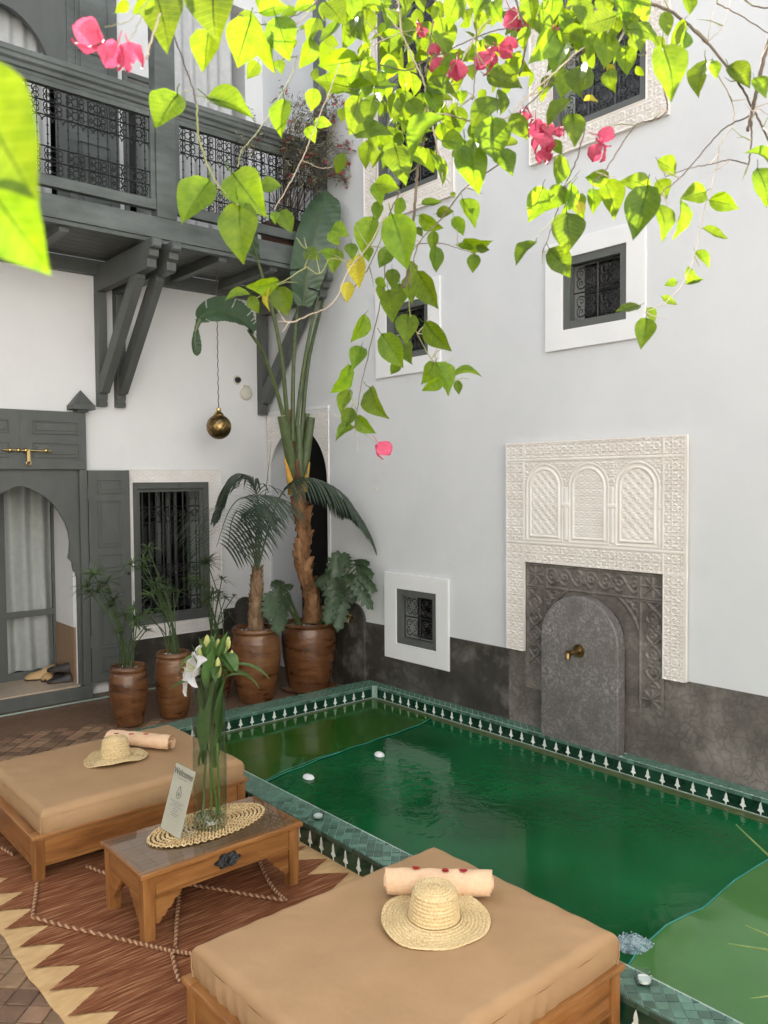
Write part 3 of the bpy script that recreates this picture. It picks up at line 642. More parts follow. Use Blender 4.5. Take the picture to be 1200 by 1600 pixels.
# risers: dark glazed tiles, white inlays between them, small edge tiles above
AR = .0925
def arrow_mesh(hgt):
    pts = [(0, hgt * .97), (.0055, hgt * .80), (.0085, hgt * .62), (.0075, hgt * .52), (.015, hgt * .36), (.0165, hgt * .29), (.008, hgt * .25), (.0035, hgt * .18), (.0025, .001)]
    pts = pts + [(-x, y) for x, y in pts[::-1][:-1]]
    return pts
RZ0, RZ1 = .017, .084
def riser(face, c, s0, s1, z0, z1, kind_):
    """face 'X-': face looks to -x at x=c, runs along y; 'Y-': looks to -y at y=c, runs along x"""
    n_ = int(abs(s1 - s0) / AR)
    tl = MB(); tl.box(-AR / 2 + .0022, AR / 2 - .0022, -.004, 0, 0, z1 - z0); me1 = mesh_only(tl, 'riser_tile', dark_tile)
    ar = MB(); ar.prism(arrow_mesh(z1 - z0), 'Y', -.0058, -.003); me2 = mesh_only(ar, 'arrow_inlay', inlay_m)
    ed = MB(); ed.box(-AR / 4 + .0012, AR / 4 - .0012, -.006, 0, 0, KZ - z1 - .003); me3 = mesh_only(ed, 'edge_tile', edge_tile if kind_ == 'out' else cop_m)
    for i in range(n_):
        s = s0 + math.copysign(AR * (i + .5), s1 - s0)
        rot = Matrix.Rotation(-math.pi / 2, 4, 'Z') if face == 'X-' else Matrix.Identity(4)
        def pos(s, z): return V((c, s, z)) if face == 'X-' else V((s, c, z))
        place(me1, 'riser_tile', pool, Matrix.Translation(pos(s, z0)) @ rot)
        place(me2, 'arrow_inlay', pool, Matrix.Translation(pos(s + math.copysign(AR / 2, s1 - s0), z0)) @ rot @ Matrix.Rotation(random.uniform(-.04, .04), 4, 'Y'))
        for q in (-.25, .25): place(me3, 'edge_tile', pool, Matrix.Translation(pos(s + AR * q, z1 + .002)) @ rot @ Matrix.Rotation(random.uniform(-.02, .02), 4, 'Z'))
riser('X-', PX1, -1.731, -5.75, RZ0, RZ1, 'in')
riser('Y-', PY1, -.131, PX0 + .01, RZ0, RZ1, 'in')
riser('X-', KX, -3.053 + AR * 16, -5.95, .001, RZ1, 'out')
# water
mb = MB(); mb.add([(PX0, PY0, .008), (PX1 - .001, PY0, .008), (PX1 - .001, PY1, .008), (PX0, PY1, .008)], [(0, 1, 2, 3)])
o = mb.build('water', water); o['kind'] = 'structure'
# floating bubble covers
def cover(name, label, pts_fn, m, hem, fold):
    t = thing(name, (-1, -3, .01), label, 'pool cover', 'floating pool covers')
    nu, nv = 60, 36; P = np.zeros((nu, nv, 3))
    for i in range(nu):
        for k in range(nv): P[i, k] = pts_fn(i / (nu - 1), k / (nv - 1))
    grid_mesh(P, 'sheet', m, t)
    mb = MB(); mb.tube([V(P[i, -1]) + V((0, 0, .002)) for i in range(nu)], hem, 5); mb.build('hem', cyan_m, t, smooth=True)
    if fold:
        mb = MB(); mb.tube([V(P[i, -1]) + V((0, .028 * math.sin(math.pi * min(1, i / (nu - 1) * fold)) , .004)) for i in range(0, int(nu / fold))], hem * .7, 5); mb.build('folded_hem', cyan_m, t, smooth=True)
    return t
def far_cover(u, v):
    xe0, xe1 = PX0 + .004, PX1 - .073; x = xe0 + (xe1 - xe0) * u
    yf = PY1 - .052; yn = np.interp(x, [-1.87, -1.695, -1.405, -.945, -.464, -.16], [-2.72, -2.66, -2.60, -2.535, -2.495, -2.43]) + .006 * math.sin(x * 23)
    y = yf + (yn - yf) * v
    return (x, y, .0125 + .0012 * math.sin(x * 9 + y * 5) * math.sin(y * 7 + 1) + (.010 * max(0, (x + .35) / .2) ** 2 * max(0, (v - .75) * 4) if x > -.35 else 0))
cover('pool_cover', 'olive sheet of pool cover floating at the end by the plant pots', far_cover, cover_m, .0024, 2.2)
def near_cover(u, v):
    xe0, xe1 = PX0 + .004, PX1 - .073; x = xe0 + (xe1 - xe0) * u
    yn = np.interp(x, [-1.87, -1.70, -1.65, -1.41, -1.35, -1.18, -.85, -.57, -.16], [-5.09, -5.05, -5.035, -5.012, -5.02, -5.04, -5.016, -5.027, -5.03]); yf = PY0 + .01
    y = yf + (yn - yf) * v
    return (x, y, .0135 + .0025 * math.sin(x * 6 + y * 11) * math.sin(y * 5 - x * 4) + .0015 * math.sin(x * 19 - y * 9))
cover('pool_cover', 'pale green wrinkled sheet of pool cover floating beside the bed in front', near_cover, cover_n, .0030, 0)
# crumpled clear bubble film beside the near cover
bs = thing('bubble_film', (-1.63, -4.99, .01), 'crumpled scrap of clear bubble film on the water beside the green cover', 'plastic film')
mb = MB()
for i in range(26):
    for k in range(16):
        x, y = -1.69 + i * .0085 * .62 + (k % 2) * .003, -5.055 + k * .0085
        if (x + 1.615) ** 2 / .0062 + (y + 5.0) ** 2 / .0042 > 1 + .25 * math.sin(i * 1.3 + k): continue
        mb.ball((x, y, .013 + .006 * random.random()), .0036, 6, 4, .8)
mb.build('bubble', bubble_m, bs, smooth=True, kind='stuff')
mb = MB(); mb.prism([(-1.69, -5.0), (-1.66, -5.05), (-1.60, -5.06), (-1.55, -5.02), (-1.54, -4.96), (-1.60, -4.935), (-1.66, -4.95)], 'Z', .009, .0115); mb.build('film', bubble_m, bs)
for (x, y, lab) in ((-.966, -2.768, 'white pebble float on the dark water, farther out in the pool'), (-1.528, -2.788, 'white pebble float on the dark water, close to the table side kerb')):
    mb = MB(); mb.lathe([(1e-4, -.01), (.026, -.008), (.036, .002), (.03, .014), (.014, .021), (1e-4, .022)], (x, y, .01), 14, lambda a, r, z: (.006 * math.sin(a * 2 + x), 0))
    o = mb.build('float', plaster_w, smooth=True); tag(o, lab, 'float', 'small white floats in the pool')

# ------------------------------------------------------------------ wall fountain
ft = thing('wall_fountain', (0, -3.65, .1), 'carved plaster wall fountain with a grey rounded slab and brass spout', 'fountain')
Y0, Y1, Z0, Z1 = -4.32, -3.015, .603, 1.99          # carved plaster outline ; recess below
RY0, RY1, RZ = -4.181, -3.167, 1.202
a = MB(); a.prism([(Y1, Z0), (Y1, Z1), (Y0, Z1), (Y0, Z0), (RY0, Z0), (RY0, RZ), (RY1, RZ), (RY1, Z0)], 'X', -.030, -.0075); o = a.build('plaster_backing', stucco, ft)
W, H = Y1 - Y0, Z1 - Z0; n1, n2 = int(W / .0036), int(H / .0036)
u, v = np.meshgrid(np.linspace(0, W, n1), np.linspace(0, H, n2), indexing='ij')   # u from far (Y1) to near (Y0)
lb, rb = Y1 - RY1, RY0 - Y0; tb_ = .118; pz0, pz1 = RZ - Z0 + .128, H - tb_         # arched panels between pz0..pz1
h = rosette(u + .02, v - .012, .0585)
ins = (u > lb) & (u < W - rb) & (v > pz0) & (v < pz1)
pu, pv = u - lb, v - pz0; PW, PH = W - lb - rb, pz1 - pz0
hp = np.zeros_like(h); cw = PW / 3
cu = (pu % cw) - cw / 2; aw = cw * .37; ah = PH * .68
inside_arch = np.where(pv < ah, np.abs(cu) - aw, np.hypot(cu, (pv - ah)) - aw)
inside_arch = np.maximum(inside_arch, .035 - pv)
d1 = inside_arch
lat = lattice(u + .013, v, .058) * .8
lat2 = rosette(u, v, .045) * .8
mid = (pu > cw) & (pu < 2 * cw)
inn = np.where(mid, lat2, lat)
hp = np.where(d1 < -.022, inn * (.55), hp)
hp = np.maximum(hp, .95 * (1 - sstep(.004, .009, np.abs(d1 + .012))))
hp = np.maximum(hp, .75 * (1 - sstep(.004, .008, np.abs(d1 - .018))) * (pv > .02))
sp = (d1 > .028) & (pv > ah * .95)
hp = np.where(sp, np.maximum(hp, rosette(u, v, .05) * .8), hp)
cc = np.abs((pu + cw / 2) % cw - cw / 2)
colm = (pv > .03) & (pv < ah * .98)
hp = np.where(colm & (cc < .022), np.maximum(hp, .9 * np.sqrt(np.clip(1 - ((cc - 0) / .02) ** 2, 0, 1))), hp)
hp = np.where((pv > ah * .66) & (pv < ah * .72) & (cc < .030), 1.0, hp)
hp = np.where((pv < .014), .7, hp)
h = np.where(ins, hp, h)
def ln(d, w=.0035): return 1 - sstep(w, w * 2, np.abs(d))
for e in (u - lb, u - (W - rb), v - pz0, v - pz1): h = np.where(np.abs(e) < .011, ln(np.abs(e) - .004, .003) * .9, h)
h = np.where(np.abs(v - (RZ - Z0 + .0)) < .010, .8, h)
for e in (u, W - u, H - v): h = np.where(e < .012, .9, h)
Pm = np.stack([-.0303 - .0105 * h, Y1 - u, Z0 + v], -1)
uc, vc = (u[:-1, :-1] + u[1:, 1:]) / 2, (v[:-1, :-1] + v[1:, 1:]) / 2
keep = ~((uc > lb) & (uc < W - rb) & (vc < RZ - Z0))
grid_mesh(Pm, 'carved_relief', stucco, ft, mask=keep)
# dark niche panel with rosettes and winding vines
n1, n2 = 230, 210; W2, H2 = RY1 - RY0, RZ - .36
u, v = np.meshgrid(np.linspace(0, W2, n1), np.linspace(0, H2, n2), indexing='ij')
h = np.zeros_like(u); sq = .165
def ros8(cx, cy, R):
    x, y = u - cx, v - cy; r = np.hypot(x, y); th = np.arctan2(y, x)
    pet = (np.abs(np.sin(th * 4)) * r < .016 * (1 + r / R)) & (r < R * .92) & (r > .012)
    return np.where(pet, 1 - sstep(.3, 1, np.abs(np.sin(th * 4)) * r / .02), 0) + (1 - sstep(.008, .014, r))
def vine(s, t, L, A, k):
    c = A * np.sin(2 * np.pi * s / k); h1 = ln(t - c, .0055); h2 = ln(t + c * .95, .0055)
    x = (s / k) % 1 - .5; y = t / k
    h3 = ln(np.hypot(x, y) - .13, .03); h4 = ln(np.hypot(np.abs(x) - .25, y) - .07, .025)
    return np.maximum.reduce([h1, h2, h3 * .9, h4 * .8])
top = v > H2 - sq; lft = u < sq; rgt = u > W2 - sq; b_ = .012
for cx in (sq / 2 - .005, W2 - sq / 2 + .005): h = np.where(top & (np.abs(u - cx) < sq / 2), ros8(cx, H2 - sq / 2, sq * .5), h)
mid = top & ~lft & ~rgt; h = np.where(mid, vine(u - sq, v - (H2 - sq / 2), W2, .05, .2), h)
for cx, mk in ((sq / 2 - .01, lft), (W2 - sq / 2 + .01, rgt)): h = np.where(mk & ~top & (v > .17), vine(v, u - cx, H2, .048, .21), h)
h = np.where(rgt & (v < .16) & (v > .03), ros8(W2 - sq / 2 + .005, .095, .075), h)
for e in (v - (H2 - sq), u - sq, u - (W2 - sq), v - (H2 - .012), u - .01, u - (W2 - .01)):
    m_ok = (v > .02) & ~((np.abs(e) > .02)); h = np.where(m_ok & (np.abs(e) < .012), ln(np.abs(e) - .006, .003), h)
dblk = np.where(v < 1.056 - .36 - .31, np.abs(u - (RY1 + 3.685)) - .315, np.hypot(u - (RY1 + 3.685), v - (1.056 - .36 - .31)) - .315)
spd = (~top) & (~lft) & (~rgt); h = np.where(spd, np.maximum(ln(dblk - .03, .005), np.where((dblk > .05) & (v > .40), lattice(u, v, .075) * .8, 0)), h)
h = h * sstep(0, .10, v)
grid_mesh(np.stack([-.0085 - .0115 * np.clip(h, 0, 1), RY1 - u, .36 + v], -1), 'niche_panel', tadelakt_b, ft)
a = MB(); R = .285; cy = -3.645
pts = [(cy - R, KZ - .012), (cy + R, KZ - .012)] + [(cy + R * math.cos(t), .740 + R * math.sin(t)) for t in np.linspace(0, math.pi, 30)]
a.prism(pts, 'X', -.100, -.0205); a.build('rounded_slab', tadelakt_g, ft, smooth=True, bevel=.010, segs=3)
sp_ = thing('spout', (-.1, -3.655, .69)); sp_.parent = ft; sp_.location = (V((-.1, -3.655, .69)) - V(ft['loc0'])) * S; sp_['loc0'] = tuple(V((-.1, -3.655, .69)) - V(ft['loc0']))
c = V((-.1, -3.655, .690))
def ring_x(mb, x0, x1, r0, r1): mb.tube([(x0, c.y, c.z), (x1, c.y, c.z)], [r0, r1], 18)
bpy.data.objects.remove(sp_)
a = MB(); ring_x(a, -.1005, -.110, .042, .040); a.tube([(-.110, c.y, c.z), (-.128, c.y, c.z)], [.024, .018], 12)
a.tube([(-.128, c.y, c.z), (-.165, c.y, c.z), (-.205, c.y, c.z - .003), (-.212, c.y, c.z - .012), (-.213, c.y, c.z - .034)], [.0145, .0135, .015, .0165, .0165], 12)
a.tube([(-.196, c.y, c.z), (-.214, c.y, c.z)], [.019, .019], 12)
a.build('spout', brass, ft, smooth=True)

# ------------------------------------------------------------------ painted doorway
dr = thing('painted_doorway', (-2.28, 0, 0), 'grey painted wooden doorway with an ogee arch, one leaf folded back on the wall', 'doorway')
xr, xc = -1.771, -2.281
a = MB(); a.box(-2.79, xr, -.085, -.0005, 1.853, 2.314); a.build('lintel', grey_wood, dr, bevel=.006)
def panel(mb, x0, x1, z0, z1, y, d=.010, fw2=.018):
    """raised moulding ring with a fielded panel inside"""
    ring_frame(mb, 'Y', (x0, x1, z0, z1), (x0 + fw2 * .55, x1 - fw2 * .55, z0 + fw2 * .55, z1 - fw2 * .55), y - d, y - .0004)
    e = fw2 * 1.5; mb.box(x0 + e, x1 - e, y - d * .7, y - .0004, z0 + e, z1 - e)
for (x0, x1) in ((-2.19, -1.83), (-2.74, -2.36)):
    for (z0, z1) in ((2.13, 2.235), (1.945, 2.065)):
        a = MB(); panel(a, x0, x1, z0, z1, -.085); a.build('panel', grey_wood, dr, bevel=.002, segs=1)
a = MB(); a.box(-2.284, -2.279, -.0875, -.0855, 1.9, 2.30); a.build('joint_bead', grey_wood, dr)
for x0, x1 in ((xr - .062, xr), (-2.79, -2.73)):
    a = MB(); a.box(x0, x1, -.085, -.0005, .0, 1.8525); a.build('post', grey_wood, dr, bevel=.004)
# ogee arch board
half = [(0, 1.728), (.05, 1.716), (.12, 1.682), (.19, 1.638), (.25, 1.58), (.30, 1.505), (.34, 1.43), (.365, 1.35), (.374, 1.27), (.368, 1.19), (.357, 1.145), (.372, 1.128), (.388, 1.11), (.392, 1.07), (.398, 1.035), (.418, 1.015), (.425, .98), (.425, .10)]
pts = [(xc + x, z) for x, z in half] + [(-1.8335, .10), (-1.8335, 1.8525), (-2.7295, 1.8525), (-2.7295, .10)] + [(xc - x, z) for x, z in half[::-1][:-1]]
a = MB(); a.prism(pts, 'Y', -.048, -.018); a.build('arch_board', grey_wood, dr)
a = MB(); a.box(-2.79, xr, -.11, -.0005, -.006, .098); a.build('threshold_step', grey_wood, dr, bevel=.006)
yd = .42
a = MB(); a.box(-2.74, -1.862, -.082, yd + .03, .0985, .112); a.build('sill_slab', beige_stone, dr)
a = MB(); a.box(-1.875, -1.8605, .0006, yd - .001, .57, 1.855); a.box(-2.7395, -2.725, .0006, yd - .001, .57, 1.855); a.box(-2.725, -1.8755, .0006, yd - .001, 1.8405, 1.855); a.build('reveal', plaster_w, dr)
a = MB(); a.box(-1.877, -1.8605, .0006, yd - .001, .1125, .5695); a.box(-2.7395, -2.723, .0006, yd - .001, .1125, .5695); a.build('reveal_skirting', tan_paint, dr)
# glazed inner door with sheer curtain
yd = .42
a = MB(); ring_frame(a, 'Y', (-2.45, -1.862, .112, 1.87), (-2.27, -1.895, .175, 1.80), yd, yd + .03); a.box(-2.27, -1.895, yd, yd + .03, .63, .68); a.build('inner_door_frame', grey_wood, dr)
a = MB(); a.box(-2.74, -2.452, yd - .01, yd + .03, .112, 1.85); a.build('inner_door_leaf', grey_wood_b, dr)
a = MB(); a.box(-2.271, -1.894, yd + .012, yd + .016, .174, 1.80); a.build('pane', pane_m, dr)
nx, nz = 90, 16; Pc = np.zeros((nx, nz, 3))
for i in range(nx):
    for k in range(nz):
        x = -2.30 + .425 * i / (nx - 1); z = .17 + 1.64 * k / (nz - 1); fld = .030 * math.sin(x * 40 + .9 * z + .5 * math.sin(z * 2)) + .014 * math.sin(x * 23 + 1 + z * .8)
        Pc[i, k] = (x, yd + .055 + fld, z)
grid_mesh(Pc, 'sheer_curtain', curtain_m, dr)
# open leaf folded back on the wall
x0, x1 = -1.768, -1.421
a = MB(); a.box(x0, x1, -.098, -.060, .105, 1.848); lf = a.build('door_leaf', grey_wood, dr, bevel=.005)
for (z0, z1) in ((1.655, 1.775), (1.215, 1.60), (1.015, 1.16), (.80, .965), (.385, .755), (.19, .32)):
    a = MB(); panel(a, x0 + .07, x1 - .075, z0, z1, -.098, .009, .02); a.build('panel', grey_wood, lf, bevel=.002, segs=1)
a = MB(); a.ball((x1 - .03, -.108, .985), .011, 10, 6); a.build('knob', iron, lf, smooth=True)
a = MB()
for z in (.45, 1.05, 1.65): a.tube([(-1.77, -.092, z - .05), (-1.77, -.092, z + .05)], .008, 8)
a.build('hinge', grey_wood_b, dr, kind='stuff')
# brass bolt
zb = 2.0; a = MB(); a.tube([(-2.415, -.112, zb), (-2.058, -.112, zb - .004)], .0075, 10); bo = a.build('bolt', brass_p, dr, smooth=True)
for x in (-2.365, -2.305, -2.25, -2.10):
    a = MB(); a.lathe([(.012, -.012), (.017, -.006), (.017, .006), (.012, .012)], (0, 0, 0), 12); a.v = [V((x + q.z, -.112 + q.x, zb + q.y)) for q in a.v]
    a.box(x - .010, x + .010, -.11, -.0855, zb - .016, zb + .016); a.build('collar', brass_p, bo, smooth=True)
a = MB(); a.box(-2.245, -2.222, -.124, -.118, zb - .085, zb + .006)
for t in range(14):
    q0, q1 = t / 14 * 2 * math.pi, (t + 1) / 14 * 2 * math.pi
    a.tube([(-2.234 + .017 * math.cos(q0), -.121, zb - .099 + .019 * math.sin(q0)), (-2.234 + .017 * math.cos(q1), -.121, zb - .099 + .019 * math.sin(q1))], .005, 5)
a.build('hasp', brass_p, bo)
# pyramid finial
a = MB(); cx, cy, q = -1.803, -.075, .092
a.box(cx - q, cx + q, cy - q * .75, -.002, 2.332, 2.372); a.box(cx - .045, cx + .045, cy - .035, -.002, 2.3145, 2.3315)
fb = a.build('finial_base', grey_wood, dr, bevel=.006)
a = MB(); q = .084; a.add([(cx - q, cy - q * .75, 2.3722), (cx + q, cy - q * .75, 2.3722), (cx + q, -.004, 2.3722), (cx - q, -.004, 2.3722), (cx, cy + .012, 2.495)], [(0, 3, 2, 1), (0, 1, 4), (1, 2, 4), (2, 3, 4), (3, 0, 4)])
a.build('finial', grey_wood, dr)

# shoes on the sill
def shoe(name, loc, rz, m, label, grp, L=.225, lace=True, low=False):
    t = thing(name, loc, label, 'shoe', grp)
    secs = [(-.5, .034, .080), (-.42, .042, .095), (-.25, .042, .090), (-.08, .040, .066), (.12, .046, .052), (.30, .049, .044), (.43, .036, .028), (.5, .012, .014)]
    if low: secs = [(a_, b_, c_ * .62) for a_, b_, c_ in secs]
    Pm = np.zeros((len(secs), 13, 3)); R = Matrix.Rotation(rz, 3, 'Z')
    for i, (s, wd, hg) in enumerate(secs):
        for k in range(13):
            an = math.pi * k / 12; p = R @ V((s * L, -wd * math.cos(an) * (1 if an < 9 else 1), .012 + hg * math.sin(an) ** .7)); Pm[i, k] = V(loc) + p
    o = grid_mesh(Pm[:, ::-1], 'upper', m, t)
    mb = MB(); sec = [(s * L, wd * 1.08) for s, wd, hg in secs]; pts = [(x, y) for x, y in sec] + [(x, -y) for x, y in sec[::-1]]
    mb.prism([tuple((R @ V((x, y, 0)))[:2]) for x, y in pts], 'Z', 0, .013); mb.v = [q + V(loc) for q in mb.v]; mb.build('sole', sole_m, t)
    if lace:
        for k in range(4):
            mb = MB(); s = -.10 + .09 * k; hz = .066 - .006 * k
            mb.tube([V(loc) + R @ V((s * L, y, hz - 6 * y * y)) for y in np.linspace(-.026, .026, 6)], .0035, 5); mb.build('lace', white_pl, t)
    mb = MB(); mb.lathe([(.026, 0), (.030, .004), (.026, .008)], (0, 0, 0), 14); mb.v = [V(loc) + R @ V((q.x * 1.5 - .30 * L, q.y, q.z + (.078 if not low else .05))) for q in mb.v]; mb.build('collar', m, t, smooth=True)
    return t
shoe('shoe', (-2.055, .335, .112), math.radians(150), shoe_tan, 'tan laced shoe lying foremost on the door sill', 'shoes on the door sill')
shoe('shoe', (-1.985, .285, .112), math.radians(235), shoe_tan, 'tan laced shoe behind the other one, next to the black shoes', 'shoes on the door sill', .22)
shoe('shoe', (-1.955, .12, .112), math.radians(160), shoe_blk, 'low black shoe next to the tan shoes on the sill', 'shoes on the door sill', .2, False, True)
shoe('shoe', (-1.93, .235, .112), math.radians(250), shoe_blk, 'tall black shoe standing against the tan skirting of the doorway', 'shoes on the door sill', .21, False)
shoe('shoe', (-1.935, .19, .19), math.radians(140), shoe_blk, 'black shoe heaped on top of the others in the doorway corner', 'shoes on the door sill', .2, False, True)

# ------------------------------------------------------------------ balcony
bal = thing('balcony', (-2, -.5, 3.5), 'weathered grey wooden balcony with black scrolled iron panels on heavy brackets', 'balcony')
YB = -1.0
def bx(name, x0, x1, y0, y1, z0, z1, m=grey_wood_b, par=bal, bev=.004): a = MB(); a.box(x0, x1, y0, y1, z0, z1); return a.build(name, m, par, bevel=bev)
bx('fascia', -4.6, -.004, YB, YB + .06, 3.535, 3.69); bx('fascia_moulding', -4.6, -.004, YB + .012, YB + .07, 3.503, 3.534)
bx('wall_beam', -4.6, -.004, -.085, -.001, 3.435, 3.545, grey_wood)
for i in range(8): bx('floor_plank', -4.6, -.004, -.095 - i * .1042, -.095 - (i + 1) * .1042 + .003, 3.546, 3.57, grey_wood)
for x in (-4.1, -3.5, -2.9, -2.25, -1.02, -.55): bx('joist', x, x + .07, YB + .061, -.086, 3.47, 3.545, grey_wood)
def bracket(x0, x1):
    t = .0; w2 = x1 - x0
    a = MB(); a.prism([(-.001, 2.372), (-.062, 2.372), (-.070, 2.40), (-.058, 2.415), (-.070, 2.44), (-.070, 2.475), (-.085, 2.476), (-.085, 3.30), (-.001, 3.30)], 'X', x0, x1); br = a.build('bracket', grey_wood, bal, bevel=.004)
    a = MB(); a.prism([(-.001, 3.301), (-1.00, 3.301), (-1.02, 3.312), (-1.02, 3.37), (-1.06, 3.385), (-1.065, 3.43), (-1.105, 3.437), (-1.105, 3.502), (-.001, 3.502)], 'X', x0 + .001, x1 - .001); a.build('cantilever', grey_wood, br, bevel=.004)
    a = MB(); a.prism([(-.0855, 2.478), (-.0855, 2.62), (-.70, 3.3005), (-.83, 3.3005), (-.83, 3.27), (-.12, 2.478)], 'X', x0 + .004, x1 - .004); a.build('strut', grey_wood, br, bevel=.003)
    a = MB(); a.box(x0 + .006, x1 - .006, -1.118, -1.1055, 3.445, 3.497); a.build('end_cap', grey_wood_b, br, bevel=.003)
for x0 in (-1.655, -1.500, -.108, -4.2): bracket(x0, x0 + .076)
bx('post', -1.560, -1.402, YB - .006, YB + .10, 3.6905, 6.6); bx('post', -.082, -.004, YB - .002, YB + .08, 3.6905, 6.6); bx('post', -3.30, -3.15, YB - .006, YB + .10, 3.6905, 6.6)
spans = ((-3.149, -1.561), (-1.401, -.083))
for x0, x1 in spans:
    a = MB()
    a.prism([(YB + .012, 4.440), (YB + .012, 4.466), (YB - .006, 4.470), (YB - .006, 4.496), (YB - .030, 4.508), (YB - .030, 4.534), (YB - .042, 4.540), (YB - .042, 4.575), (YB + .05, 4.585), (YB + .085, 4.575), (YB + .085, 4.440)], 'X', x0, x1)
    a.build('top_rail', grey_wood_b, bal, bevel=.003, segs=1)
    bx('bottom_rail', x0, x1, YB + .005, YB + .06, 3.742, 3.815)
    for xa in (x0, x1 - .035): bx('stile', xa, xa + .035, YB + .01, YB + .055, 3.8155, 4.4395)
    bx('upper_stile_rail', x0 + .0355, x1 - .0355, YB + .012, YB + .05, 4.405, 4.4395)
    g0, g1 = x0 + .036, x1 - .036; P = lambda u, v: (u, YB + .03, v); nbar = int(round((g1 - g0) / .068))
    for i in range(nbar):
        x = g0 + (g1 - g0) * (i + .5) / nbar
        a = MB(); a.tube([P(x, 3.82), P(x, 3.93), P(x, 4.25), P(x, 4.40)], .0045, 5)
        for z in (4.03, 4.09, 4.15): a.ball(P(x, z), .0085, 6, 4)
        a.tube([P(x - .034 + .034 * (1 - math.cos(t)), 4.175 + .034 * math.sin(t)) for t in np.linspace(0, math.pi, 8)], .004, 4, False)
        a.build('baluster', iron, bal)
    ns = int(round((g1 - g0) / .15)); dx = (g1 - g0) / ns
    for (z0, z1, cz) in ((4.31, 4.40, 4.352), (4.215, 4.309, 4.262), (3.82, 3.915, 3.867), (3.916, 4.01, 3.962)):
        for i in range(ns):
            cx = g0 + dx * (i + .5); a = MB()
            for sx in (-1, 1):
                for sz in (-1, 1): scroll(a, cx + sx * dx * .25, cz + sz * .020, .031, math.pi / 2 * sz + (0 if sx > 0 else math.pi), 1.35, P, .0040, 14, sx * sz)
            a.tube([P(cx + .026 * math.cos(t), cz + .026 * math.sin(t)) for t in np.linspace(0, 2 * math.pi, 14)], .0040, 4)
            a.build('scrollwork', iron, bal)
        for z in (z0, z1): a = MB(); a.tube([P(g0, z), P(g1, z)], .0055, 4); a.build('grille_bar', iron, bal)

# rooms behind the balcony
ud = thing('upper_doorway', (-2.1, 0, 3.6), 'grey panelled doorway with a rounded arch opening onto the balcony', 'doorway')
pts = [(-2.86, 3.6), (-2.74, 3.6), (-2.74, 4.75)] + [(-2.33 - .41 * math.cos(t), 4.75 + .62 * math.sin(t)) for t in np.linspace(.05, math.pi - .05, 24)] + [(-1.92, 4.75), (-1.92, 3.6), (-1.835, 3.6), (-1.835, 6.1), (-2.86, 6.1)]
a = MB(); a.prism(pts, 'Y', -.02, .03); a.build('arch_board', grey_wood, ud)
a = MB(); a.box(-1.834, -1.421, -.03, .012, 3.6, 6.1); lf = a.build('door_leaf', grey_wood_b, ud, bevel=.005)
for (z0, z1) in ((5.3, 5.8), (4.62, 5.22), (3.98, 4.5), (3.72, 3.9)):
    a = MB(); panel(a, -1.77, -1.49, z0, z1, -.03, .012, .025); a.build('panel', grey_wood_b, lf)
nx, nz = 60, 8; Pc = np.zeros((nx, nz, 3))
for i in range(nx):
    for k in range(nz): x = -2.84 + .92 * i / (nx - 1); Pc[i, k] = (x, .16 + .015 * math.sin(x * 60), 3.6 + 2.3 * k / (nz - 1))
grid_mesh(Pc, 'door_curtain', curtain_m, ud)
hc = thing('curtain', (-.56, 0, 3.6), 'long white curtain hanging in the opening behind the balcony rail', 'curtain')
nx, nz = 110, 10; Pc = np.zeros((nx, nz, 3))
for i in range(nx):
    for k in range(nz):
        x = -.955 + .60 * i / (nx - 1); z = 3.62 + 2.6 * k / (nz - 1); Pc[i, k] = (x, -.035 + .022 * math.sin(x * 52 + .3 * math.sin(z)) + .012 * math.sin(x * 23), z)
grid_mesh(Pc, 'cloth', curtain_w, hc)
a = MB(); a.tube([(-.99, -.035, 6.23), (-.16, -.035, 6.23)], .012, 8); a.build('curtain_rod', iron, hc)
uw = MB(); ring_frame(uw, 'Y', (-1.375, -1.08, 3.68, 5.17), (-1.335, -1.115, 3.72, 5.13), -.025, -.0005); o = uw.build('window', grey_wood_b, bw); o['label'] = 'narrow dark window beside the balcony post'
a = MB(); a.box(-1.334, -1.116, .05, .055, 3.72, 5.13); a.build('pane', pane_m, o)
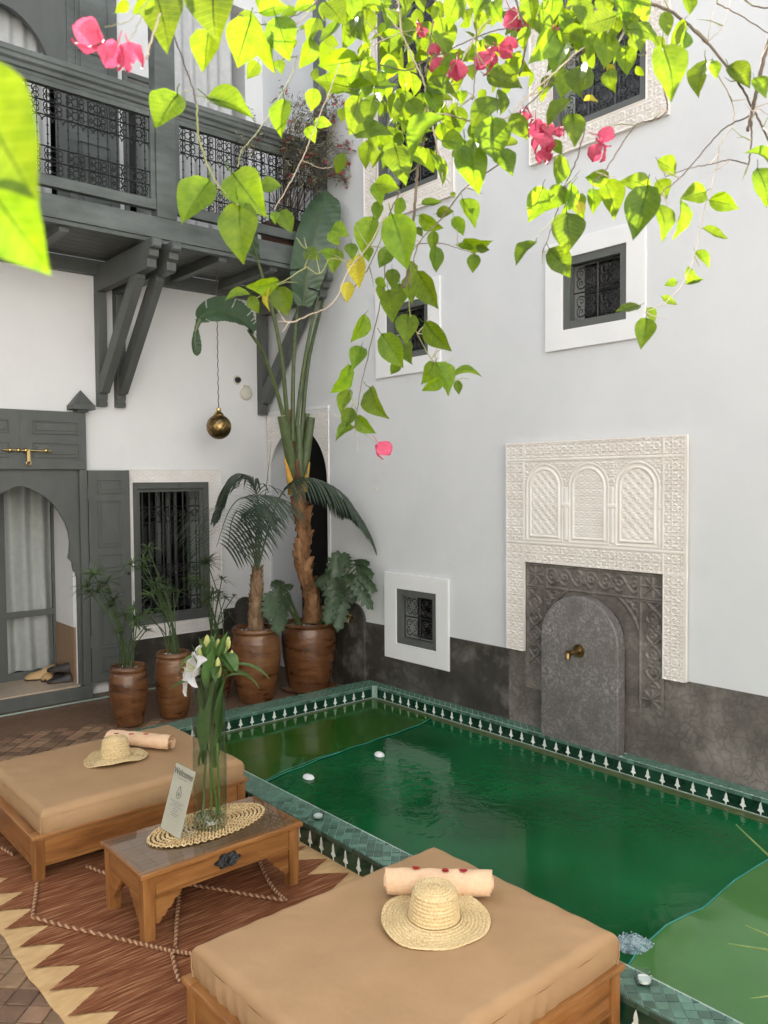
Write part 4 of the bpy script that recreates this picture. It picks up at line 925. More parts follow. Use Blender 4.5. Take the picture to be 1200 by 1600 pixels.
# pot and sprawling bush on the balcony
bp = thing('wicker_planter', (-.27, -.72, 3.571), 'brown wicker planter on the balcony floor behind the iron bars', 'planter')
a = MB(); a.lathe([(.0001, 0), (.135, 0), (.16, .08), (.185, .2), (.195, .34), (.205, .36), (.19, .365), (.175, .33), (.0001, .33)], (-.27, -.72, 3.571), 24); a.build('basket', wicker, bp, smooth=True)
a = MB()
for k in range(7): a.lathe([(.150 + .006 * k + .006 * math.cos(t), .055 + .043 * k + .007 * math.sin(t)) for t in np.linspace(0, 2 * math.pi, 7)], (-.27, -.72, 3.571), 24)
a.build('woven_band', wicker, bp, smooth=True, kind='stuff')
bush = thing('dry_flowering_bush', (-.27, -.75, 3.9), 'straggly dry bush with red blossoms spilling over the balcony rail', 'bush')
rb = random.Random(5)
a = MB(); lv = MB(); fls = []
for k in range(70):
    p0 = V((-.27 + rb.uniform(-.07, .07), -.74, 3.90)); tgt = V((rb.gauss(-.24, .24), rb.uniform(-1.35, -.95), rb.uniform(4.2, 4.9)))
    tgt.x = min(tgt.x, -.02) if tgt.y > -1.0 else min(tgt.x, .0 - .03)
    mid = p0.lerp(tgt, .55) + V((rb.uniform(-.1, .1), 0, rb.uniform(.05, .25))); pts = bez([p0, mid, tgt, tgt + V((rb.uniform(-.1, .06), -.03, -rb.uniform(.02, .14)))], 9); a.tube(pts, [.0035 - .0003 * i for i in range(9)], 4)
    for i in range(3, 9):
        for _ in range(6):
            q = pts[i] + V([rb.gauss(0, .022) for _ in range(3)]); d1 = V([rb.gauss(0, 1) for _ in range(3)]).normalized(); d2 = d1.orthogonal().normalized(); s_ = rb.uniform(.014, .030)
            lv.add([q, q + d1 * s_ + d2 * s_ * .4, q + d1 * s_ * 2, q + d1 * s_ - d2 * s_ * .4], [(0, 1, 2, 3)])
    if k % 2 == 0: fls += [pts[-1], pts[-3]] if k % 4 == 0 else [pts[-2]]
a.build('stem', twig_m, bush, kind='stuff'); lv.build('foliage', dry_m, bush, kind='stuff')
for q in fls:
    f = MB()
    for _ in range(5):
        d1 = V([rb.gauss(0, 1) for _ in range(3)]).normalized(); d2 = d1.orthogonal().normalized(); s_ = .016; f.add([q, q + d1 * s_ + d2 * s_ * .8, q + d1 * s_ * 2, q + d1 * s_ - d2 * s_ * .8], [(0, 1, 2, 3)])
    f.build('blossom', red_fl, bush)

# ------------------------------------------------------------------ lamp, wall fittings
lp = thing('pendant_lamp', (-.72, -.40, 2.2), 'round pierced brass lamp hanging on a cord under the balcony', 'lamp')
pc = on_y(342, 667, -.40); lx = pc.x; zc = pc.z; rl = .104
bpy.data.objects.remove(lp); lp = thing('pendant_lamp', (lx, -.40, zc), 'round pierced brass lamp hanging on a cord under the balcony', 'lamp')
nu, nv = 64, 34; Pl = np.zeros((nu + 1, nv + 1, 3))
for i in range(nu + 1):
    for k in range(nv + 1):
        th = 2 * math.pi * i / nu; ph = math.pi * (k / nv) * .93 + .005
        dent = .0036 * math.sin(th * 18) * math.sin(ph * 15); rr = rl + dent; Pl[i, k] = (lx + rr * math.sin(ph) * math.cos(th), -.40 + rr * math.sin(ph) * math.sin(th), zc - rr * math.cos(ph))
grid_mesh(Pl, 'globe', brass, lp)
a = MB(); a.lathe([(.040, .092), (.046, .100), (.040, .112), (.034, .118), (.026, .128), (.018, .134), (.021, .142), (.021, .156), (.012, .164), (.0001, .166)], (lx, -.40, zc), 20); a.build('neck', brass_p, lp, smooth=True)
a = MB(); n_ = 60; a.tube([(lx + .003 * math.sin(i * 1.6), -.40 + .003 * math.cos(i * 1.6), zc + .16 + (3.54 - zc - .16) * i / n_) for i in range(n_ + 1)], .0042, 5); a.build('cord', twig_m, lp)
a = MB(); q = on_y(384, 615, 0); a.lathe([(.0001, .034), (.045, .032), (.058, .022), (.062, .0), (.062, -.0)], (0, 0, 0), 24); a.v = [V((q.x + p.x, -p.z - .0005, q.z + p.y)) for p in a.v]
bl = thing('wall_light', (q.x, 0, q.z), 'round cream wall light under the balcony beside the lamp', 'wall light'); a.build('cover', white_pl, bl, smooth=True)
a = MB(); a.box(q.x - .03, q.x + .03, -.03, -.0005, q.z + .058, q.z + .075); a.build('bracket', white_pl, bl)
a = MB(); q = on_y(370, 594, 0); a.lathe([(.0001, .05), (.018, .046), (.028, .03), (.03, .012)], (0, 0, 0), 18); a.v = [V((q.x + p.x, -p.z - .0005, q.z + p.y)) for p in a.v]
cmr = thing('dome_camera', (q.x, 0, q.z), 'tiny black and white dome camera on the white wall under the balcony', 'camera'); a.build('dome', black_pl, cmr, smooth=True)
a = MB(); a.lathe([(.026, .014), (.042, .012), (.045, .0)], (0, 0, 0), 18); a.v = [V((q.x + p.x, -p.z - .0005, q.z + p.y)) for p in a.v]; a.build('rim', white_pl, cmr, smooth=True)
q = on_x(588, 764, 0); a = MB(); a.tube([(-.0005, q.y, q.z), (-.012, q.y, q.z), (-.018, q.y, q.z + .012)], .004, 6); a.box(-.003, -.0005, q.y - .012, q.y + .012, q.z - .018, q.z + .018); o = a.build('wall_hook', white_pl); tag(o, 'tiny white hook on the bare wall beside the arched doorway', 'hook')
# carved doorway in the corner of the fountain wall
ad = thing('arched_doorway', (0, -.5, 0), 'arched doorway with carved plaster spandrels in the courtyard corner, dark inside', 'doorway')
arc = [(-.5 + .463 * math.cos(t), 1.72 + .50 * math.sin(t) ** .9 + .03 * math.sin(t) ** 8) for t in np.linspace(0, math.pi, 30)]
a = MB(); a.prism([(-.02, 1.72), (-.02, 2.345), (-.985, 2.345), (-.985, 1.72)] + arc[::-1], 'X', -.012, -.0004); a.build('spandrel', stucco_w, ad)
W, H = .965, .625; u, v = np.meshgrid(np.linspace(0, W, 160), np.linspace(0, H, 104), indexing='ij'); h = rosette(u, v, .07)
yy, zz = -.02 - u, 1.72 + v; dar = ((yy + .5) / .475) ** 2 + ((zz - 1.72) / .545) ** 2
uc = dar[:-1, :-1]; grid_mesh(np.stack([-.0125 - .007 * h * sstep(1, 1.1, dar), yy, zz], -1), 'carved_relief', stucco_w, ad, mask=uc > 1.03)
a = MB(); a.box(-.018, -.0005, -.995, -.012, 2.346, 2.372); a.box(-.026, -.0005, -1.0, -.006, 2.3725, 2.40); a.build('cornice', plaster_w, ad)
a = MB(); a.box(-.014, -.0005, -.058, -.012, .57, 1.719); a.box(-.014, -.0005, -1.0, -.967, .6, 1.719); a.build('jamb_band', plaster_w, ad)

# ------------------------------------------------------------------ terracotta pots
def pot(x, y, prof, label, soil_z):
    t = thing('terracotta_pot', (x, y, 0), label, 'plant pot', 'glazed terracotta pots by the wall')
    sd_ = x * 7.3
    out = [(1e-4, .004)] + prof
    # fine throwing rings
    fine = []
    for (r0, z0), (r1, z1) in zip(out[1:], out[2:]):
        n = max(2, int(abs(z1 - z0) / .012))
        for k in range(n): f = k / n; fine.append((r0 + (r1 - r0) * f + .0016 * math.sin((z0 + (z1 - z0) * f) * 260 + sd_), z0 + (z1 - z0) * f))
    rt, zt = prof[-1]
    fine += [(rt, zt), (rt - .006, zt + .008), (rt - .016, zt + .009), (rt - .024, zt + .002), (rt - .026, zt - .03), (rt - .028, soil_z - .01)]
    a = MB(); a.lathe([(1e-4, .004)] + fine, (x, y, 0), 40, lambda an, r, z: (.003 * math.sin(an * 2 + z * 6 + sd_) if r > .01 else 0, 0)); a.build('body', pot_m, t, smooth=True)
    a = MB(); a.lathe([(rt - .020, soil_z), (1e-4, soil_z + .006)], (x, y, 0), 24); a.build('pebble_soil', soil_m, t)
    for k in range(16):
        an = random.uniform(0, 6.28); r = (rt - .045) * math.sqrt(random.random()); b_ = MB(); b_.ball((x + r * math.cos(an), y + r * math.sin(an), soil_z + .008), random.uniform(.008, .014), 6, 4, .6); b_.build('pebble', stucco_w, t, smooth=True)
    return t
pot(-1.861, -1.03, [(.085, 0), (.098, .012), (.122, .12), (.137, .23), (.136, .31), (.124, .378), (.116, .39), (.126, .398), (.132, .412), (.126, .425)], 'shortest terracotta pot, standing by the folded door leaf', .405)
pot(-1.52, -1.05, [(.085, 0), (.098, .012), (.12, .13), (.135, .26), (.136, .35), (.125, .43), (.116, .445), (.126, .455), (.13, .468), (.124, .478)], 'middling terracotta pot under the barred window, partly behind the lily vase', .45)
pot(-1.02, -.80, [(.085, 0), (.098, .012), (.12, .13), (.13, .26), (.130, .35), (.12, .43), (.115, .445), (.124, .455), (.128, .468), (.122, .478)], 'half hidden terracotta pot between the lily vase and the palm pot', .45)
pot(-.828, -1.09, [(.125, 0), (.135, .012), (.158, .12), (.185, .26), (.194, .38), (.189, .47), (.178, .535), (.172, .548), (.184, .556), (.19, .572), (.184, .583)], 'tall bulging terracotta pot with the small palm', .55)
pot(-.282, -1.045, [(.155, 0), (.17, .012), (.20, .14), (.224, .28), (.232, .40), (.228, .48), (.217, .52), (.214, .528), (.226, .534), (.228, .548), (.222, .556)], 'widest terracotta pot in the corner with the tall paddle leaved plant', .53)
a = MB(); a.box(-.10, -.012, -1.30, -1.24, -.002, .02); o = a.build('stone_slat', beige_stone); tag(o, 'pale stone slat lying on the floor behind the widest pot', 'stone slat')
a = MB(); a.lathe([(.10, .0), (.215, .004), (.235, .022), (.222, .026), (.10, .01)], (-.30, -1.06, -.0005), 30); o = a.build('pot_saucer', pot_m, smooth=True); tag(o, 'shallow clay saucer under the widest pot', 'saucer')

# ------------------------------------------------------------------ papyrus
def papyrus(base, umbels, label, seed):
    r = random.Random(seed); t = thing('papyrus', base, label, 'potted plant', 'papyrus plants in pots')
    base = V(base)
    for (tip, size, n) in umbels + [(tuple(V(u_[0]) + V((r.uniform(-.10, .10), r.uniform(-.06, .06), r.uniform(-.16, .06)))), u_[1] * r.uniform(.6, .95), u_[2] - 4) for u_ in umbels]:
        tip = V(tip); b0 = base + V((r.uniform(-.05, .05), r.uniform(-.05, .05), 0)); mid = b0.lerp(tip, .5) + V((b0.x - tip.x, b0.y - tip.y, 0)) * .22
        a = MB(); a.tube(bez([b0, mid, tip], 12), .0042, 5); st = a.build('stalk', papy, t)
        lv = MB(); ax = (tip - mid).normalized()
        for k in range(int(n * 1.6)):
            an = 2 * math.pi * k / (n * 1.6) + r.uniform(-.2, .2); rad = ax.orthogonal().normalized(); rad = Quaternion(ax, an) @ rad
            L = size * 1.25 * r.uniform(.7, 1.2); el = r.uniform(.0, .8); d = (rad * math.cos(el) + ax * math.sin(el)).normalized(); side = d.cross(ax).normalized(); pts = []
            for i in range(6): f = i / 5; pts.append(tip + d * L * f + V((0, 0, -1)) * (L * .35 * f * f))
            wd = [.0035, .0055, .0055, .0045, .003, .0006]
            vs = []
            for p, wv in zip(pts, wd): vs += [p - side * wv, p + side * wv]
            lv.add(vs, [(2 * i, 2 * i + 1, 2 * i + 3, 2 * i + 2) for i in range(5)])
        lv.build('umbel_blades', papy, st, kind='stuff')
    return t
def P1(px, py, y): q = on_y(px, py, y); return tuple(q)
papyrus((-1.861, -1.03, .41), [(P1(148, 898, -1.03), .13, 22), (P1(165, 912, -.98), .12, 20), (P1(178, 938, -1.0), .11, 18), (P1(196, 962, -1.05), .10, 16), (P1(212, 968, -1.1), .085, 12), (P1(140, 925, -1.0), .09, 14), (P1(228, 985, -.98), .06, 8), (P1(186, 985, -1.06), .05, 8)], 'papyrus leaning towards the folded door leaf from the shortest pot', 3)
papyrus((-1.52, -1.05, .46), [(P1(232, 858, -.98), .13, 20), (P1(222, 888, -1.02), .10, 16), (P1(245, 912, -1.05), .12, 20), (P1(262, 928, -1.0), .10, 18), (P1(236, 930, -1.08), .09, 14), (P1(280, 925, -1.0), .08, 12), (P1(210, 950, -1.1), .07, 10)], 'papyrus in front of the barred window in the middling pot', 4)
papyrus((-1.02, -.80, .46), [(P1(322, 880, -.80), .14, 22), (P1(318, 915, -.78), .12, 20), (P1(330, 935, -.82), .12, 18), (P1(305, 905, -.8), .10, 14), (P1(347, 905, -.8), .10, 14), (P1(352, 935, -.8), .09, 12), (P1(358, 962, -.8), .08, 12), (P1(335, 965, -.8), .07, 10)], 'papyrus beside the small palm, its stems against the window frame', 5)

# ------------------------------------------------------------------ small palm
pm = thing('palm', (-.828, -1.09, .55), 'small palm with drooping feathered fronds in the tall bulging pot', 'palm')
yb = -1.09
def PY(px, py, y=yb): return on_y(px, py, y)
tr = [PY(400, 985), PY(400, 950), PY(401, 920), PY(402, 890)]; a = MB(); pts = bez(tr, 26); a.tube(pts, [.068 - .0011 * i + .004 * math.sin(i * 2.1) for i in range(26)], 14); tk = a.build('trunk', palm_trunk, pm, smooth=True)
for i in range(3, 26, 2):
    for k in range(5):
        an = k * 1.2566 + i * 1.1; d = V((math.cos(an), math.sin(an), 0)); rr = .068 - .0011 * i; p = pts[i] + d * (rr - .004); s_ = V((-math.sin(an), math.cos(an), 0))
        a = MB(); a.add([p - s_ * .022, p + s_ * .022, p + s_ * .014 + d * .012 + V((0, 0, .03)), p + d * .016 + V((0, 0, .042)), p - s_ * .014 + d * .012 + V((0, 0, .03))], [(0, 1, 2, 3, 4)]); a.build('bark_scale', palm_trunk, tk)
def frond(name, ctrl, L0, n, droop, parent, seed, wd=.010, gap0=.18):
    r = random.Random(seed); pts = bez(ctrl, 40); a = MB(); a.tube(pts, [.009 - .00018 * i for i in range(40)], 6); fr_ = a.build(name, bird_pet, parent, smooth=True); lv = MB()
    for side in (-1, 1):
        for k in range(n):
            f = gap0 + (1 - gap0) * k / (n - 1); i = min(int(f * 38), 38); p = pts[i].lerp(pts[i + 1], f * 38 - i) if i < 39 else pts[39]; tg = (pts[i + 1] - pts[i]).normalized()
            sd0 = tg.cross(V((0, 0, 1))); sd0 = sd0.normalized() if sd0.length > .05 else V((1, 0, 0)); L = L0 * (.45 + .75 * math.sin(math.pi * min(1, (f - gap0 * .6) / (1.1 - gap0 * .6)) ** .8)) * r.uniform(.92, 1.05)
            d = (sd0 * side * .95 + tg * .5 + V((0, 0, .28))).normalized(); q = p; vs = []; seg = 8; perp = d.cross(V((0, 0, 1))).normalized()
            for j in range(seg + 1):
                g = j / seg; wv = wd * (.35 + 1.0 * math.sin(math.pi * min(1, g * .95 + .06)) ** .7) * (1 if g < .98 else .15); vs += [q - perp * wv * .5, q + perp * wv * .5]
                dd = (d + V((0, 0, -1)) * droop * g * 1.9).normalized(); q = q + dd * (L / seg)
            lv.add(vs, [(2 * j, 2 * j + 1, 2 * j + 3, 2 * j + 2) for j in range(seg)])
    lv.build('leaflets', palm_m, fr_, kind='stuff'); return fr_
frond('frond', [PY(402, 890), PY(404, 830), PY(398, 790, -1.2), PY(378, 778, -1.32), PY(357, 800, -1.42), PY(338, 855, -1.48)], .50, 40, .85, pm, 1, wd=.015, gap0=.28)
frond('frond', [PY(402, 888), PY(405, 815, -1.05), PY(400, 768, -1.0), PY(383, 748, -.95), PY(360, 762, -.9), PY(338, 800, -.85)], .40, 32, .8, pm, 2, wd=.013, gap0=.34)
frond('frond', [PY(403, 888), PY(418, 832, -1.1), PY(440, 772, -1.15), PY(474, 750, -1.25), PY(518, 765, -1.35), PY(550, 800, -1.42), PY(572, 840, -1.46)], .42, 44, 1.15, pm, 3, wd=.014, gap0=.36)
frond('frond', [PY(402, 890), PY(400, 840, -1.0), PY(412, 800, -.9), PY(430, 790, -.8), PY(445, 812, -.7)], .32, 24, 1.0, pm, 4, wd=.013, gap0=.36)
frond('frond', [PY(400, 888), PY(392, 840, -1.2), PY(375, 800, -1.4), PY(362, 815, -1.55), PY(356, 860, -1.62)], .42, 30, .8, pm, 7, wd=.015, gap0=.3)
a = MB(); a.tube([PY(404, 880), PY(412, 800, -1.0), PY(424, 690, -.9)], [.006, .004, .001], 6); a.build('young_spear', palm_m, pm)

# ------------------------------------------------------------------ tall paddle leaved plant
bp_ = thing('paddle_leaf_plant', (-.29, -1.03, .53), 'tall plant with a shaggy brown stem and big torn paddle leaves in the corner', 'plant')
yq = -1.03
def Q(px, py, y=yq): return on_y(px, py, y)
st = [Q(488, 972), Q(486, 930), Q(472, 880), Q(474, 830), Q(466, 775)]; pts = bez(st, 40)
rad = [.072 - .006 * math.sin(i * .1) - .0004 * i for i in range(40)]
nu, nv = 40, 22; Pt = np.zeros((nu, nv + 1, 3))
for i in range(nu):
    for k in range(nv + 1):
        an = 2 * math.pi * k / nv; rr = rad[i] * (1 + .10 * math.sin(an * 3 + i * .33) + .07 * math.sin(an * 5 - i * .9)); Pt[i, k] = pts[i] + V((math.cos(an) * rr, math.sin(an) * rr, 0))
tk = grid_mesh(Pt, 'stem', bird_trunk, bp_)
rb = random.Random(11)
for i in range(2, 39, 2):
    for k in range(4):
        an = rb.uniform(0, 6.28) if k else -2.2 + rb.uniform(-.5, .5); d = V((math.cos(an), math.sin(an), 0)); s_ = V((-d.y, d.x, 0)); p = pts[i] + d * rad[i] * .92; L = rb.uniform(.06, .13); wv = rb.uniform(.03, .05); lean = rb.choice((-1, 1)) * rb.uniform(.01, .035)
        Ps = np.zeros((4, 5, 3))
        for ii in range(4):
            for kk in range(5): f = ii / 3; g = kk / 4 - .5; Ps[ii, kk] = p + s_ * (g * 2 * wv * (1 - .55 * f) + lean * f * 2) + d * (.008 + .012 * f - .05 * g * g + .01 * math.sin(f * 5 + k)) + V((0, 0, L * f - .02))
        grid_mesh(Ps, 'bark_sheath', bird_trunk, tk)
# fan of cut leaf bases
def stub(p0, p1, w0, w1, m, name='leaf_base'):
    a = MB(); P = bez([p0, V(p0).lerp(V(p1), .5) + V((.004, 0, .01)), p1], 9); Ps = np.zeros((9, 9, 3)); d = (V(p1) - V(p0)).normalized(); s_ = RIGHT - d * RIGHT.dot(d); s_.normalize(); n_ = d.cross(s_)
    for i in range(9):
        wv = w0 + (w1 - w0) * (i / 8) ** .8
        for k in range(9): an = math.pi * 2 * k / 8; Ps[i, k] = P[i] + s_ * wv * math.cos(an) + n_ * wv * .55 * math.sin(an)
    o = grid_mesh(Ps, name, m, bp_); mb = MB(); mb.add([Ps[8, k] for k in range(8)], [tuple(range(8))]); mb.build('cut_face', twig_p, o)
stub(Q(463, 772), Q(440, 650, -1.10), .05, .036, bird_pet); stub(Q(468, 770), Q(486, 652, -1.08), .05, .034, bird_pet); stub(Q(463, 770, -.98), Q(452, 640, -.98), .045, .034, bird_trunk)
stub(Q(470, 765, -.98), Q(478, 646, -.97), .045, .032, bird_pet); stub(Q(457, 772, -1.10), Q(444, 714, -1.13), .040, .004, bird_org); stub(Q(474, 768, -1.12), Q(484, 722, -1.14), .036, .004, bird_org); stub(Q(466, 800, -1.05), Q(464, 718, -1.12), .062, .012, bird_trunk); stub(Q(468, 770, -1.06), Q(466, 665, -1.06), .05, .024, bird_pet)
def paddle(stalk, mid, w_, bend, name='leaf', fold=.25, tear=0.0, seed=0, m=bird_leaf):
    """stalk: curve points; mid: midrib points (first = blade base); bend: across-vector in space"""
    r = random.Random(seed); a = MB(); P = bez(list(stalk), 24); a.tube(P, [.020 - .0004 * i for i in range(24)], 8); sk = a.build('leaf_stalk', bird_pet, bp_, smooth=True)
    M = bez(mid, 78); nu, nv = 78, 17; Pb = np.zeros((nu, nv, 3))
    for i in range(nu):
        f = i / (nu - 1); wv = w_ * (math.sin(math.pi * min(1, (f * .93 + .045))) ** .55) * (1 if f < .9 else (1 - (f - .9) * 6)); tg = (M[min(i + 1, nu - 1)] - M[max(i - 1, 0)]).normalized(); s_ = V(bend) - tg * V(bend).dot(tg); s_.normalize(); n_ = tg.cross(s_)
        for k in range(nv):
            g = (k / (nv - 1) - .5) * 2; Pb[i, k] = M[i] + s_ * g * wv + n_ * (abs(g) * wv * fold + (.004 * math.sin(f * 40 + g * 3) + .0035 * math.sin(f * 130 - abs(g) * 12)) * abs(g) ** .6) + V((0, 0, -abs(g) ** 2 * wv * .15))
    mask = np.ones((nu - 1, nv - 1), bool)
    if tear:
        for i in range(nu - 1):
            if r.random() < tear:
                s0 = r.choice((0, 1)); dpt = r.randint(3, 7) if i % 3 == 0 else 0
                if not dpt: continue
                if s0: mask[i, nv - 1 - dpt:] = False
                else: mask[i, :dpt] = False
    grid_mesh(Pb, name, m, sk, mask=mask)
    a = MB(); a.tube(M, [.010 - .00011 * i for i in range(78)], 6); a.build('midrib', bird_pet, sk, smooth=True)
paddle([Q(461, 690), Q(472, 590, -1.05), Q(486, 510, -1.1), Q(497, 462, -1.15)], [Q(474, 478, -1.15), Q(480, 420, -1.22), Q(494, 360, -1.27), Q(506, 315, -1.25), Q(509, 298, -1.2)], .165, RIGHT + V((0, 0, .05)), seed=1, tear=.03)
paddle([Q(470, 690), Q(481, 570, -1.0), Q(502, 480, -.98), Q(512, 440, -.96)], [Q(508, 450, -.96), Q(524, 400, -.95), Q(541, 350, -.93), Q(556, 290, -.9)], .11, (RIGHT * .8 + UP * .1 + FWD * .3), seed=2)
paddle([Q(457, 690), Q(458, 590, -1.0), Q(462, 510, -1.0), Q(470, 450, -1.0)], [Q(470, 452, -1.0), Q(485, 400, -1.0), Q(505, 340, -.98), Q(521, 285, -.95)], .085, (RIGHT * .7 + FWD * .6), seed=3)
paddle([Q(452, 690), Q(440, 560, -1.15), Q(424, 480, -1.2), Q(402, 405, -1.25)], [Q(402, 405, -1.25), Q(392, 370, -1.3), Q(382, 335, -1.35), Q(374, 310, -1.4)], .06, (RIGHT * .8 + FWD * .4), seed=4)
paddle([Q(450, 680), Q(432, 610, -1.1), Q(410, 550, -1.2), Q(388, 516, -1.28)], [Q(396, 520, -1.28), Q(380, 502, -1.32), Q(362, 492, -1.35), Q(340, 487, -1.38), Q(318, 492, -1.4), Q(306, 505, -1.42)], .10, V((.15, .3, 1)), fold=-.9, seed=5, tear=.3)
paddle([Q(312, 500, -1.42), Q(307, 512, -1.42), Q(306, 520, -1.42)], [Q(306, 512, -1.42), Q(305, 530, -1.43), Q(306, 545, -1.43), Q(308, 556, -1.43)], .035, RIGHT, fold=-1.0, seed=6)
# ------------------------------------------------------------------ lobed leaved plants in the same pot
def lobed(parent, stalk, tip, w_, seed, nrm_up=.35):
    r = random.Random(seed); P = bez(list(stalk), 14); a = MB(); a.tube(P, [.009 - .0003 * i for i in range(14)], 6); sk = a.build('leaf_stalk', bird_pet, parent, smooth=True)
    b0 = P[-1]; tip = V(tip); ax = tip - b0; L = ax.length; ax.normalize(); s_ = ax.cross(FWD * .75 - V((0, 0, nrm_up)) * -1); s_.normalize(); n_ = s_.cross(ax)
    lv = MB(); nl = 5
    def pt(u, g, bnd=0): return b0 + ax * (u * L) + s_ * g + n_ * (-.5 * g * g / max(w_, .01) - .18 * L * u * u + bnd) + V((0, 0, -.10 * L * u * u))
    for sd_ in (-1, 1):
        edge = []
        for k in range(nl):
            u0 = -.10 + k / nl * .90; du = .90 / nl; wl = w_ * (.72 + .42 * math.sin(math.pi * (k + .9) / (nl + .4))) * r.uniform(.92, 1.06); sl = .05 + .10 * k / nl
            for fu, fw2 in ((.0, .66), (.12, .86), (.38, .99), (.62, 1.0), (.82, .90), (.97, .68)): edge.append((u0 + du * fu + sl * fw2, wl * fw2 * (1 if k < nl - 1 else 1 - .35 * fu)))
        edge.append((1.0, 0))
        mids = [(max(0, min(.97, u_ - .06)), g_ * .5) for u_, g_ in edge]
        cs = [(max(0, min(.98, u_ - .12)), 0) for u_, g_ in edge]; n_e = len(edge)
        vs = [pt(u_, sd_ * g_, .004 * math.sin(i_ * 1.7)) for i_, (u_, g_) in enumerate(edge)] + [pt(u_, sd_ * g_, .007) for u_, g_ in mids] + [pt(u_, 0) for u_, g_ in cs]
        lv.add(vs, [(i_, i_ + 1, n_e + i_ + 1, n_e + i_) for i_ in range(n_e - 1)] + [(n_e + i_, n_e + i_ + 1, 2 * n_e + i_ + 1, 2 * n_e + i_) for i_ in range(n_e - 1)])
    lv.build('blade', philo, sk, smooth='all'); a = MB(); a.tube([pt(u, 0, .003) for u in np.linspace(0, .95, 9)], [.004 - .0003 * i for i in range(9)], 5); a.build('midrib', bird_pet, sk)
p1_ = thing('lobed_leaf_plant', (-.17, -1.12, .54), 'lobed leaf plant spreading from the widest pot towards the pool side wall', 'plant', 'lobed leaf plants in the widest pot')
def W_(px, py, y=-1.15): return on_y(px, py, y)
B0 = V((-.17, -1.12, .54))
for k, (bx_, by_, tx, ty, yy, w__) in enumerate(((522, 905, 528, 856, -1.22, .075), (538, 908, 562, 898, -1.5, .075), (515, 898, 488, 905, -1.3, .07), (517, 905, 528, 945, -1.32, .085), (545, 905, 552, 940, -1.35, .08), (556, 888, 588, 890, -1.72, .07), (558, 898, 594, 918, -1.76, .065), (520, 938, 508, 975, -1.36, .065), (535, 935, 526, 985, -1.40, .065), (556, 912, 588, 948, -1.74, .06), (540, 888, 538, 858, -1.32, .06), (556, 880, 580, 872, -1.66, .05))):
    y1 = yy; b_ = W_(bx_, by_, y1 * .6 - .52); lobed(p1_, [B0 + V((random.uniform(-.03, .03), random.uniform(-.03, .03), 0)), B0.lerp(b_, .6) + V((0, 0, .06)), b_], W_(tx, ty, y1), w__, k)
p2_ = thing('lobed_leaf_plant', (-.40, -1.08, .54), 'lobed leaf plant leaning from the widest pot towards the small palm', 'plant', 'lobed leaf plants in the widest pot')
B0 = V((-.40, -1.10, .54))
for k, (bx_, by_, tx, ty, yy, w__) in enumerate(((430, 922, 448, 960, -1.30, .07), (425, 930, 420, 970, -1.28, .07), (438, 945, 436, 992, -1.36, .075), (440, 915, 424, 905, -1.05, .06), (436, 918, 455, 912, -1.0, .05), (428, 935, 418, 950, -1.2, .06), (445, 928, 455, 945, -1.22, .055))):
    b_ = W_(bx_, by_, yy * .5 - .55); lobed(p2_, [B0 + V((random.uniform(-.03, .03), random.uniform(-.03, .03), 0)), B0.lerp(b_, .6) + V((0, 0, .05)), b_], W_(tx, ty, yy), w__, 40 + k)

# ------------------------------------------------------------------ rug
rug = thing('rug', (-2.7, -4, 0), 'rust red flat woven rug with a cream zigzag edge under the low table', 'rug')
def wavy(name, x0, x1, y0, y1, z, m, n=60, th=.004):
    mb = MB(); nx = 14
    Pr = np.zeros((nx, n, 3))
    for i in range(nx):
        for k in range(n):
            x = x0 + (x1 - x0) * i / (nx - 1); y = y0 + (y1 - y0) * k / (n - 1)
            if i == 0: x += .005 * math.sin(y * 9) + .003 * math.sin(y * 31)
            Pr[i, k] = (x, y, z + .0022 * math.sin(x * 17 + y * 6) * math.sin(y * 13) + (-.006 if i in (0, nx - 1) or k in (0, n - 1) else 0))
    return grid_mesh(Pr, name, m, rug)
wavy('cream_ground', -3.375, -2.034, -6.25, -2.3, .0075, rug_cream)
per = .172; y = -2.33; left = []; right = []
y_ = -3.318 + per * 6
while y_ > -6.2:
    left += [(-3.352 + random.uniform(-.006, .006), y_), (-3.300, y_ - per * .16), (-3.212 + random.uniform(-.01, .01), y_ - per * .52), (-3.295, y_ - per * .80)]
    right += [(-2.055 + random.uniform(-.008, .008), y_ - .02), (-2.10, y_ - per * .2), (-2.215 + random.uniform(-.01, .01), y_ - per * .5), (-2.12, y_ - per * .82)]
    y_ -= per
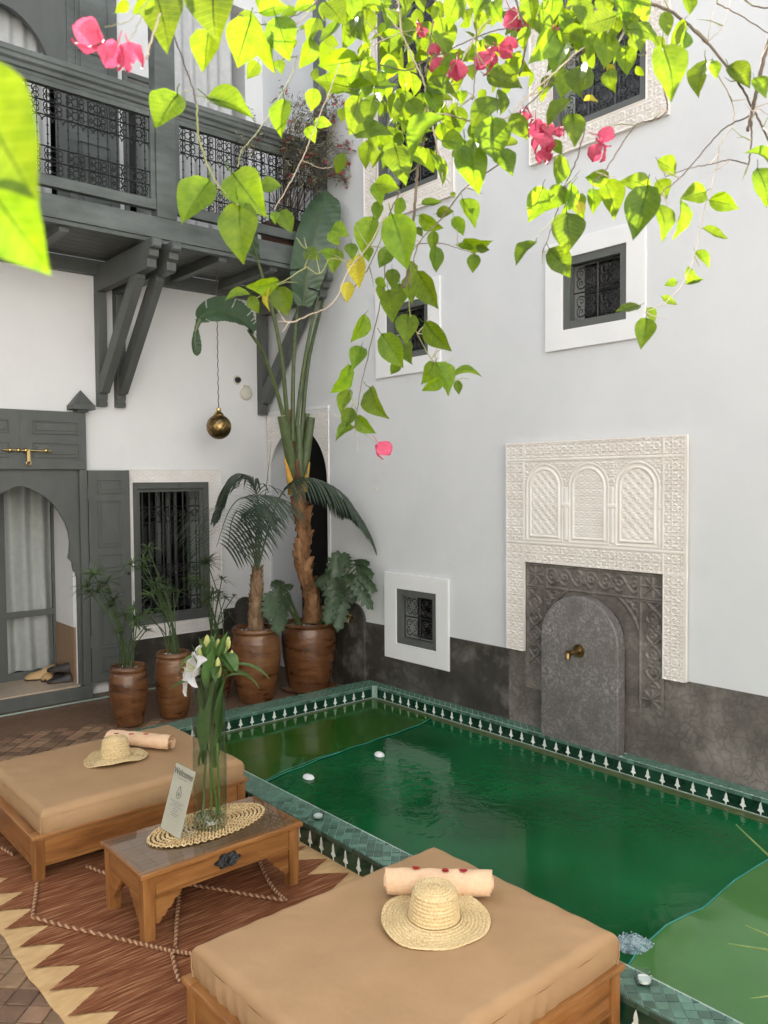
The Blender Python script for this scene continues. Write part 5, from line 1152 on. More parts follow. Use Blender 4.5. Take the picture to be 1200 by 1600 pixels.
# triangulated strip field that follows the waviness
def fine(poly, jag):
    out = []
    for p, q in zip(poly, poly[1:]):
        n = 7
        for k in range(n): f = k / n; j = jag * (1 if k % 2 else -1); out.append((p[0] + (q[0] - p[0]) * f + j, p[1] + (q[1] - p[1]) * f))
    return out
lf_, rt_ = fine(left, .0022), fine(right, .0022); n = min(len(lf_), len(rt_)); nx = 16; Pr = np.zeros((n, nx, 3))
for k in range(n):
    for i in range(nx):
        f = i / (nx - 1); x = lf_[k][0] + (rt_[k][0] - lf_[k][0]) * f; y = lf_[k][1] + (rt_[k][1] - lf_[k][1]) * f; Pr[k, i] = (x, y, .0105 + .0022 * math.sin(x * 17 + y * 6) * math.sin(y * 13))
grid_mesh(Pr, 'red_field', rug_red, rug)
def cord(pts, tail=0):
    P = [on_z(*p, z=.015) if len(p) == 2 else V(p) for p in pts]; L = sum((P[i + 1] - P[i]).length for i in range(len(P) - 1)); n = max(8, int(L / .006)); C = bez(P, n); a = MB()
    for ph in (0, math.pi):
        Q_ = []
        for i, c in enumerate(C):
            t = (C[min(i + 1, n - 1)] - C[max(i - 1, 0)]).normalized(); s_ = V((-t.y, t.x, 0)); an = i * .006 / .028 * 2 * math.pi + ph; Q_.append(c + s_ * .0044 * math.cos(an) + V((0, 0, 1)) * (.003 + .0040 * math.sin(an)))
        a = MB(); a.tube(Q_, .0047, 6); o_ = a.build('braided_cord' if ph == 0 else 'light_strand', cord_m if ph == 0 else cord_l, rug if ph == 0 else o_, smooth='all')
for c_ in ([(58, 1380), (55, 1405), (51, 1434)], [(51, 1434), (110, 1450), (180, 1466), (230, 1478), (268, 1487), (302, 1492)], [(282, 1386), (277, 1430), (274, 1482)], [(268, 1487), (273, 1510), (280, 1535)], [(288, 1382), (340, 1390), (395, 1400), (447, 1408)], [(402, 1338), (412, 1362), (428, 1390), (447, 1408)], [(136, 1354), (155, 1362), (175, 1368)], [(0, 1324), (10, 1330), (20, 1336)]): cord(c_)

# ------------------------------------------------------------------ day beds
def daybed(x0, x1, y0, y1, label, cush):
    t = thing('daybed', ((x0 + x1) / 2, (y0 + y1) / 2, 0), label, 'daybed', 'cushioned daybeds by the pool')
    zb, zt = .072, .196; pw = .046
    for (x, y) in ((x0, y0), (x1 - pw, y0), (x0, y1 - pw), (x1 - pw, y1 - pw)): a = MB(); a.box(x, x + pw, y, y + pw, .012, zt); a.build('post', wood_v, t, bevel=.004)
    for y in (y0 + .008, y1 - .030): a = MB(); a.box(x0 + pw + .0003, x1 - pw - .0003, y, y + .022, zb, zt); a.build('side_board', wood, t, bevel=.002)
    for x in (x0 + .008, x1 - .030): a = MB(); a.box(x, x + .022, y0 + pw + .0003, y1 - pw - .0003, zb, zt); a.build('end_board', wood_y, t, bevel=.002)
    for k, (o_, h0, h1) in enumerate(((.003, zb - .004, zb + .008), (.0055, zb + .0085, zb + .016))):
        a = MB(); a.box(x0 + pw + .0006, x1 - pw - .0006, y0 + o_, y0 + .0078, h0, h1); a.box(x0 + pw + .0006, x1 - pw - .0006, y1 - .0078, y1 - o_, h0, h1); a.box(x0 + o_, x0 + .0078, y0 + pw + .0006, y1 - pw - .0006, h0, h1); a.box(x1 - .0078, x1 - o_, y0 + pw + .0006, y1 - pw - .0006, h0, h1)
        a.build('bead_moulding', wood, t, kind='stuff')
    e = .012
    for (a0, a1, b0, b1, m) in ((x0 - e, x1 + e, y0 - e, y0 + .05, wood), (x0 - e, x1 + e, y1 - .05, y1 + e, wood), (x0 - e, x0 + .05, y0 + .0505, y1 - .0505, wood_y), (x1 - .05, x1 + e, y0 + .0505, y1 - .0505, wood_y)):
        a = MB(); a.box(a0, a1, b0, b1, zt + .0004, zt + .019); a.build('top_rail', m, t, bevel=.005)
    a = MB(); a.box(x0 + .035, x1 - .035, y0 + .035, y1 - .035, .13, .145); a.build('base_board', wood, t)
    # cushion with soft bulging top, seams and little puckers
    cx0, cx1, cy0, cy1, z0, z1 = cush; nu, nv = 110, 96; r = .036
    def prof(n, a, b):
        return a + (b - a) * (np.arange(n) / (n - 1))
    bm = bmesh.new(); U = np.linspace(-1, 1, nu); Vv = np.linspace(-1, 1, nv)
    def sup(u): return np.sign(u) * (1 - (1 - abs(u)) ** 1.6) if abs(u) < 1 else np.sign(u)
    Pt = np.zeros((nu, nv, 3))
    for i in range(nu):
        for k in range(nv):
            uu, vv = sup(U[i]), sup(Vv[k]); dx = (1 - abs(uu)) * (cx1 - cx0) / 2; dy = (1 - abs(vv)) * (cy1 - cy0) / 2; d = min(dx, dy)
            z = z1 - (r - math.sqrt(max(0, r * r - (r - min(d, r)) ** 2))) * .9 + .010 * (1 - uu * uu) * (1 - vv * vv)
            z += .0018 * math.sin(uu * 6 + vv * 4) * math.sin(vv * 5 - uu * 2) * min(1, d / .06)
            Pt[i, k] = ((cx0 + cx1) / 2 + uu * (cx1 - cx0) / 2, (cy0 + cy1) / 2 + vv * (cy1 - cy0) / 2, z)
    for i in range(nu):
        for k in range(nv):
            x_, y_, z_ = Pt[i, k]; dx = min(x_ - cx0, cx1 - x_); dy = min(y_ - cy0, cy1 - y_); d = max(min(dx, dy), 0)
            Pt[i, k, 2] += (.0020 * math.sin((x_ + y_) * 48 + math.sin(x_ * 9) * 2) * math.exp(-d / .05) * (1 if d > .012 else d / .012) + .0010 * math.sin(x_ * 13 - y_ * 7 + 2 * math.sin(y_ * 5)) * min(1, d / .05))
    cu = grid_mesh(Pt, 'cushion', cushion_m, t)
    zs = Pt[0, 0, 2]
    ring = [Pt[i, 0] for i in range(nu)] + [Pt[-1, k] for k in range(1, nv)] + [Pt[i, -1] for i in range(nu - 2, -1, -1)] + [Pt[0, k] for k in range(nv - 2, 0, -1)]
    ns = 12; m_ = len(ring); Ps = np.zeros((ns, m_ + 1, 3)); ctr = np.array(((cx0 + cx1) / 2, (cy0 + cy1) / 2, 0))
    for j in range(ns):
        f = j / (ns - 1)
        for i in range(m_ + 1):
            p = np.array(ring[i % m_]); out = (p - ctr); out[2] = 0
            ex = min(1, (1 - abs(out[0]) / ((cx1 - cx0) / 2)) * 8) ; ey = min(1, (1 - abs(out[1]) / ((cy1 - cy0) / 2)) * 8); e_ = max(ex, ey)
            nrm = np.array((np.sign(out[0]) if abs(out[0]) >= (cx1 - cx0) / 2 - 1e-6 else 0, np.sign(out[1]) if abs(out[1]) >= (cy1 - cy0) / 2 - 1e-6 else 0, 0))
            bul = .007 * math.sin(math.pi * f) * max(0, min(1, e_)) - .012 * f * f
            s_ = p[0] * 1.0 + p[1] * 1.0; pk = .0048 * math.sin(s_ * 105 + f * 2) * math.exp(-((s_ * 2.6) % 1.9 - .8) ** 2 * 7) * f ** .6 + .0016 * math.sin(s_ * 31)
            Ps[j, i] = p + nrm * (bul + pk); Ps[j, i, 2] = p[2] * (1 - f) + z0 * f
    grid_mesh(Ps, 'cushion_border', cushion_m, cu)
    for (sx, sy) in ((0, 0), (1, 0), (0, 1), (1, 1)):
        X_, Y_ = (cx1, cx0)[sx == 0], (cy1, cy0)[sy == 0]; a = MB(); a.tube([(X_ + (.001 if sx else -.001), Y_ + (.001 if sy else -.001), zs), (X_ + (.001 if sx else -.001), Y_ + (.001 if sy else -.001), (zs + z0) / 2), (X_ - (.006 if sx else -.006), Y_ - (.006 if sy else -.006), z0)], .0028, 5); a.build('seam', cushion_m, cu)
    return t
daybed(-3.145, -2.088, -3.018, -2.225, 'daybed with tan cushion nearest the plant pots, beyond the low table', (-3.118, -2.105, -3.03, -2.20, .19, .322))
daybed(-3.115, -2.047, -5.225, -4.375, 'daybed with tan cushion at the pool edge, in front of the low table', (-3.10, -2.055, -5.222, -4.388, .19, .322))

# ------------------------------------------------------------------ low table
tb = thing('low_table', (-2.64, -3.61, 0), 'low honey pine table with scalloped brackets and a dark metal pull', 'table')
TX0, TX1, TY0, TY1, TZ = -3.004, -2.272, -3.802, -3.405, .285
for (x, y) in ((TX0 + .012, TY0 + .012), (TX1 - .064, TY0 + .012), (TX0 + .012, TY1 - .064), (TX1 - .064, TY1 - .064)):
    a = MB(); q = .052; k_ = .004
    a.add([(x + k_, y + k_, .009), (x + q - k_, y + k_, .009), (x + q - k_, y + q - k_, .009), (x + k_, y + q - k_, .009), (x, y, .262), (x + q, y, .262), (x + q, y + q, .262), (x, y + q, .262)], [(0, 3, 2, 1), (4, 5, 6, 7), (0, 1, 5, 4), (1, 2, 6, 5), (2, 3, 7, 6), (3, 0, 4, 7)])
    a.build('leg', wood_v, tb, bevel=.003)
ax0, ax1 = TX0 + .0645, TX1 - .0645
for y0, y1 in ((TY0 + .016, TY0 + .034), (TY1 - .034, TY1 - .016)): a = MB(); a.box(ax0, ax1, y0, y1, .178, .262); a.build('apron', wood, tb, bevel=.002)
for x0, x1 in ((TX0 + .016, TX0 + .034), (TX1 - .034, TX1 - .016)): a = MB(); a.box(x0, x1, TY0 + .0645, TY1 - .0645, .178, .262); a.build('apron', wood_y, tb, bevel=.002)
for y in (TY0 + .0095, TY0 + .0095):
    pass
a = MB(); a.box(ax0, ax1, TY0 + .010, TY0 + .0158, .176, .183); a.build('bead_moulding', wood, tb, bevel=.0015)
a = MB(); a.box(ax0, ax1, TY0 + .012, TY0 + .0158, .186, .190); a.build('bead_moulding', wood, tb)
sc_ = [(0, 0), (0, -.105), (.012, -.108), (.022, -.098), (.026, -.088), (.036, -.088), (.046, -.074), (.050, -.064), (.062, -.062), (.074, -.046), (.078, -.034), (.092, -.032), (.104, -.016), (.112, 0)]
for y in (TY0 + .020, TY1 - .032):
    a = MB(); a.prism([(ax0 + x, .1775 + z) for x, z in sc_], 'Y', y, y + .012); a.build('bracket', wood, tb); a = MB(); a.prism([(ax1 - x, .1775 + z) for x, z in sc_], 'Y', y, y + .012); a.build('bracket', wood, tb)
for x in (TX0 + .020, TX1 - .032):
    a = MB(); a.prism([(TY0 + .0645 + u * .85, .1775 + z) for u, z in sc_], 'X', x, x + .012); a.build('bracket', wood_y, tb); a = MB(); a.prism([(TY1 - .0645 - u * .85, .1775 + z) for u, z in sc_], 'X', x, x + .012); a.build('bracket', wood_y, tb)
for (x0, x1, y0, y1, m) in ((TX0, TX1, TY0, TY0 + .034, wood), (TX0, TX1, TY1 - .034, TY1, wood), (TX0, TX0 + .034, TY0 + .0344, TY1 - .0344, wood_y), (TX1 - .034, TX1, TY0 + .0344, TY1 - .0344, wood_y)):
    a = MB(); a.box(x0, x1, y0, y1, .2625, .2815); a.build('top_rail', m, tb, bevel=.0035)
nl = 12
for i in range(nl):
    x = TX0 + .035 + (TX1 - TX0 - .07) * i / nl; a = MB(); a.box(x, x + (TX1 - TX0 - .07) / nl - .0008, TY0 + .0348, TY1 - .0348, .266, .2795); a.build('top_slat', veneer, tb)
a = MB(); a.box(TX0 + .006, TX1 - .006, TY0 + .006, TY1 - .006, .2822, .2850); a.build('glass_top', thin_glass('table_glass', (.93, .93, .92), 1.6), tb, bevel=.001, segs=1)
# pierced oval pull
ec = V((-2.632, TY0 + .0155, .224)); a = MB(); eo = []
for k in range(28): t = 2 * math.pi * k / 28; rr = 1 + .14 * math.cos(6 * t); eo.append((ec.x + .054 * rr * math.cos(t), ec.z + .029 * rr * math.sin(t)))
a.prism(eo, 'Y', ec.y - .005, ec.y); pl = a.build('escutcheon', iron, tb)
a = MB(); Pz = lambda u, v: (ec.x + u, ec.y - .008, ec.z + v)
for k in range(6): t = 2 * math.pi * k / 6; scroll(a, .034 * math.cos(t), .016 * math.sin(t), .013, t, 1.4, Pz, .0036, 14, 1 if k % 2 else -1)
a.tube([Pz(.045 * math.cos(t), .022 * math.sin(t)) for t in np.linspace(0, 2 * math.pi, 24)], .003, 5); a.build('filigree', iron_g, pl)
a = MB(); a.tube([Pz(.024 * math.cos(t), -.004 + .016 * math.sin(t)) for t in np.linspace(math.pi, 2 * math.pi, 10)], .0045, 6); a.build('bail', iron, pl)

# rush placemat: oval of braided rows
pmz = .2852; mt = thing('placemat', (-2.6, -3.57, pmz), 'oval braided rush placemat on the low table under the vase', 'placemat')
mc = V((-2.598, -3.567, 0)); mA, mB_, mrot = .268, .140, math.radians(4)
a = MB(); a.prism([(mc.x + mA * math.cos(t) * math.cos(mrot) - mB_ * math.sin(t) * math.sin(mrot), mc.y + mA * math.cos(t) * math.sin(mrot) + mB_ * math.sin(t) * math.cos(mrot)) for t in np.linspace(0, 2 * math.pi, 48)[:-1]], 'Z', pmz + .0004, pmz + .003); a.build('backing', mat_dark, mt)
kn = MB()
for ring in range(13):
    f = 1 - ring / 13; A_, B_ = mA * f + .002, max(mB_ - (mA * (1 - f)) * .52 * 1.0, .004); per_ = 2 * math.pi * math.sqrt((A_ * A_ + B_ * B_) / 2); n = max(6, int(per_ / .0125))
    for k in range(n):
        t = 2 * math.pi * (k + .5 * (ring % 2)) / n; x, y = A_ * math.cos(t), B_ * math.sin(t); tx, ty = -A_ * math.sin(t), B_ * math.cos(t); l_ = math.hypot(tx, ty); tx, ty = tx / l_, ty / l_
        sg = 1 if k % 2 else -1; dx_, dy_ = tx * .0062 - ty * .006 * sg, ty * .0062 + tx * .006 * sg
        def W3(x_, y_, z_): return V((mc.x + x_ * math.cos(mrot) - y_ * math.sin(mrot), mc.y + x_ * math.sin(mrot) + y_ * math.cos(mrot), z_))
        kn.tube([W3(x - dx_, y - dy_, pmz + .0035), W3(x, y, pmz + .0085 + random.uniform(-.001, .001)), W3(x + dx_, y + dy_, pmz + .0035)], [.0030, .0042, .0030], 5)
kn.build('braid', mat_straw, mt, smooth='all', kind='stuff')
MZ = pmz + .0095

# card holder
ch = thing('card_holder', (-2.76, -3.56, MZ), 'leaning clear card holder with a cream welcome card on the placemat', 'card holder')
A0, A1 = V((-2.776, -3.478, MZ)), V((-2.768, -3.644, MZ)); T0, T1 = V((-2.698, -3.478, .560)), V((-2.690, -3.644, .558))
ex = (A1 - A0).normalized(); ey = (T0 - A0).normalized(); ez = ex.cross(ey).normalized(); CW, CH = (A1 - A0).length, (T0 - A0).length
if ez.x > 0: ez = -ez
def C3(u, v, d=0): return A0 + ex * u + ey * v + ez * d
def slab(mb, u0, u1, v0, v1, d0, d1): return mb.add([C3(u0, v0, d0), C3(u1, v0, d0), C3(u1, v1, d0), C3(u0, v1, d0), C3(u0, v0, d1), C3(u1, v0, d1), C3(u1, v1, d1), C3(u0, v1, d1)], [(0, 3, 2, 1), (4, 5, 6, 7), (0, 1, 5, 4), (1, 2, 6, 5), (2, 3, 7, 6), (3, 0, 4, 7)])
a = MB(); slab(a, .003, CW - .003, .004, CH - .003, -.0012, 0); a.build('card', card_m, ch)
a = MB(); slab(a, 0, CW, 0, CH, .0004, .0022); a.build('acrylic_front', thin_glass('acrylic', (.96, .97, .96), .6), ch)
a = MB(); slab(a, 0, CW, 0, CH, -.0036, -.0016); a.build('acrylic_back', glass, ch)
a = MB(); a.add([C3(0, .0, -.004), C3(CW, .0, -.004), V(A1) + V((.10, 0, 0)), V(A0) + V((.10, 0, 0)), C3(0, .002, -.004), C3(CW, .002, -.004), V(A1) + V((.10, 0, .002)), V(A0) + V((.10, 0, .002))], [(0, 3, 2, 1), (4, 5, 6, 7), (0, 1, 5, 4), (1, 2, 6, 5), (2, 3, 7, 6), (3, 0, 4, 7)]); a.build('acrylic_foot', glass, ch)
def lettering(txt, size, u, v, m):
    cu = bpy.data.curves.new('lettering', 'FONT'); cu.body = txt; cu.size = size * S; cu.align_x = 'CENTER'; cu.extrude = .0002
    to = bpy.data.objects.new('lettering_curve', cu); col.objects.link(to); dgp = bpy.context.evaluated_depsgraph_get(); me = bpy.data.meshes.new_from_object(to.evaluated_get(dgp)); bpy.data.objects.remove(to)
    o = bpy.data.objects.new('lettering', me); col.objects.link(o); me.materials.clear(); me.materials.append(m); o.parent = ch
    M = Matrix.Identity(4)
    for i in range(3): M[i][0], M[i][1], M[i][2] = ex[i], ey[i], ez[i]
    M.translation = (C3(u, v, .0026) - V(ch['loc0'])) * S; o.matrix_local = M; o['kind'] = 'stuff'
lettering('Welcome', .0385, CW / 2, CH - .043, ink)
a = MB(); rl_ = random.Random(2)
for v_, wd in ((.222, .07), (.128, .10), (.119, .05), (.110, .085), (.100, .035), (.091, .03), (.082, .06), (.074, .045)):
    u_ = CW / 2 - wd / 2
    while u_ < CW / 2 + wd / 2: l_ = rl_.uniform(.006, .014); slab(a, u_, u_ + l_, v_, v_ + .0026, .0023, .0026); u_ += l_ + .0035
a.build('small_print', ink_l, ch, kind='stuff')
a = MB(); q = [(CW / 2 + .017 * math.sin(t) * (1 - .55 * max(0, math.cos(t)) ** 2), .166 + .021 * math.cos(t) + .008 * max(0, math.cos(t)) ** 6) for t in np.linspace(0, 2 * math.pi, 26)]
a.tube([C3(u_, v_, .0028) for u_, v_ in q], .0010, 4)
for k in range(5): t = 2 * math.pi * k / 5; a.tube([C3(CW / 2 + .0085 * math.sin(t) * f, .162 + .0085 * math.cos(t) * f, .0028) for f in (.15, .6, 1)], [.0006, .0016, .0005], 4)
a.build('emblem', ink, ch, kind='stuff')

# ------------------------------------------------------------------ vase with lilies
vc = V((-2.600, -3.590, MZ)); vr, vh = .071, .642
vs = thing('glass_vase', vc, 'tall clear glass cylinder vase half full of water on the low table', 'vase')
a = MB(); a.lathe([(1e-4, .0), (vr, .0), (vr, vh), (vr - .004, vh + .001), (vr - .0045, vh - .002), (vr - .0045, .05)], vc, 48); a.build('cylinder', thin_glass('vase_glass', (.93, .95, .94), 1.7), vs, smooth=True)
a = MB(); a.lathe([(1e-4, .001), (vr - .0012, .001), (vr - .0012, .030), (vr - .006, .040), (1e-4, .043)], vc, 40); a.build('thick_base', glass_b, vs, smooth=True)
a = MB(); a.lathe([(1e-4, .0445), (vr - .0058, .0445), (vr - .0058, .312), (1e-4, .312)], vc, 40); a.build('water', water_v, vs)
def lily_leaf(parent, p0, d, L, w_, droop, seed):
    r = random.Random(seed); d = V(d).normalized(); s_ = d.cross(V((0, 0, 1))); s_ = s_.normalized() if s_.length > .05 else RIGHT; Pl = np.zeros((11, 5, 3)); p = V(p0)
    for i in range(11):
        f = i / 10; wv = w_ * math.sin(math.pi * min(1, f * .9 + .08)) ** .8
        if f > .99: wv = .001
        n_ = s_.cross(d).normalized()
        for k in range(5): g = (k - 2) / 2; Pl[i, k] = p + s_ * g * wv + n_ * abs(g) * wv * .35
        d = (d + V((0, 0, -1)) * droop * .1).normalized(); p = p + d * (L / 10)
    return grid_mesh(Pl, 'leaf', lily_l, parent)
def bud(parent, c, d, L, r_, m=lily_b):
    d = V(d).normalized(); a = MB(); prof = [(r_ * .35, -.5), (r_ * .75, -.38), (r_, -.15), (r_ * .95, .1), (r_ * .6, .36), (r_ * .18, .5)]
    P = [V(c) + d * L * z for r0, z in prof]; nu, nv = 6, 12; Pb = np.zeros((nu, nv + 1, 3)); s_ = d.orthogonal().normalized(); t_ = d.cross(s_)
    for i in range(nu):
        for k in range(nv + 1): an = 2 * math.pi * k / nv; rr = prof[i][0] * (1 + .10 * math.cos(3 * an)); Pb[i, k] = P[i] + (s_ * math.cos(an) + t_ * math.sin(an)) * rr
    return grid_mesh(Pb, 'bud', m, parent)
VD = (vc - CAM).dot(FWD)
def L_(px, py, dd=0.0): return at(px, py, VD + dd)
def lily(base, tops, label, seed, leaves, flower=None):
    r = random.Random(seed); t = thing('lily_stem', base, label, 'lily', 'lilies in the glass vase'); base = V(base)
    top = V(tops[0][0]); neck = vc + V(((top - vc).x * .35, (top - vc).y * .35, vh - .04)); P = bez([base, base.lerp(neck, .5) + V((r.uniform(-.008, .008), r.uniform(-.008, .008), 0)), neck, top], 30); a = MB(); a.tube(P, .0052, 6); a.build('stem', lily_s, t, smooth=True)
    for (c, d, L, rr, m) in tops:
        c = V(c); bs_ = c - V(d).normalized() * L * .5; a = MB(); a.tube(bez([P[22], P[22].lerp(bs_, .6) + V((0, 0, .01)), bs_], 8), .0035, 5); a.build('bud_stalk', lily_l, t); bud(t, c, d, L, rr, m)
    for k in range(leaves):
        i = 12 + int(k * 16 / leaves); an = r.uniform(0, 6.28); inside = i < 23; d = V((math.cos(an) * (.26 if inside else .8), math.sin(an) * (.26 if inside else .8), 1 if inside else .35)); lily_leaf(t, P[i], d, r.uniform(.13, .19) if inside else .15, r.uniform(.018, .028), .4 if inside else 1.6, seed * 31 + k)
    if flower:
        fc, fd = V(flower[0]), V(flower[1]).normalized(); s_ = fd.orthogonal().normalized(); f_t = None
        for k in range(6):
            an = 2 * math.pi * k / 6 + .3; rad = Quaternion(fd, an) @ s_; Pp = np.zeros((12, 7, 3)); wv0 = .036 if k % 2 else .027
            for i in range(12):
                f = i / 11; ang = .35 + 1.55 * f; c_ = fc + fd * (.085 * math.sin(min(ang, 1.5) * .95) * f ** .6 - .055 * max(0, f - .55) * 2) + rad * (.115 * f ** 1.25)
                tn = fd.cross(rad); wv = wv0 * math.sin(math.pi * min(1, f * .9 + .07)) ** .7
                for q in range(7): g = (q - 3) / 3; Pp[i, q] = c_ + tn * g * wv + fd * (.010 * g * g + .003 * math.sin(f * 20 + g * 4) * abs(g))
            grid_mesh(Pp, 'petal', lily_w, t)
        for k in range(6):
            an = 2 * math.pi * k / 6; rad = Quaternion(fd, an) @ s_; a = MB(); a.tube(bez([fc, fc + fd * .05 + rad * .01, fc + fd * .088 + rad * .026], 6), .0016, 4); st_ = a.build('stamen', lily_b, t)
            a = MB(); e = fc + fd * .09 + rad * .027; tn = fd.cross(rad); a.tube([e - tn * .009, e, e + tn * .007], [.0012, .0024, .0012], 5); a.build('anther', pot_m, st_)
        a = MB(); a.tube(bez([P[22], P[22].lerp(fc, .6) + V((0, 0, .012)), fc], 8), .0038, 5); a.build('bud_stalk', lily_l, t)
UPv = V((0, 0, 1))
lily(vc + V((.018, -.03, .05)), [(L_(312, 1026, -.03), (-.05, 0, 1), .082, .0145, lily_b), (L_(328, 1045, -.04), (-.12, -.1, 1), .08, .013, lily_b)], 'lily stem with one wide open white flower beside green buds', 1, 8, (L_(318, 1050, -.02), (-RIGHT * .85 + UPv * .35 - FWD * .45)))
lily(vc + V((-.03, .01, .05)), [(L_(324, 1006, .03), (0, 0, 1), .078, .0155, lily_b), (L_(326, 1036, .0), (.25, .1, 1), .075, .014, lily_b)], 'lily stem carrying the topmost pale green bud', 2, 8)
lily(vc + V((.02, .03, .05)), [(L_(341, 1010, .05), (.02, 0, 1), .066, .0125, lily_b), (L_(341, 1043, -.03), (0, 0, 1), .086, .0145, lily_b)], 'lily stem with two slim green buds close together over the vase rim', 3, 8)
lily(vc + V((.035, -.015, .05)), [(L_(357, 1004, .06), (.05, .05, 1), .052, .011, lily_b), (L_(362, 1030, .02), (.05, 0, 1), .078, .0135, lily_b)], 'lily stem leaning outward, with drooping leaves over the rim towards the pool', 4, 8)
lv_t = [o for o in bpy.data.objects if o.name.startswith('lily_stem')]
for (p, d, L, w_, dr_) in ((L_(352, 1048, -.05), RIGHT * 1 + UPv * .15, .17, .020, 1.3), (L_(358, 1040, -.03), RIGHT * 1 + UPv * .3, .19, .020, 1.2), (L_(350, 1060, .03), RIGHT * .9 + UPv * .5 + FWD * .3, .13, .018, 1.1)): lily_leaf(lv_t[3], p, d, L, w_, dr_, 3)
for (p, d, L, w_, dr_) in ((L_(318, 1062, -.03), -RIGHT + UPv * .12 - FWD * .2, .15, .022, .7), (L_(325, 1075, -.06), RIGHT * .15 + UPv - FWD * .1, .17, .036, .1), (L_(325, 1035, -.05), RIGHT * .1 + UPv * .9, .09, .022, .2)): lily_leaf(lv_t[0], p, d, L, w_, dr_, 5)
for (p, d, L, w_, dr_) in ((L_(327, 1100, -.05), RIGHT * .3 + UPv, .18, .036, .1), (L_(335, 1130, -.05), RIGHT * .25 + UPv, .2, .030, .1), (L_(320, 1120, -.04), -RIGHT * .1 + UPv, .2, .032, .1)): lily_leaf(lv_t[1], p, d, L, w_, dr_, 6)
for (p, d, L, w_, dr_) in ((L_(318, 1165, -.05), -RIGHT * .1 - UPv * .3, .09, .02, .8), (L_(340, 1150, -.04), RIGHT * .1 + UPv, .2, .028, .1), (L_(345, 1110, -.03), RIGHT * .1 + UPv, .17, .026, .1)): lily_leaf(lv_t[2], p, d, L, w_, dr_, 7)

for k in range(10):
    an = k * 2.4; rr_ = .022 + .018 * (k % 3) / 2; zz = .24 + .022 * k
    lily_leaf(lv_t[k % 4], vc + V((rr_ * math.cos(an), rr_ * math.sin(an), zz)), V((math.cos(an + .7) * .13, math.sin(an + .7) * .13, 1)), .17 + .02 * (k % 3), .026 + .005 * (k % 2), .12, 60 + k)
# ------------------------------------------------------------------ hats, towels, petals, candle glasses
def hat(c, R, crown_r, crown_h, tilt, label, seed):
    r = random.Random(seed); c = V(c); t = thing('straw_hat', c, label, 'hat', 'straw hats on the daybeds')
    pr = [(1e-4, crown_h * .985)]
    n1 = 8
    for k in range(1, n1): f = k / n1; pr.append((crown_r * .78 * f, crown_h * (1 - .02 * f - .10 * f ** 4)))
    for k in range(10): f = k / 9; pr.append((crown_r * (.82 + .18 * f ** .8), crown_h * (.86 - .80 * f)))
    nb = 18
    for k in range(1, nb + 1): f = k / nb; pr.append((crown_r + (R - crown_r) * f, crown_h * .055 - .010 * math.sin(f * 2.6) + .004))
    fine = []
    for (r0, z0), (r1, z1) in zip(pr, pr[1:]):
        for k in range(6): f = k / 6; fine.append((r0 + (r1 - r0) * f, z0 + (z1 - z0) * f))
    fine.append(pr[-1]); acc = 0; P = []; last = fine[0]
    for q in fine:
        acc += math.hypot(q[0] - last[0], q[1] - last[1]); last = q; ridge = .0042 * abs(math.sin(acc / .0115 * math.pi)); P.append((q[0], q[1], ridge))
    nv = 90; G = np.zeros((len(P), nv + 1, 3)); rot = Matrix.Rotation(tilt, 3, 'X')
    for i, (rr, z, rg) in enumerate(P):
        for k in range(nv + 1):
            an = 2 * math.pi * k / nv; f = max(0, (rr - crown_r) / (R - crown_r)); wv = f * (.0055 * math.sin(an * 2 + seed) + .004 * math.sin(an * 3 + 1) + .002 * math.sin(an * 7)); fray = .0012 * math.sin(an * 45 + i * 2.4); o_ = (rr + rg * (.7 if z > crown_h * .06 else .1) + f * .006 * math.sin(an * 3 + seed * 2))
            G[i, k] = c + rot @ V((o_ * math.cos(an) * 1.02, o_ * math.sin(an) * .98, z + wv + rg * (1 if z < crown_h * .1 or z > crown_h * .86 else .2) + fray * .5 + .004))
    grid_mesh(G, 'woven_straw', straw, t)
    a = MB(); a.tube([V(G[-1, k]) for k in range(nv + 1)], .0035, 5); a.build('brim_edge', straw, t, smooth=True)
    return t
hat((-2.462, -4.806, .335), .172, .082, .112, .05, 'wide brimmed straw hat by the towel on the daybed at the pool edge', 2)
hat((-2.612, -2.618, .330), .150, .072, .112, -.04, 'straw hat with a taller crown by the towel on the daybed near the pots', 5)
def towel(p0, p1, r_, label, seed):
    p0, p1 = V(p0), V(p1); t = thing('rolled_towel', p0.lerp(p1, .5), label, 'towel', 'rolled peach towels on the daybeds'); ax = (p1 - p0).normalized(); s_ = V((-ax.y, ax.x, 0)); n_ax = 40; nsp = 90; G = np.zeros((n_ax, nsp, 3)); rn = random.Random(seed)
    for i in range(n_ax):
        f = i / (n_ax - 1)
        for k in range(nsp):
            g = k / (nsp - 1); an = g * 2 * math.pi * 2.9 + 4.6; rr = r_ * (.22 + .78 * g) + .0012 * math.sin(f * 25 + an * 3) ; e_ = .005 * math.sin(an * 1.3 + seed) * (1 if f > .5 else -1) * (2 * abs(f - .5)) ** 3 + (f - .5) * .010 * (1 - g)
            G[i, k] = p0.lerp(p1, f) + ax * e_ + s_ * rr * math.cos(an) * 1.12 + V((0, 0, r_ * .93 + rr * math.sin(an) * .93))
    grid_mesh(G, 'cloth', towel_m, t)
    return t
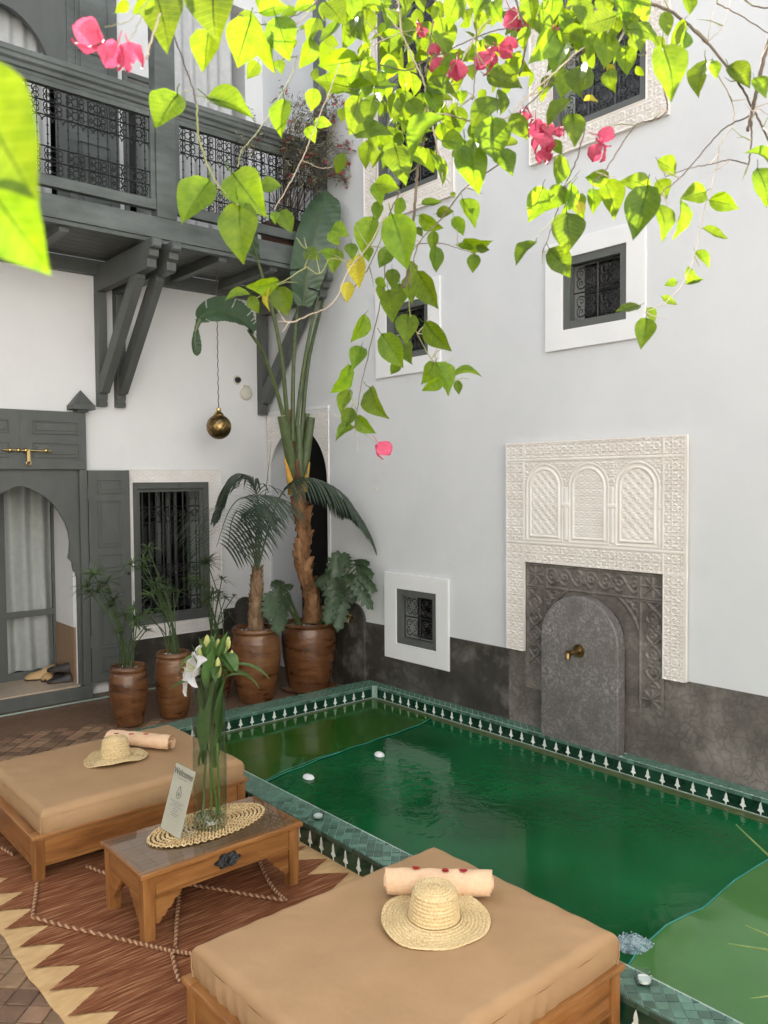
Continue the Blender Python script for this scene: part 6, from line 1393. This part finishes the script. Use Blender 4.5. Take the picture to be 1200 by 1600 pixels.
def petals(pxs, z, where):
    for k, (px, py) in enumerate(pxs):
        c = on_z(px, py, z); nu = 7; G = np.zeros((nu, nu, 3)); r = random.Random(px)
        a0 = r.uniform(0, 6.28)
        for i in range(nu):
            for j in range(nu):
                u_, v_ = (i - 3) / 3, (j - 3) / 3; rr = .014; x = u_ * math.sqrt(1 - v_ * v_ / 2) * rr; y = v_ * math.sqrt(1 - u_ * u_ / 2) * rr * .85; G[i, j] = c + V((x * math.cos(a0) - y * math.sin(a0), x * math.sin(a0) + y * math.cos(a0), 30 * (x * x * .6 + y * y * .5) - .002))
        o = grid_mesh(G, 'rose_petal', petal_m); tag(o, 'dark red rose petal on the towel ' + where + ', ' + ('at its far end', 'in its middle', 'at its near end')[k], 'petal', 'rose petals on the towels')
towel((-2.462, -4.572, .334), (-2.206, -4.822, .334), .047, 'rolled peach towel behind the hat on the daybed at the pool edge', 1)
towel((-2.535, -2.365, .333), (-2.335, -2.685, .333), .043, 'rolled peach towel behind the hat on the daybed near the pots', 4)
petals(((650, 1356), (696, 1360), (724, 1360)), .4195, 'at the pool edge'); petals(((182, 1146), (205, 1147), (228, 1147)), .416, 'near the pots')
for (x, y, lab) in ((-1.958, -3.478, 'small clear glass candle cup on the green kerb beside the table'), (-1.930, -5.235, 'square clear glass candle cup on the green kerb beside the front daybed'), (-1.405, -1.375, 'tiny clear glass candle cup on the floor kerb by the plant pots')):
    t = thing('candle_glass', (x, y, KZ), lab, 'candle glass', 'clear candle glasses round the pool'); a = MB(); sg = 4 if 'square' in lab else 20
    a.lathe([(1e-4, .002), (.028, .002), (.031, .006), (.033, .038), (.030, .039), (.027, .010), (1e-4, .010)], (x, y, KZ + .0006), sg); a.build('cup', glass_b, t, smooth=(sg > 4)); a = MB(); a.lathe([(1e-4, .0108), (.022, .0108), (.022, .020), (1e-4, .021)], (x, y, KZ), 16); a.build('wax', plaster_w, t, smooth=True)
# pale blades of a plant reaching in over the pool
gp = thing('spiky_plant', (-1.15, -5.75, .11), 'pale tipped green blades of a plant reaching over the pool cover', 'plant')
for (p, d) in (((1150, 1288), .0), ((1165, 1446), .1), ((1138, 1474), .2), ((1172, 1560), .1)):
    tip = at(*p, 1.75 + d * .3); root = at(1370 + p[1] % 17, 1560 + p[1] % 23, 1.95)
    a = MB(); a.tube(bez([root, root.lerp(tip, .5) + V((0, 0, .03)), tip], 10), [.0045, .005, .005, .0045, .004, .0036, .003, .0025, .0018, .0008], 6); a.build('blade', tip_m, gp, smooth=True)
r0 = at(1376, 1570, 1.95); a = MB(); a.tube([r0 + V((0, 0, .02)), V((r0.x, r0.y, .0))], [.03, .045], 10); a.build('stem', twig_m, gp)

# ------------------------------------------------------------------ bougainvillea hanging into the court
bo_root = at(1250, -60, 1.2)
bg_ = thing('bougainvillea', tuple(bo_root), 'bougainvillea branches with sunlit lime green leaves and pink bracts hanging overhead', 'bougainvillea')
LEAVES = """
4,222,230,60,160,.245;24,350,170,55,115,.25;255,32,105,75,62,.74;333,18,90,86,74,.74;322,80,62,97,44,.80;380,68,70,112,60,.92;424,82,60,82,26,.95;443,60,62,72,48,.95;428,12,46,-20,32,1.0;475,10,36,160,26,1.05;393,112,34,118,18,1.0;437,105,26,80,17,1.0;480,85,46,120,22,1.1;487,48,42,110,24,1.1;515,55,48,125,24,1.15;260,172,64,118,54,.95;360,163,80,25,44,.95;440,184,57,96,33,1.0;488,157,36,100,24,1.1;505,192,28,10,18,1.1;487,210,26,60,20,1.1;222,10,40,150,14,.7;190,12,26,140,10,.7
525,22,50,55,40,1.1;552,15,46,80,26,1.15;582,8,44,0,24,1.15;540,52,56,98,22,1.15;566,45,48,75,22,1.18;552,42,36,90,20,1.1;528,100,64,172,32,1.1;517,130,52,188,34,1.15;555,125,46,110,28,1.2;580,112,42,70,24,1.2;612,103,34,0,28,1.2;625,70,52,130,30,1.25;640,45,34,60,24,1.25;636,5,28,90,22,1.2;695,60,52,75,36,1.15;687,25,40,80,18,1.2;708,15,54,110,34,1.05;730,26,28,80,18,1.2;745,8,44,80,28,1.15;770,14,34,100,24,1.2;552,182,64,105,34,1.15;580,172,58,100,30,1.12;605,135,42,0,20,1.2;560,140,44,170,25,1.2;590,142,42,70,20,1.22;612,170,44,100,22,1.2;634,165,46,90,24,1.22;650,172,42,60,28,1.22;585,203,62,0,34,1.1;690,135,48,20,30,1.2;680,160,44,60,28,1.22;722,152,24,90,16,1.3;660,212,88,130,40,1.0;752,175,66,130,36,1.05;775,130,26,60,20,1.2
750,10,40,120,24,1.1;775,15,44,70,26,1.15;830,20,48,80,26,1.15;862,16,46,95,30,1.15;850,75,66,125,34,1.0;885,35,30,60,22,1.2;910,22,48,80,30,1.1;935,34,54,160,34,.95;945,10,40,80,28,1.1;975,14,54,85,36,1.1;1003,15,44,70,30,1.1;900,55,38,10,26,1.15;872,92,58,112,26,1.15;880,135,48,100,30,1.15;905,125,58,95,28,1.1;945,80,50,90,38,1.1;953,125,40,82,20,1.1;977,98,48,90,30,1.1;790,127,58,25,36,1.1;783,160,42,92,20,1.15;870,175,54,130,25,1.1;812,200,46,60,26,1.15;897,200,52,90,34,1.1;770,220,62,85,54,1.05;790,250,48,72,34,1.08;738,262,78,75,48,1.05;738,238,52,95,24,1.02;712,222,42,15,30,1.1;1047,110,86,78,54,.80;1010,50,58,20,32,1.0;1040,40,36,80,22,1.05;1055,55,46,120,20,1.1;1068,65,40,110,20,1.1;1076,10,34,90,22,1.15;1095,120,62,105,26,1.1;1117,110,28,80,16,1.1;1157,118,48,50,34,1.1;1190,135,36,60,26,1.0;1187,242,46,200,24,1.1;982,38,40,100,26,1.1;1000,62,36,80,22,1.1;960,45,40,100,24,1.1;925,75,40,110,22,1.12;850,40,44,80,24,1.15;820,60,34,100,18,1.15;930,50,34,70,22,1.15
624,255,64,78,42,1.15;655,246,34,60,26,1.25;589,249,32,118,18,1.2;606,290,38,10,28,1.2;591,302,36,80,22,1.25;590,330,28,90,18,1.25;622,325,30,110,16,1.25;689,263,48,70,22,1.2;573,370,60,108,36,1.2;627,378,86,72,52,1.1;600,405,38,112,24,1.25;675,319,32,350,16,1.3;696,332,26,0,18,1.3;675,348,42,25,16,1.3;708,304,10,80,8,1.3;735,332,50,65,28,1.25;717,354,32,65,20,1.28;677,378,30,95,17,1.28;679,407,42,92,22,1.28;725,385,28,190,14,1.3;747,378,44,6,13,1.28;755,388,22,10,12,1.3;740,412,28,95,20,1.3;655,362,18,60,12,1.3
837,321,54,110,34,1.15;868,309,46,135,32,1.15;890,312,50,105,22,1.15;907,322,40,80,20,1.2;930,277,40,172,20,1.15;928,314,40,90,24,1.18;955,312,62,72,38,1.15;993,284,48,200,30,1.15;1001,334,86,105,46,1.05;1045,262,38,30,28,1.15;1036,296,32,60,26,1.15;1037,345,62,85,34,1.12;1062,345,58,95,26,1.12;1084,305,40,162,32,1.15;1133,318,44,20,26,1.15;1117,368,40,30,20,1.15;1099,405,34,55,20,1.18;1078,426,24,270,16,1.2;1086,438,28,-20,15,1.2;1048,442,20,170,13,1.2;1047,471,28,25,15,1.2;980,482,42,165,17,1.2;1019,492,24,50,16,1.2;1007,521,50,100,30,1.2;888,364,64,88,50,1.08;877,410,54,52,38,1.1;821,394,52,130,22,1.15;872,270,52,102,28,1.15;1195,292,60,72,36,1.0;870,232,28,60,18,1.2
305,315,80,120,56,.86;387,302,88,55,60,.84;376,363,94,86,58,.85;424,289,34,0,24,1.0;447,347,38,65,26,1.05;430,340,20,90,14,1.05;532,360,30,30,24,1.2;522,373,24,60,18,1.2;487,397,30,40,22,1.2;523,408,40,100,26,1.2;549,392,26,90,20,1.2;575,398,24,80,18,1.2;370,462,38,165,18,1.1;410,447,50,165,18,1.1;397,477,28,70,18,1.12;443,472,44,65,34,1.12;510,395,22,190,14,1.2
561,515,46,115,20,1.4;558,559,40,110,26,1.4;537,595,54,125,20,1.4;539,628,40,110,22,1.42;543,655,36,110,22,1.42;537,675,36,145,18,1.42;588,631,58,65,28,1.4;572,665,40,45,20,1.42;612,479,52,80,32,1.36;625,464,42,90,28,1.4;671,454,64,60,30,1.32;636,514,48,95,34,1.36;684,528,60,50,26,1.34;615,549,60,55,36,1.36;638,551,38,80,20,1.4;670,583,40,120,22,1.4;695,592,54,65,30,1.38;675,601,38,145,20,1.4;733,582,44,0,12,1.4;716,606,22,80,13,1.4;596,442,20,30,14,1.4;613,437,34,90,22,1.4;645,450,48,92,28,1.38;594,456,22,100,14,1.4;617,576,22,120,16,1.44;640,425,34,80,18,1.35
"""
YLEAF = "559,425,48,95,28,1.25;543,457,32,100,20,1.25;925,157,24,0,13,1.15;953,112,24,80,14,1.12;419,468,36,97,9,1.1;905,325,22,100,14,1.17"
def leaf_mesh(name, m, seed):
    r = random.Random(seed); nu, nv = 11, 7; vs = []; wav = r.uniform(.4, 2.0); curl = r.uniform(-.25, .40); fold = r.uniform(.05, .5); tw = r.uniform(-.25, .25)
    prof = [0.0, .30, .43, .49, .49, .455, .39, .305, .20, .095, .0]
    for i in range(nu):
        f = i / (nu - 1)
        for k in range(nv):
            g = (k - 3) / 3; x = g * prof[i] * .66; y = f - .5 + (.03 * (1 - abs(g)) if i == 0 else 0) - (.05 * abs(g) * (f < .15)); z = abs(g) * prof[i] * fold + curl * (f - .45) ** 2 * -2 + .014 * wav * math.sin(f * 17 + g * 2 + seed) * abs(g) + .010 * math.sin(f * 26) * abs(g) * (1 - abs(g)) + tw * x * (f - .3); x += .05 * math.sin(f * 3 + seed) * f; vs.append((x, y, z))
    fs = [(i * nv + k, i * nv + k + 1, (i + 1) * nv + k + 1, (i + 1) * nv + k) for i in range(nu - 1) for k in range(nv - 1)]
    a = MB(); a.add(vs, fs); a.tube([V((0, f - .5, .004 + curl * (f - .45) ** 2 * -2)) for f in np.linspace(0, .92, 7)], [.012, .010, .009, .008, .006, .004, .002], 5)
    a.tube([V((0, -.5, .004 + curl * .2 * -2)), V((.02, -.60, .02)), V((.01, -.72, .06))], [.012, .010, .010], 5)
    return mesh_only(a, name, m, smooth=True)
LM = [leaf_mesh('leaf', boug, k) for k in range(14)]; LMY = [leaf_mesh('leaf', boug_y, k + 20) for k in range(2)]
rl = random.Random(21)
def put_leaf(x, y, ln, ang, wd, dep, meshes):
    dep = dep * (1 + rl.uniform(-.02, .02)); c = at(x, y, dep); size = ln * dep / FPX
    a_ = math.radians(ang); tip = RIGHT * math.cos(a_) - UP * math.sin(a_); oop = rl.uniform(-.35, .25); tip = (tip + FWD * oop).normalized()
    size *= 1 / math.sqrt(max(.2, 1 - (oop / math.sqrt(1 + oop * oop)) ** 2))
    full = .60 * size; want = wd * dep / FPX; cr = max(-1, min(1, want / full)); roll = math.acos(max(.12, min(1, cr))) * rl.choice((-1, 1))
    n_ = -FWD - tip * (-FWD).dot(tip); n_.normalize(); sx = tip.cross(n_).normalized()
    q = Quaternion(tip, roll); n_ = q @ n_; sx = q @ sx
    wsc = max(1.0, min(1.45, want / full)) if want > full else 1.0
    M = Matrix.Identity(4)
    for i in range(3): M[i][0], M[i][1], M[i][2] = sx[i] * size * wsc, tip[i] * size, n_[i] * size
    M.translation = c; place(rl.choice(meshes), 'leaf', bg_, M)
for line in LEAVES.strip().split('\n'):
    for e in line.split(';'): put_leaf(*[float(t) for t in e.split(',')], LM)
for e in YLEAF.split(';'): put_leaf(*[float(t) for t in e.split(',')], LMY)
# extra leaves filling the dense top of the branch
for (cx, cy, sx_, sy_, n_, dp) in ((640, 110, 60, 60, 16, 1.3), (890, 60, 70, 45, 16, 1.25), (600, 250, 40, 50, 6, 1.3), (760, 60, 40, 50, 5, 1.35), (690, 200, 40, 40, 8, 1.3), (560, 40, 40, 40, 6, 1.25)):
    for _ in range(n_): l_ = rl.uniform(30, 50); put_leaf(rl.gauss(cx, sx_ * .6), rl.gauss(cy, sy_ * .6), l_, rl.gauss(90, 35), l_ * rl.uniform(.35, .62), dp * rl.uniform(.95, 1.08), LM)
deep = MB()
def far_leaf(x, y, ln, ang, dep):
    c = at(x, y, dep); size = ln * dep / FPX; a_ = math.radians(ang); tip = (RIGHT * math.cos(a_) - UP * math.sin(a_) + FWD * rl.uniform(-.5, .4)).normalized(); n_ = (-FWD - tip * (-FWD).dot(tip)).normalized(); q = Quaternion(tip, rl.uniform(-1.2, 1.2)); n_ = q @ n_; sx = tip.cross(n_)
    pr = (0, .22, .31, .31, .24, .13, 0); vs = []
    for i, w_ in enumerate(pr):
        f = i / 6; m_ = c + tip * size * (f - .5) - n_ * size * .25 * (f - .4) ** 2
        for g in (-1, 0, 1): vs.append(m_ + sx * size * w_ * g + n_ * size * w_ * abs(g) * .35)
    deep.add(vs, [(3 * i + k, 3 * i + k + 1, 3 * i + k + 4, 3 * i + k + 3) for i in range(6) for k in (0, 1)])
for (cx, cy, sx_, sy_, n_, d0, d1) in ((640, 60, 120, 70, 70, 1.3, 1.6), (880, 40, 110, 55, 60, 1.25, 1.55), (620, 200, 70, 60, 22, 1.3, 1.5), (720, 140, 80, 60, 20, 1.3, 1.5), (470, 30, 60, 40, 14, 1.15, 1.35)):
    for _ in range(n_): far_leaf(rl.gauss(cx, sx_ * .65), rl.gauss(cy, sy_ * .65), rl.uniform(20, 40), rl.gauss(90, 40), rl.uniform(d0, d1))
deep.build('leaf_mass', boug, bg_, smooth='all', kind='stuff')
# bracts: three papery petals each
def bract_mesh(seed):
    r = random.Random(seed); a = MB()
    for b_ in range(3):
        an = 2 * math.pi * b_ / 3 + r.uniform(-.2, .2); nu, nv = 8, 7; vs = []
        prof = [.05, .26, .40, .46, .45, .37, .22, .02]
        for i in range(nu):
            f = i / (nu - 1)
            for k in range(nv):
                g = (k - 3) / 3; out = .06 + .30 * math.sin(f * 2.2); x = g * prof[i]; y = f * .95; z = out + .16 * abs(g) * (1 - f) + .05 * math.sin(f * 9 + g * 5 + seed)
                vs.append((x * math.cos(an) - z * math.sin(an), y, x * math.sin(an) + z * math.cos(an)))
        a.add(vs, [(i * nv + k, i * nv + k + 1, (i + 1) * nv + k + 1, (i + 1) * nv + k) for i in range(nu - 1) for k in range(nv - 1)])
    a.tube([V((0, -.5, 0)), V((0, 0, 0)), V((0, .6, .02))], [.02, .03, .03], 5)
    return mesh_only(a, 'bract', bract, smooth=True)
BM_ = [bract_mesh(k) for k in range(4)]
for (x, y, ln, ang, dep) in ((138, 58, 52, 200, .62), (178, 85, 46, 110, .62), (205, 88, 46, 75, .64), (652, 42, 18, 90, 1.3), (678, 78, 22, 70, 1.3), (685, 102, 28, 80, 1.28), (713, 108, 34, 95, 1.2), (758, 98, 36, 130, 1.2), (793, 75, 32, 30, 1.22), (770, 85, 28, 60, 1.24), (803, 28, 34, 60, 1.3), (818, 38, 26, 40, 1.3), (870, 44, 16, 90, 1.3), (836, 200, 32, 90, 1.2), (848, 225, 38, 100, 1.15), (852, 205, 28, 60, 1.2), (820, 178, 24, 80, 1.2), (875, 205, 18, 90, 1.2), (945, 215, 32, 20, 1.15), (935, 238, 32, 110, 1.15), (598, 702, 31, 55, 1.42), (661, 50, 16, 60, 1.3), (700, 92, 18, 80, 1.28), (850, 245, 26, 100, 1.16)):
    a_ = math.radians(ang); tip = (RIGHT * math.cos(a_) - UP * math.sin(a_) + FWD * rl.uniform(-.3, .3)).normalized(); n_ = (-FWD - tip * (-FWD).dot(tip)).normalized(); n_ = Quaternion(tip, rl.uniform(0, 6.28)) @ n_; sx = tip.cross(n_); size = ln * .88 * dep / FPX
    M = Matrix.Identity(4)
    for i in range(3): M[i][0], M[i][1], M[i][2] = sx[i] * size, tip[i] * size, n_[i] * size
    M.translation = at(x, y, dep) - tip * size * .45; place(rl.choice(BM_), 'bract', bg_, M)
# stems
STEMS = [
 (twig_m, 1.12, 6.0, 3.2, [(860, -20), (925, -16), (990, 0), (1048, 18), (1104, 66), (1152, 126), (1176, 170)]),
 (twig_m, 1.10, 8.0, 5.0, [(1240, -20), (1200, 68), (1186, 124), (1176, 170), (1168, 204)]),
 (twig_m, 1.10, 3.5, 2.5, [(1174, 170), (1174, 220), (1169, 258)]), (twig_m, 1.08, 3.5, 3.0, [(1180, 175), (1192, 200), (1215, 250)]),
 (twig_m, 1.12, 2.6, 1.6, [(1172, 180), (1130, 202), (1092, 245), (1062, 278), (1035, 300)]),
 (twig_p, 1.16, 2.0, 1.2, [(1120, 115), (1144, 158), (1145, 195), (1125, 225), (1120, 260), (1100, 330), (1085, 400), (1066, 445), (1040, 472), (1008, 488)]),
 (twig_m, 1.13, 2.2, 1.3, [(1168, 256), (1140, 250), (1110, 257), (1080, 262), (1040, 276)]), (twig_m, 1.15, 2.6, 2.2, [(1220, 14), (1178, 9), (1155, -10)]),
 (twig_m, 1.15, 2.2, 1.6, [(1110, 64), (1106, 100), (1120, 5), (1160, 26), (1215, 62)][2:]), (twig_p, 1.15, 1.6, 1.0, [(1106, 64), (1112, 30), (1120, 4)]), (twig_p, 1.15, 1.5, .8, [(1104, 68), (1130, 40), (1142, 0)]),
 (twig_m, 1.0, 2.6, 1.8, [(1025, 95), (1040, 150), (1042, 174), (1020, 188), (993, 196), (962, 240), (942, 272), (925, 285)]),
 (twig_m, 1.16, 2.2, 1.6, [(915, 200), (899, 255), (882, 290), (867, 339), (848, 395)]),
 (twig_p, 1.22, 3.2, 2.6, [(618, -20), (625, 20), (628, 50), (647, 95), (662, 128), (668, 165), (678, 205), (684, 237), (691, 268)]),
 (twig_m, 1.25, 3.0, 2.4, [(684, -20), (677, 30), (668, 90), (664, 120)]), (twig_p, 1.22, 2.8, 2.0, [(800, -20), (775, 18), (740, 60), (720, 100), (702, 135), (670, 180)]),
 (twig_p, 1.2, 2.0, 1.4, [(575, 75), (600, 62), (628, 50)]), (twig_m, 1.22, 2.2, 1.6, [(555, 92), (592, 100), (635, 110), (655, 100), (695, 82), (740, 60), (780, 46), (815, 44)]),
 (twig_m, 1.2, 3.6, 3.0, [(800, -20), (812, 20), (822, 55), (818, 90), (812, 118)]), (twig_m, 1.16, 3.4, 2.4, [(900, -15), (930, 15), (977, 42), (998, 68), (1010, 84)]),
 (twig_p, 1.15, 2.2, 1.6, [(1005, 0), (992, 20), (966, 68), (950, 95)]), (twig_p, 1.14, 3.0, 2.0, [(960, 40), (935, 62), (902, 82), (857, 122), (820, 155), (790, 185), (748, 193), (695, 178), (655, 180)]),
 (twig_m, 1.16, 2.4, 1.8, [(918, 78), (880, 110), (850, 140), (815, 175), (798, 200)]), (twig_m, 1.15, 2.2, 1.4, [(745, 8), (743, 80), (740, 150), (735, 152)]),
 (twig_m, 1.3, 5.0, 4.4, [(668, 170), (660, 230), (653, 260), (650, 295), (645, 350), (634, 440), (628, 446)]), (twig_m, 1.26, 2.4, 1.6, [(790, 250), (728, 293), (690, 341), (656, 378), (645, 415), (640, 450)]),
 (twig_m, 1.28, 1.6, 1.0, [(656, 381), (690, 380), (715, 388), (742, 396)]), (twig_m, 1.28, 2.0, 1.4, [(625, 300), (608, 335), (596, 372), (577, 416), (560, 440), (538, 470)]),
 (twig_m, 1.4, 2.0, 1.3, [(603, 340), (602, 400), (599, 447), (586, 510), (568, 587), (558, 640), (555, 668)]), (twig_g, 1.37, 2.0, 1.2, [(640, 400), (638, 425), (640, 486), (652, 521), (674, 561), (687, 570), (712, 595)]),
 (twig_g, 1.42, 1.0, .8, [(555, 667), (570, 678), (588, 692)]), (twig_p, 1.14, 2.4, 1.8, [(426, 470), (440, 495), (452, 504), (484, 492), (520, 474), (538, 435), (552, 412), (575, 385), (600, 340)]),
 (twig_g, 1.12, 1.8, 1.4, [(395, 470), (430, 447), (475, 420), (480, 418), (500, 428), (515, 405), (538, 408)]), (twig_g, 1.2, 1.8, 1.4, [(463, 372), (481, 390), (517, 396), (540, 408), (560, 405)]), (twig_p, 1.13, 1.8, 1.2, [(452, 504), (440, 520)]), (twig_p, 1.13, 1.4, 1.0, [(455, 503), (434, 502)]),
 (twig_m, .80, 2.6, 2.0, [(262, -20), (265, 10), (267, 38), (287, 100), (297, 125), (307, 162)]), (twig_g, .84, 3.2, 2.4, [(307, 162), (312, 220), (330, 270), (350, 300), (372, 322)]), (twig_g, .86, 1.6, 1.2, [(300, 140), (285, 144)]), (twig_g, .9, 1.6, 1.2, [(303, 150), (335, 152)]), (twig_p, .70, 3.0, 3.6, [(250, 20), (239, 55), (228, 92)]),
 (twig_g, 1.02, 2.0, 1.6, [(465, 86), (455, 118), (432, 162), (402, 208), (378, 235), (372, 262)]), (twig_p, 1.1, 1.8, 1.4, [(530, 100), (507, 163), (487, 213), (470, 253), (445, 300), (428, 327)]), (twig_p, 1.1, 1.2, 1.0, [(472, 250), (500, 262), (520, 260)]),
 (twig_m, 1.0, 1.8, 1.4, [(370, 20), (395, 35), (420, 38), (445, 30), (480, 15), (510, -10)]), (twig_p, 1.05, 2.0, 1.4, [(455, 45), (480, 20), (505, -15)]), (twig_m, 1.05, 1.8, 1.4, [(435, 95), (452, 90), (466, 88)]), (twig_g, .62, 1.6, 1.2, [(240, -10), (205, 30), (165, 42)]), (twig_g, .63, 1.6, 1.2, [(235, -10), (215, 40), (200, 66)]),
 (twig_m, 1.1, 2.0, 1.4, [(695, 176), (720, 185), (760, 195)]), (twig_m, 1.15, 2.0, 1.2, [(555, 140), (520, 138), (500, 142)]),
]
for (m, dep, r0, r1, pts) in STEMS:
    P = bez([at(x, y, dep) for x, y in pts], max(6, 6 * len(pts))); n = len(P); a = MB()
    P = [p + V((rl.uniform(-1, 1), rl.uniform(-1, 1), rl.uniform(-1, 1))) * .0007 for p in P]
    a.tube(P, [(r0 + (r1 - r0) * i / (n - 1)) * .5 * dep / FPX for i in range(n)], 7); a.build('stem', m, bg_, smooth='all')
# short dry side twigs
for k in range(130):
    m, dep, r0, r1, pts = rl.choice(STEMS[:34]); i = rl.randrange(len(pts)); x, y = pts[i]; an = rl.uniform(0, 6.28); l_ = rl.uniform(10, 44); p0 = at(x, y, dep); p1 = at(x + l_ * math.cos(an), y + l_ * math.sin(an), dep + rl.uniform(-.03, .03)); mid = p0.lerp(p1, .5) + V((0, 0, rl.uniform(-.004, .004)))
    a = MB(); a.tube([p0, mid, p1], [.0009, .0007, .0003], 5); a.build('side_twig', rl.choice((twig_p, twig_g)), bg_)
# slender boughs that carry the branch back to the wall behind the photographer
for (x, y, dep) in ((860, -20, 1.12), (1240, -20, 1.10), (618, -20, 1.22), (800, -20, 1.2), (262, -20, .8)):
    p0 = at(x, y, dep); a = MB(); a.tube(bez([p0, p0 + V((.05, -.3, .5)), V((-1.5, -9.0, 3.6)), V((-1.2, -9.97, 3.2))], 24), [.0035 + .0006 * i for i in range(24)], 7); a.build('bough', twig_m, bg_, smooth='all')
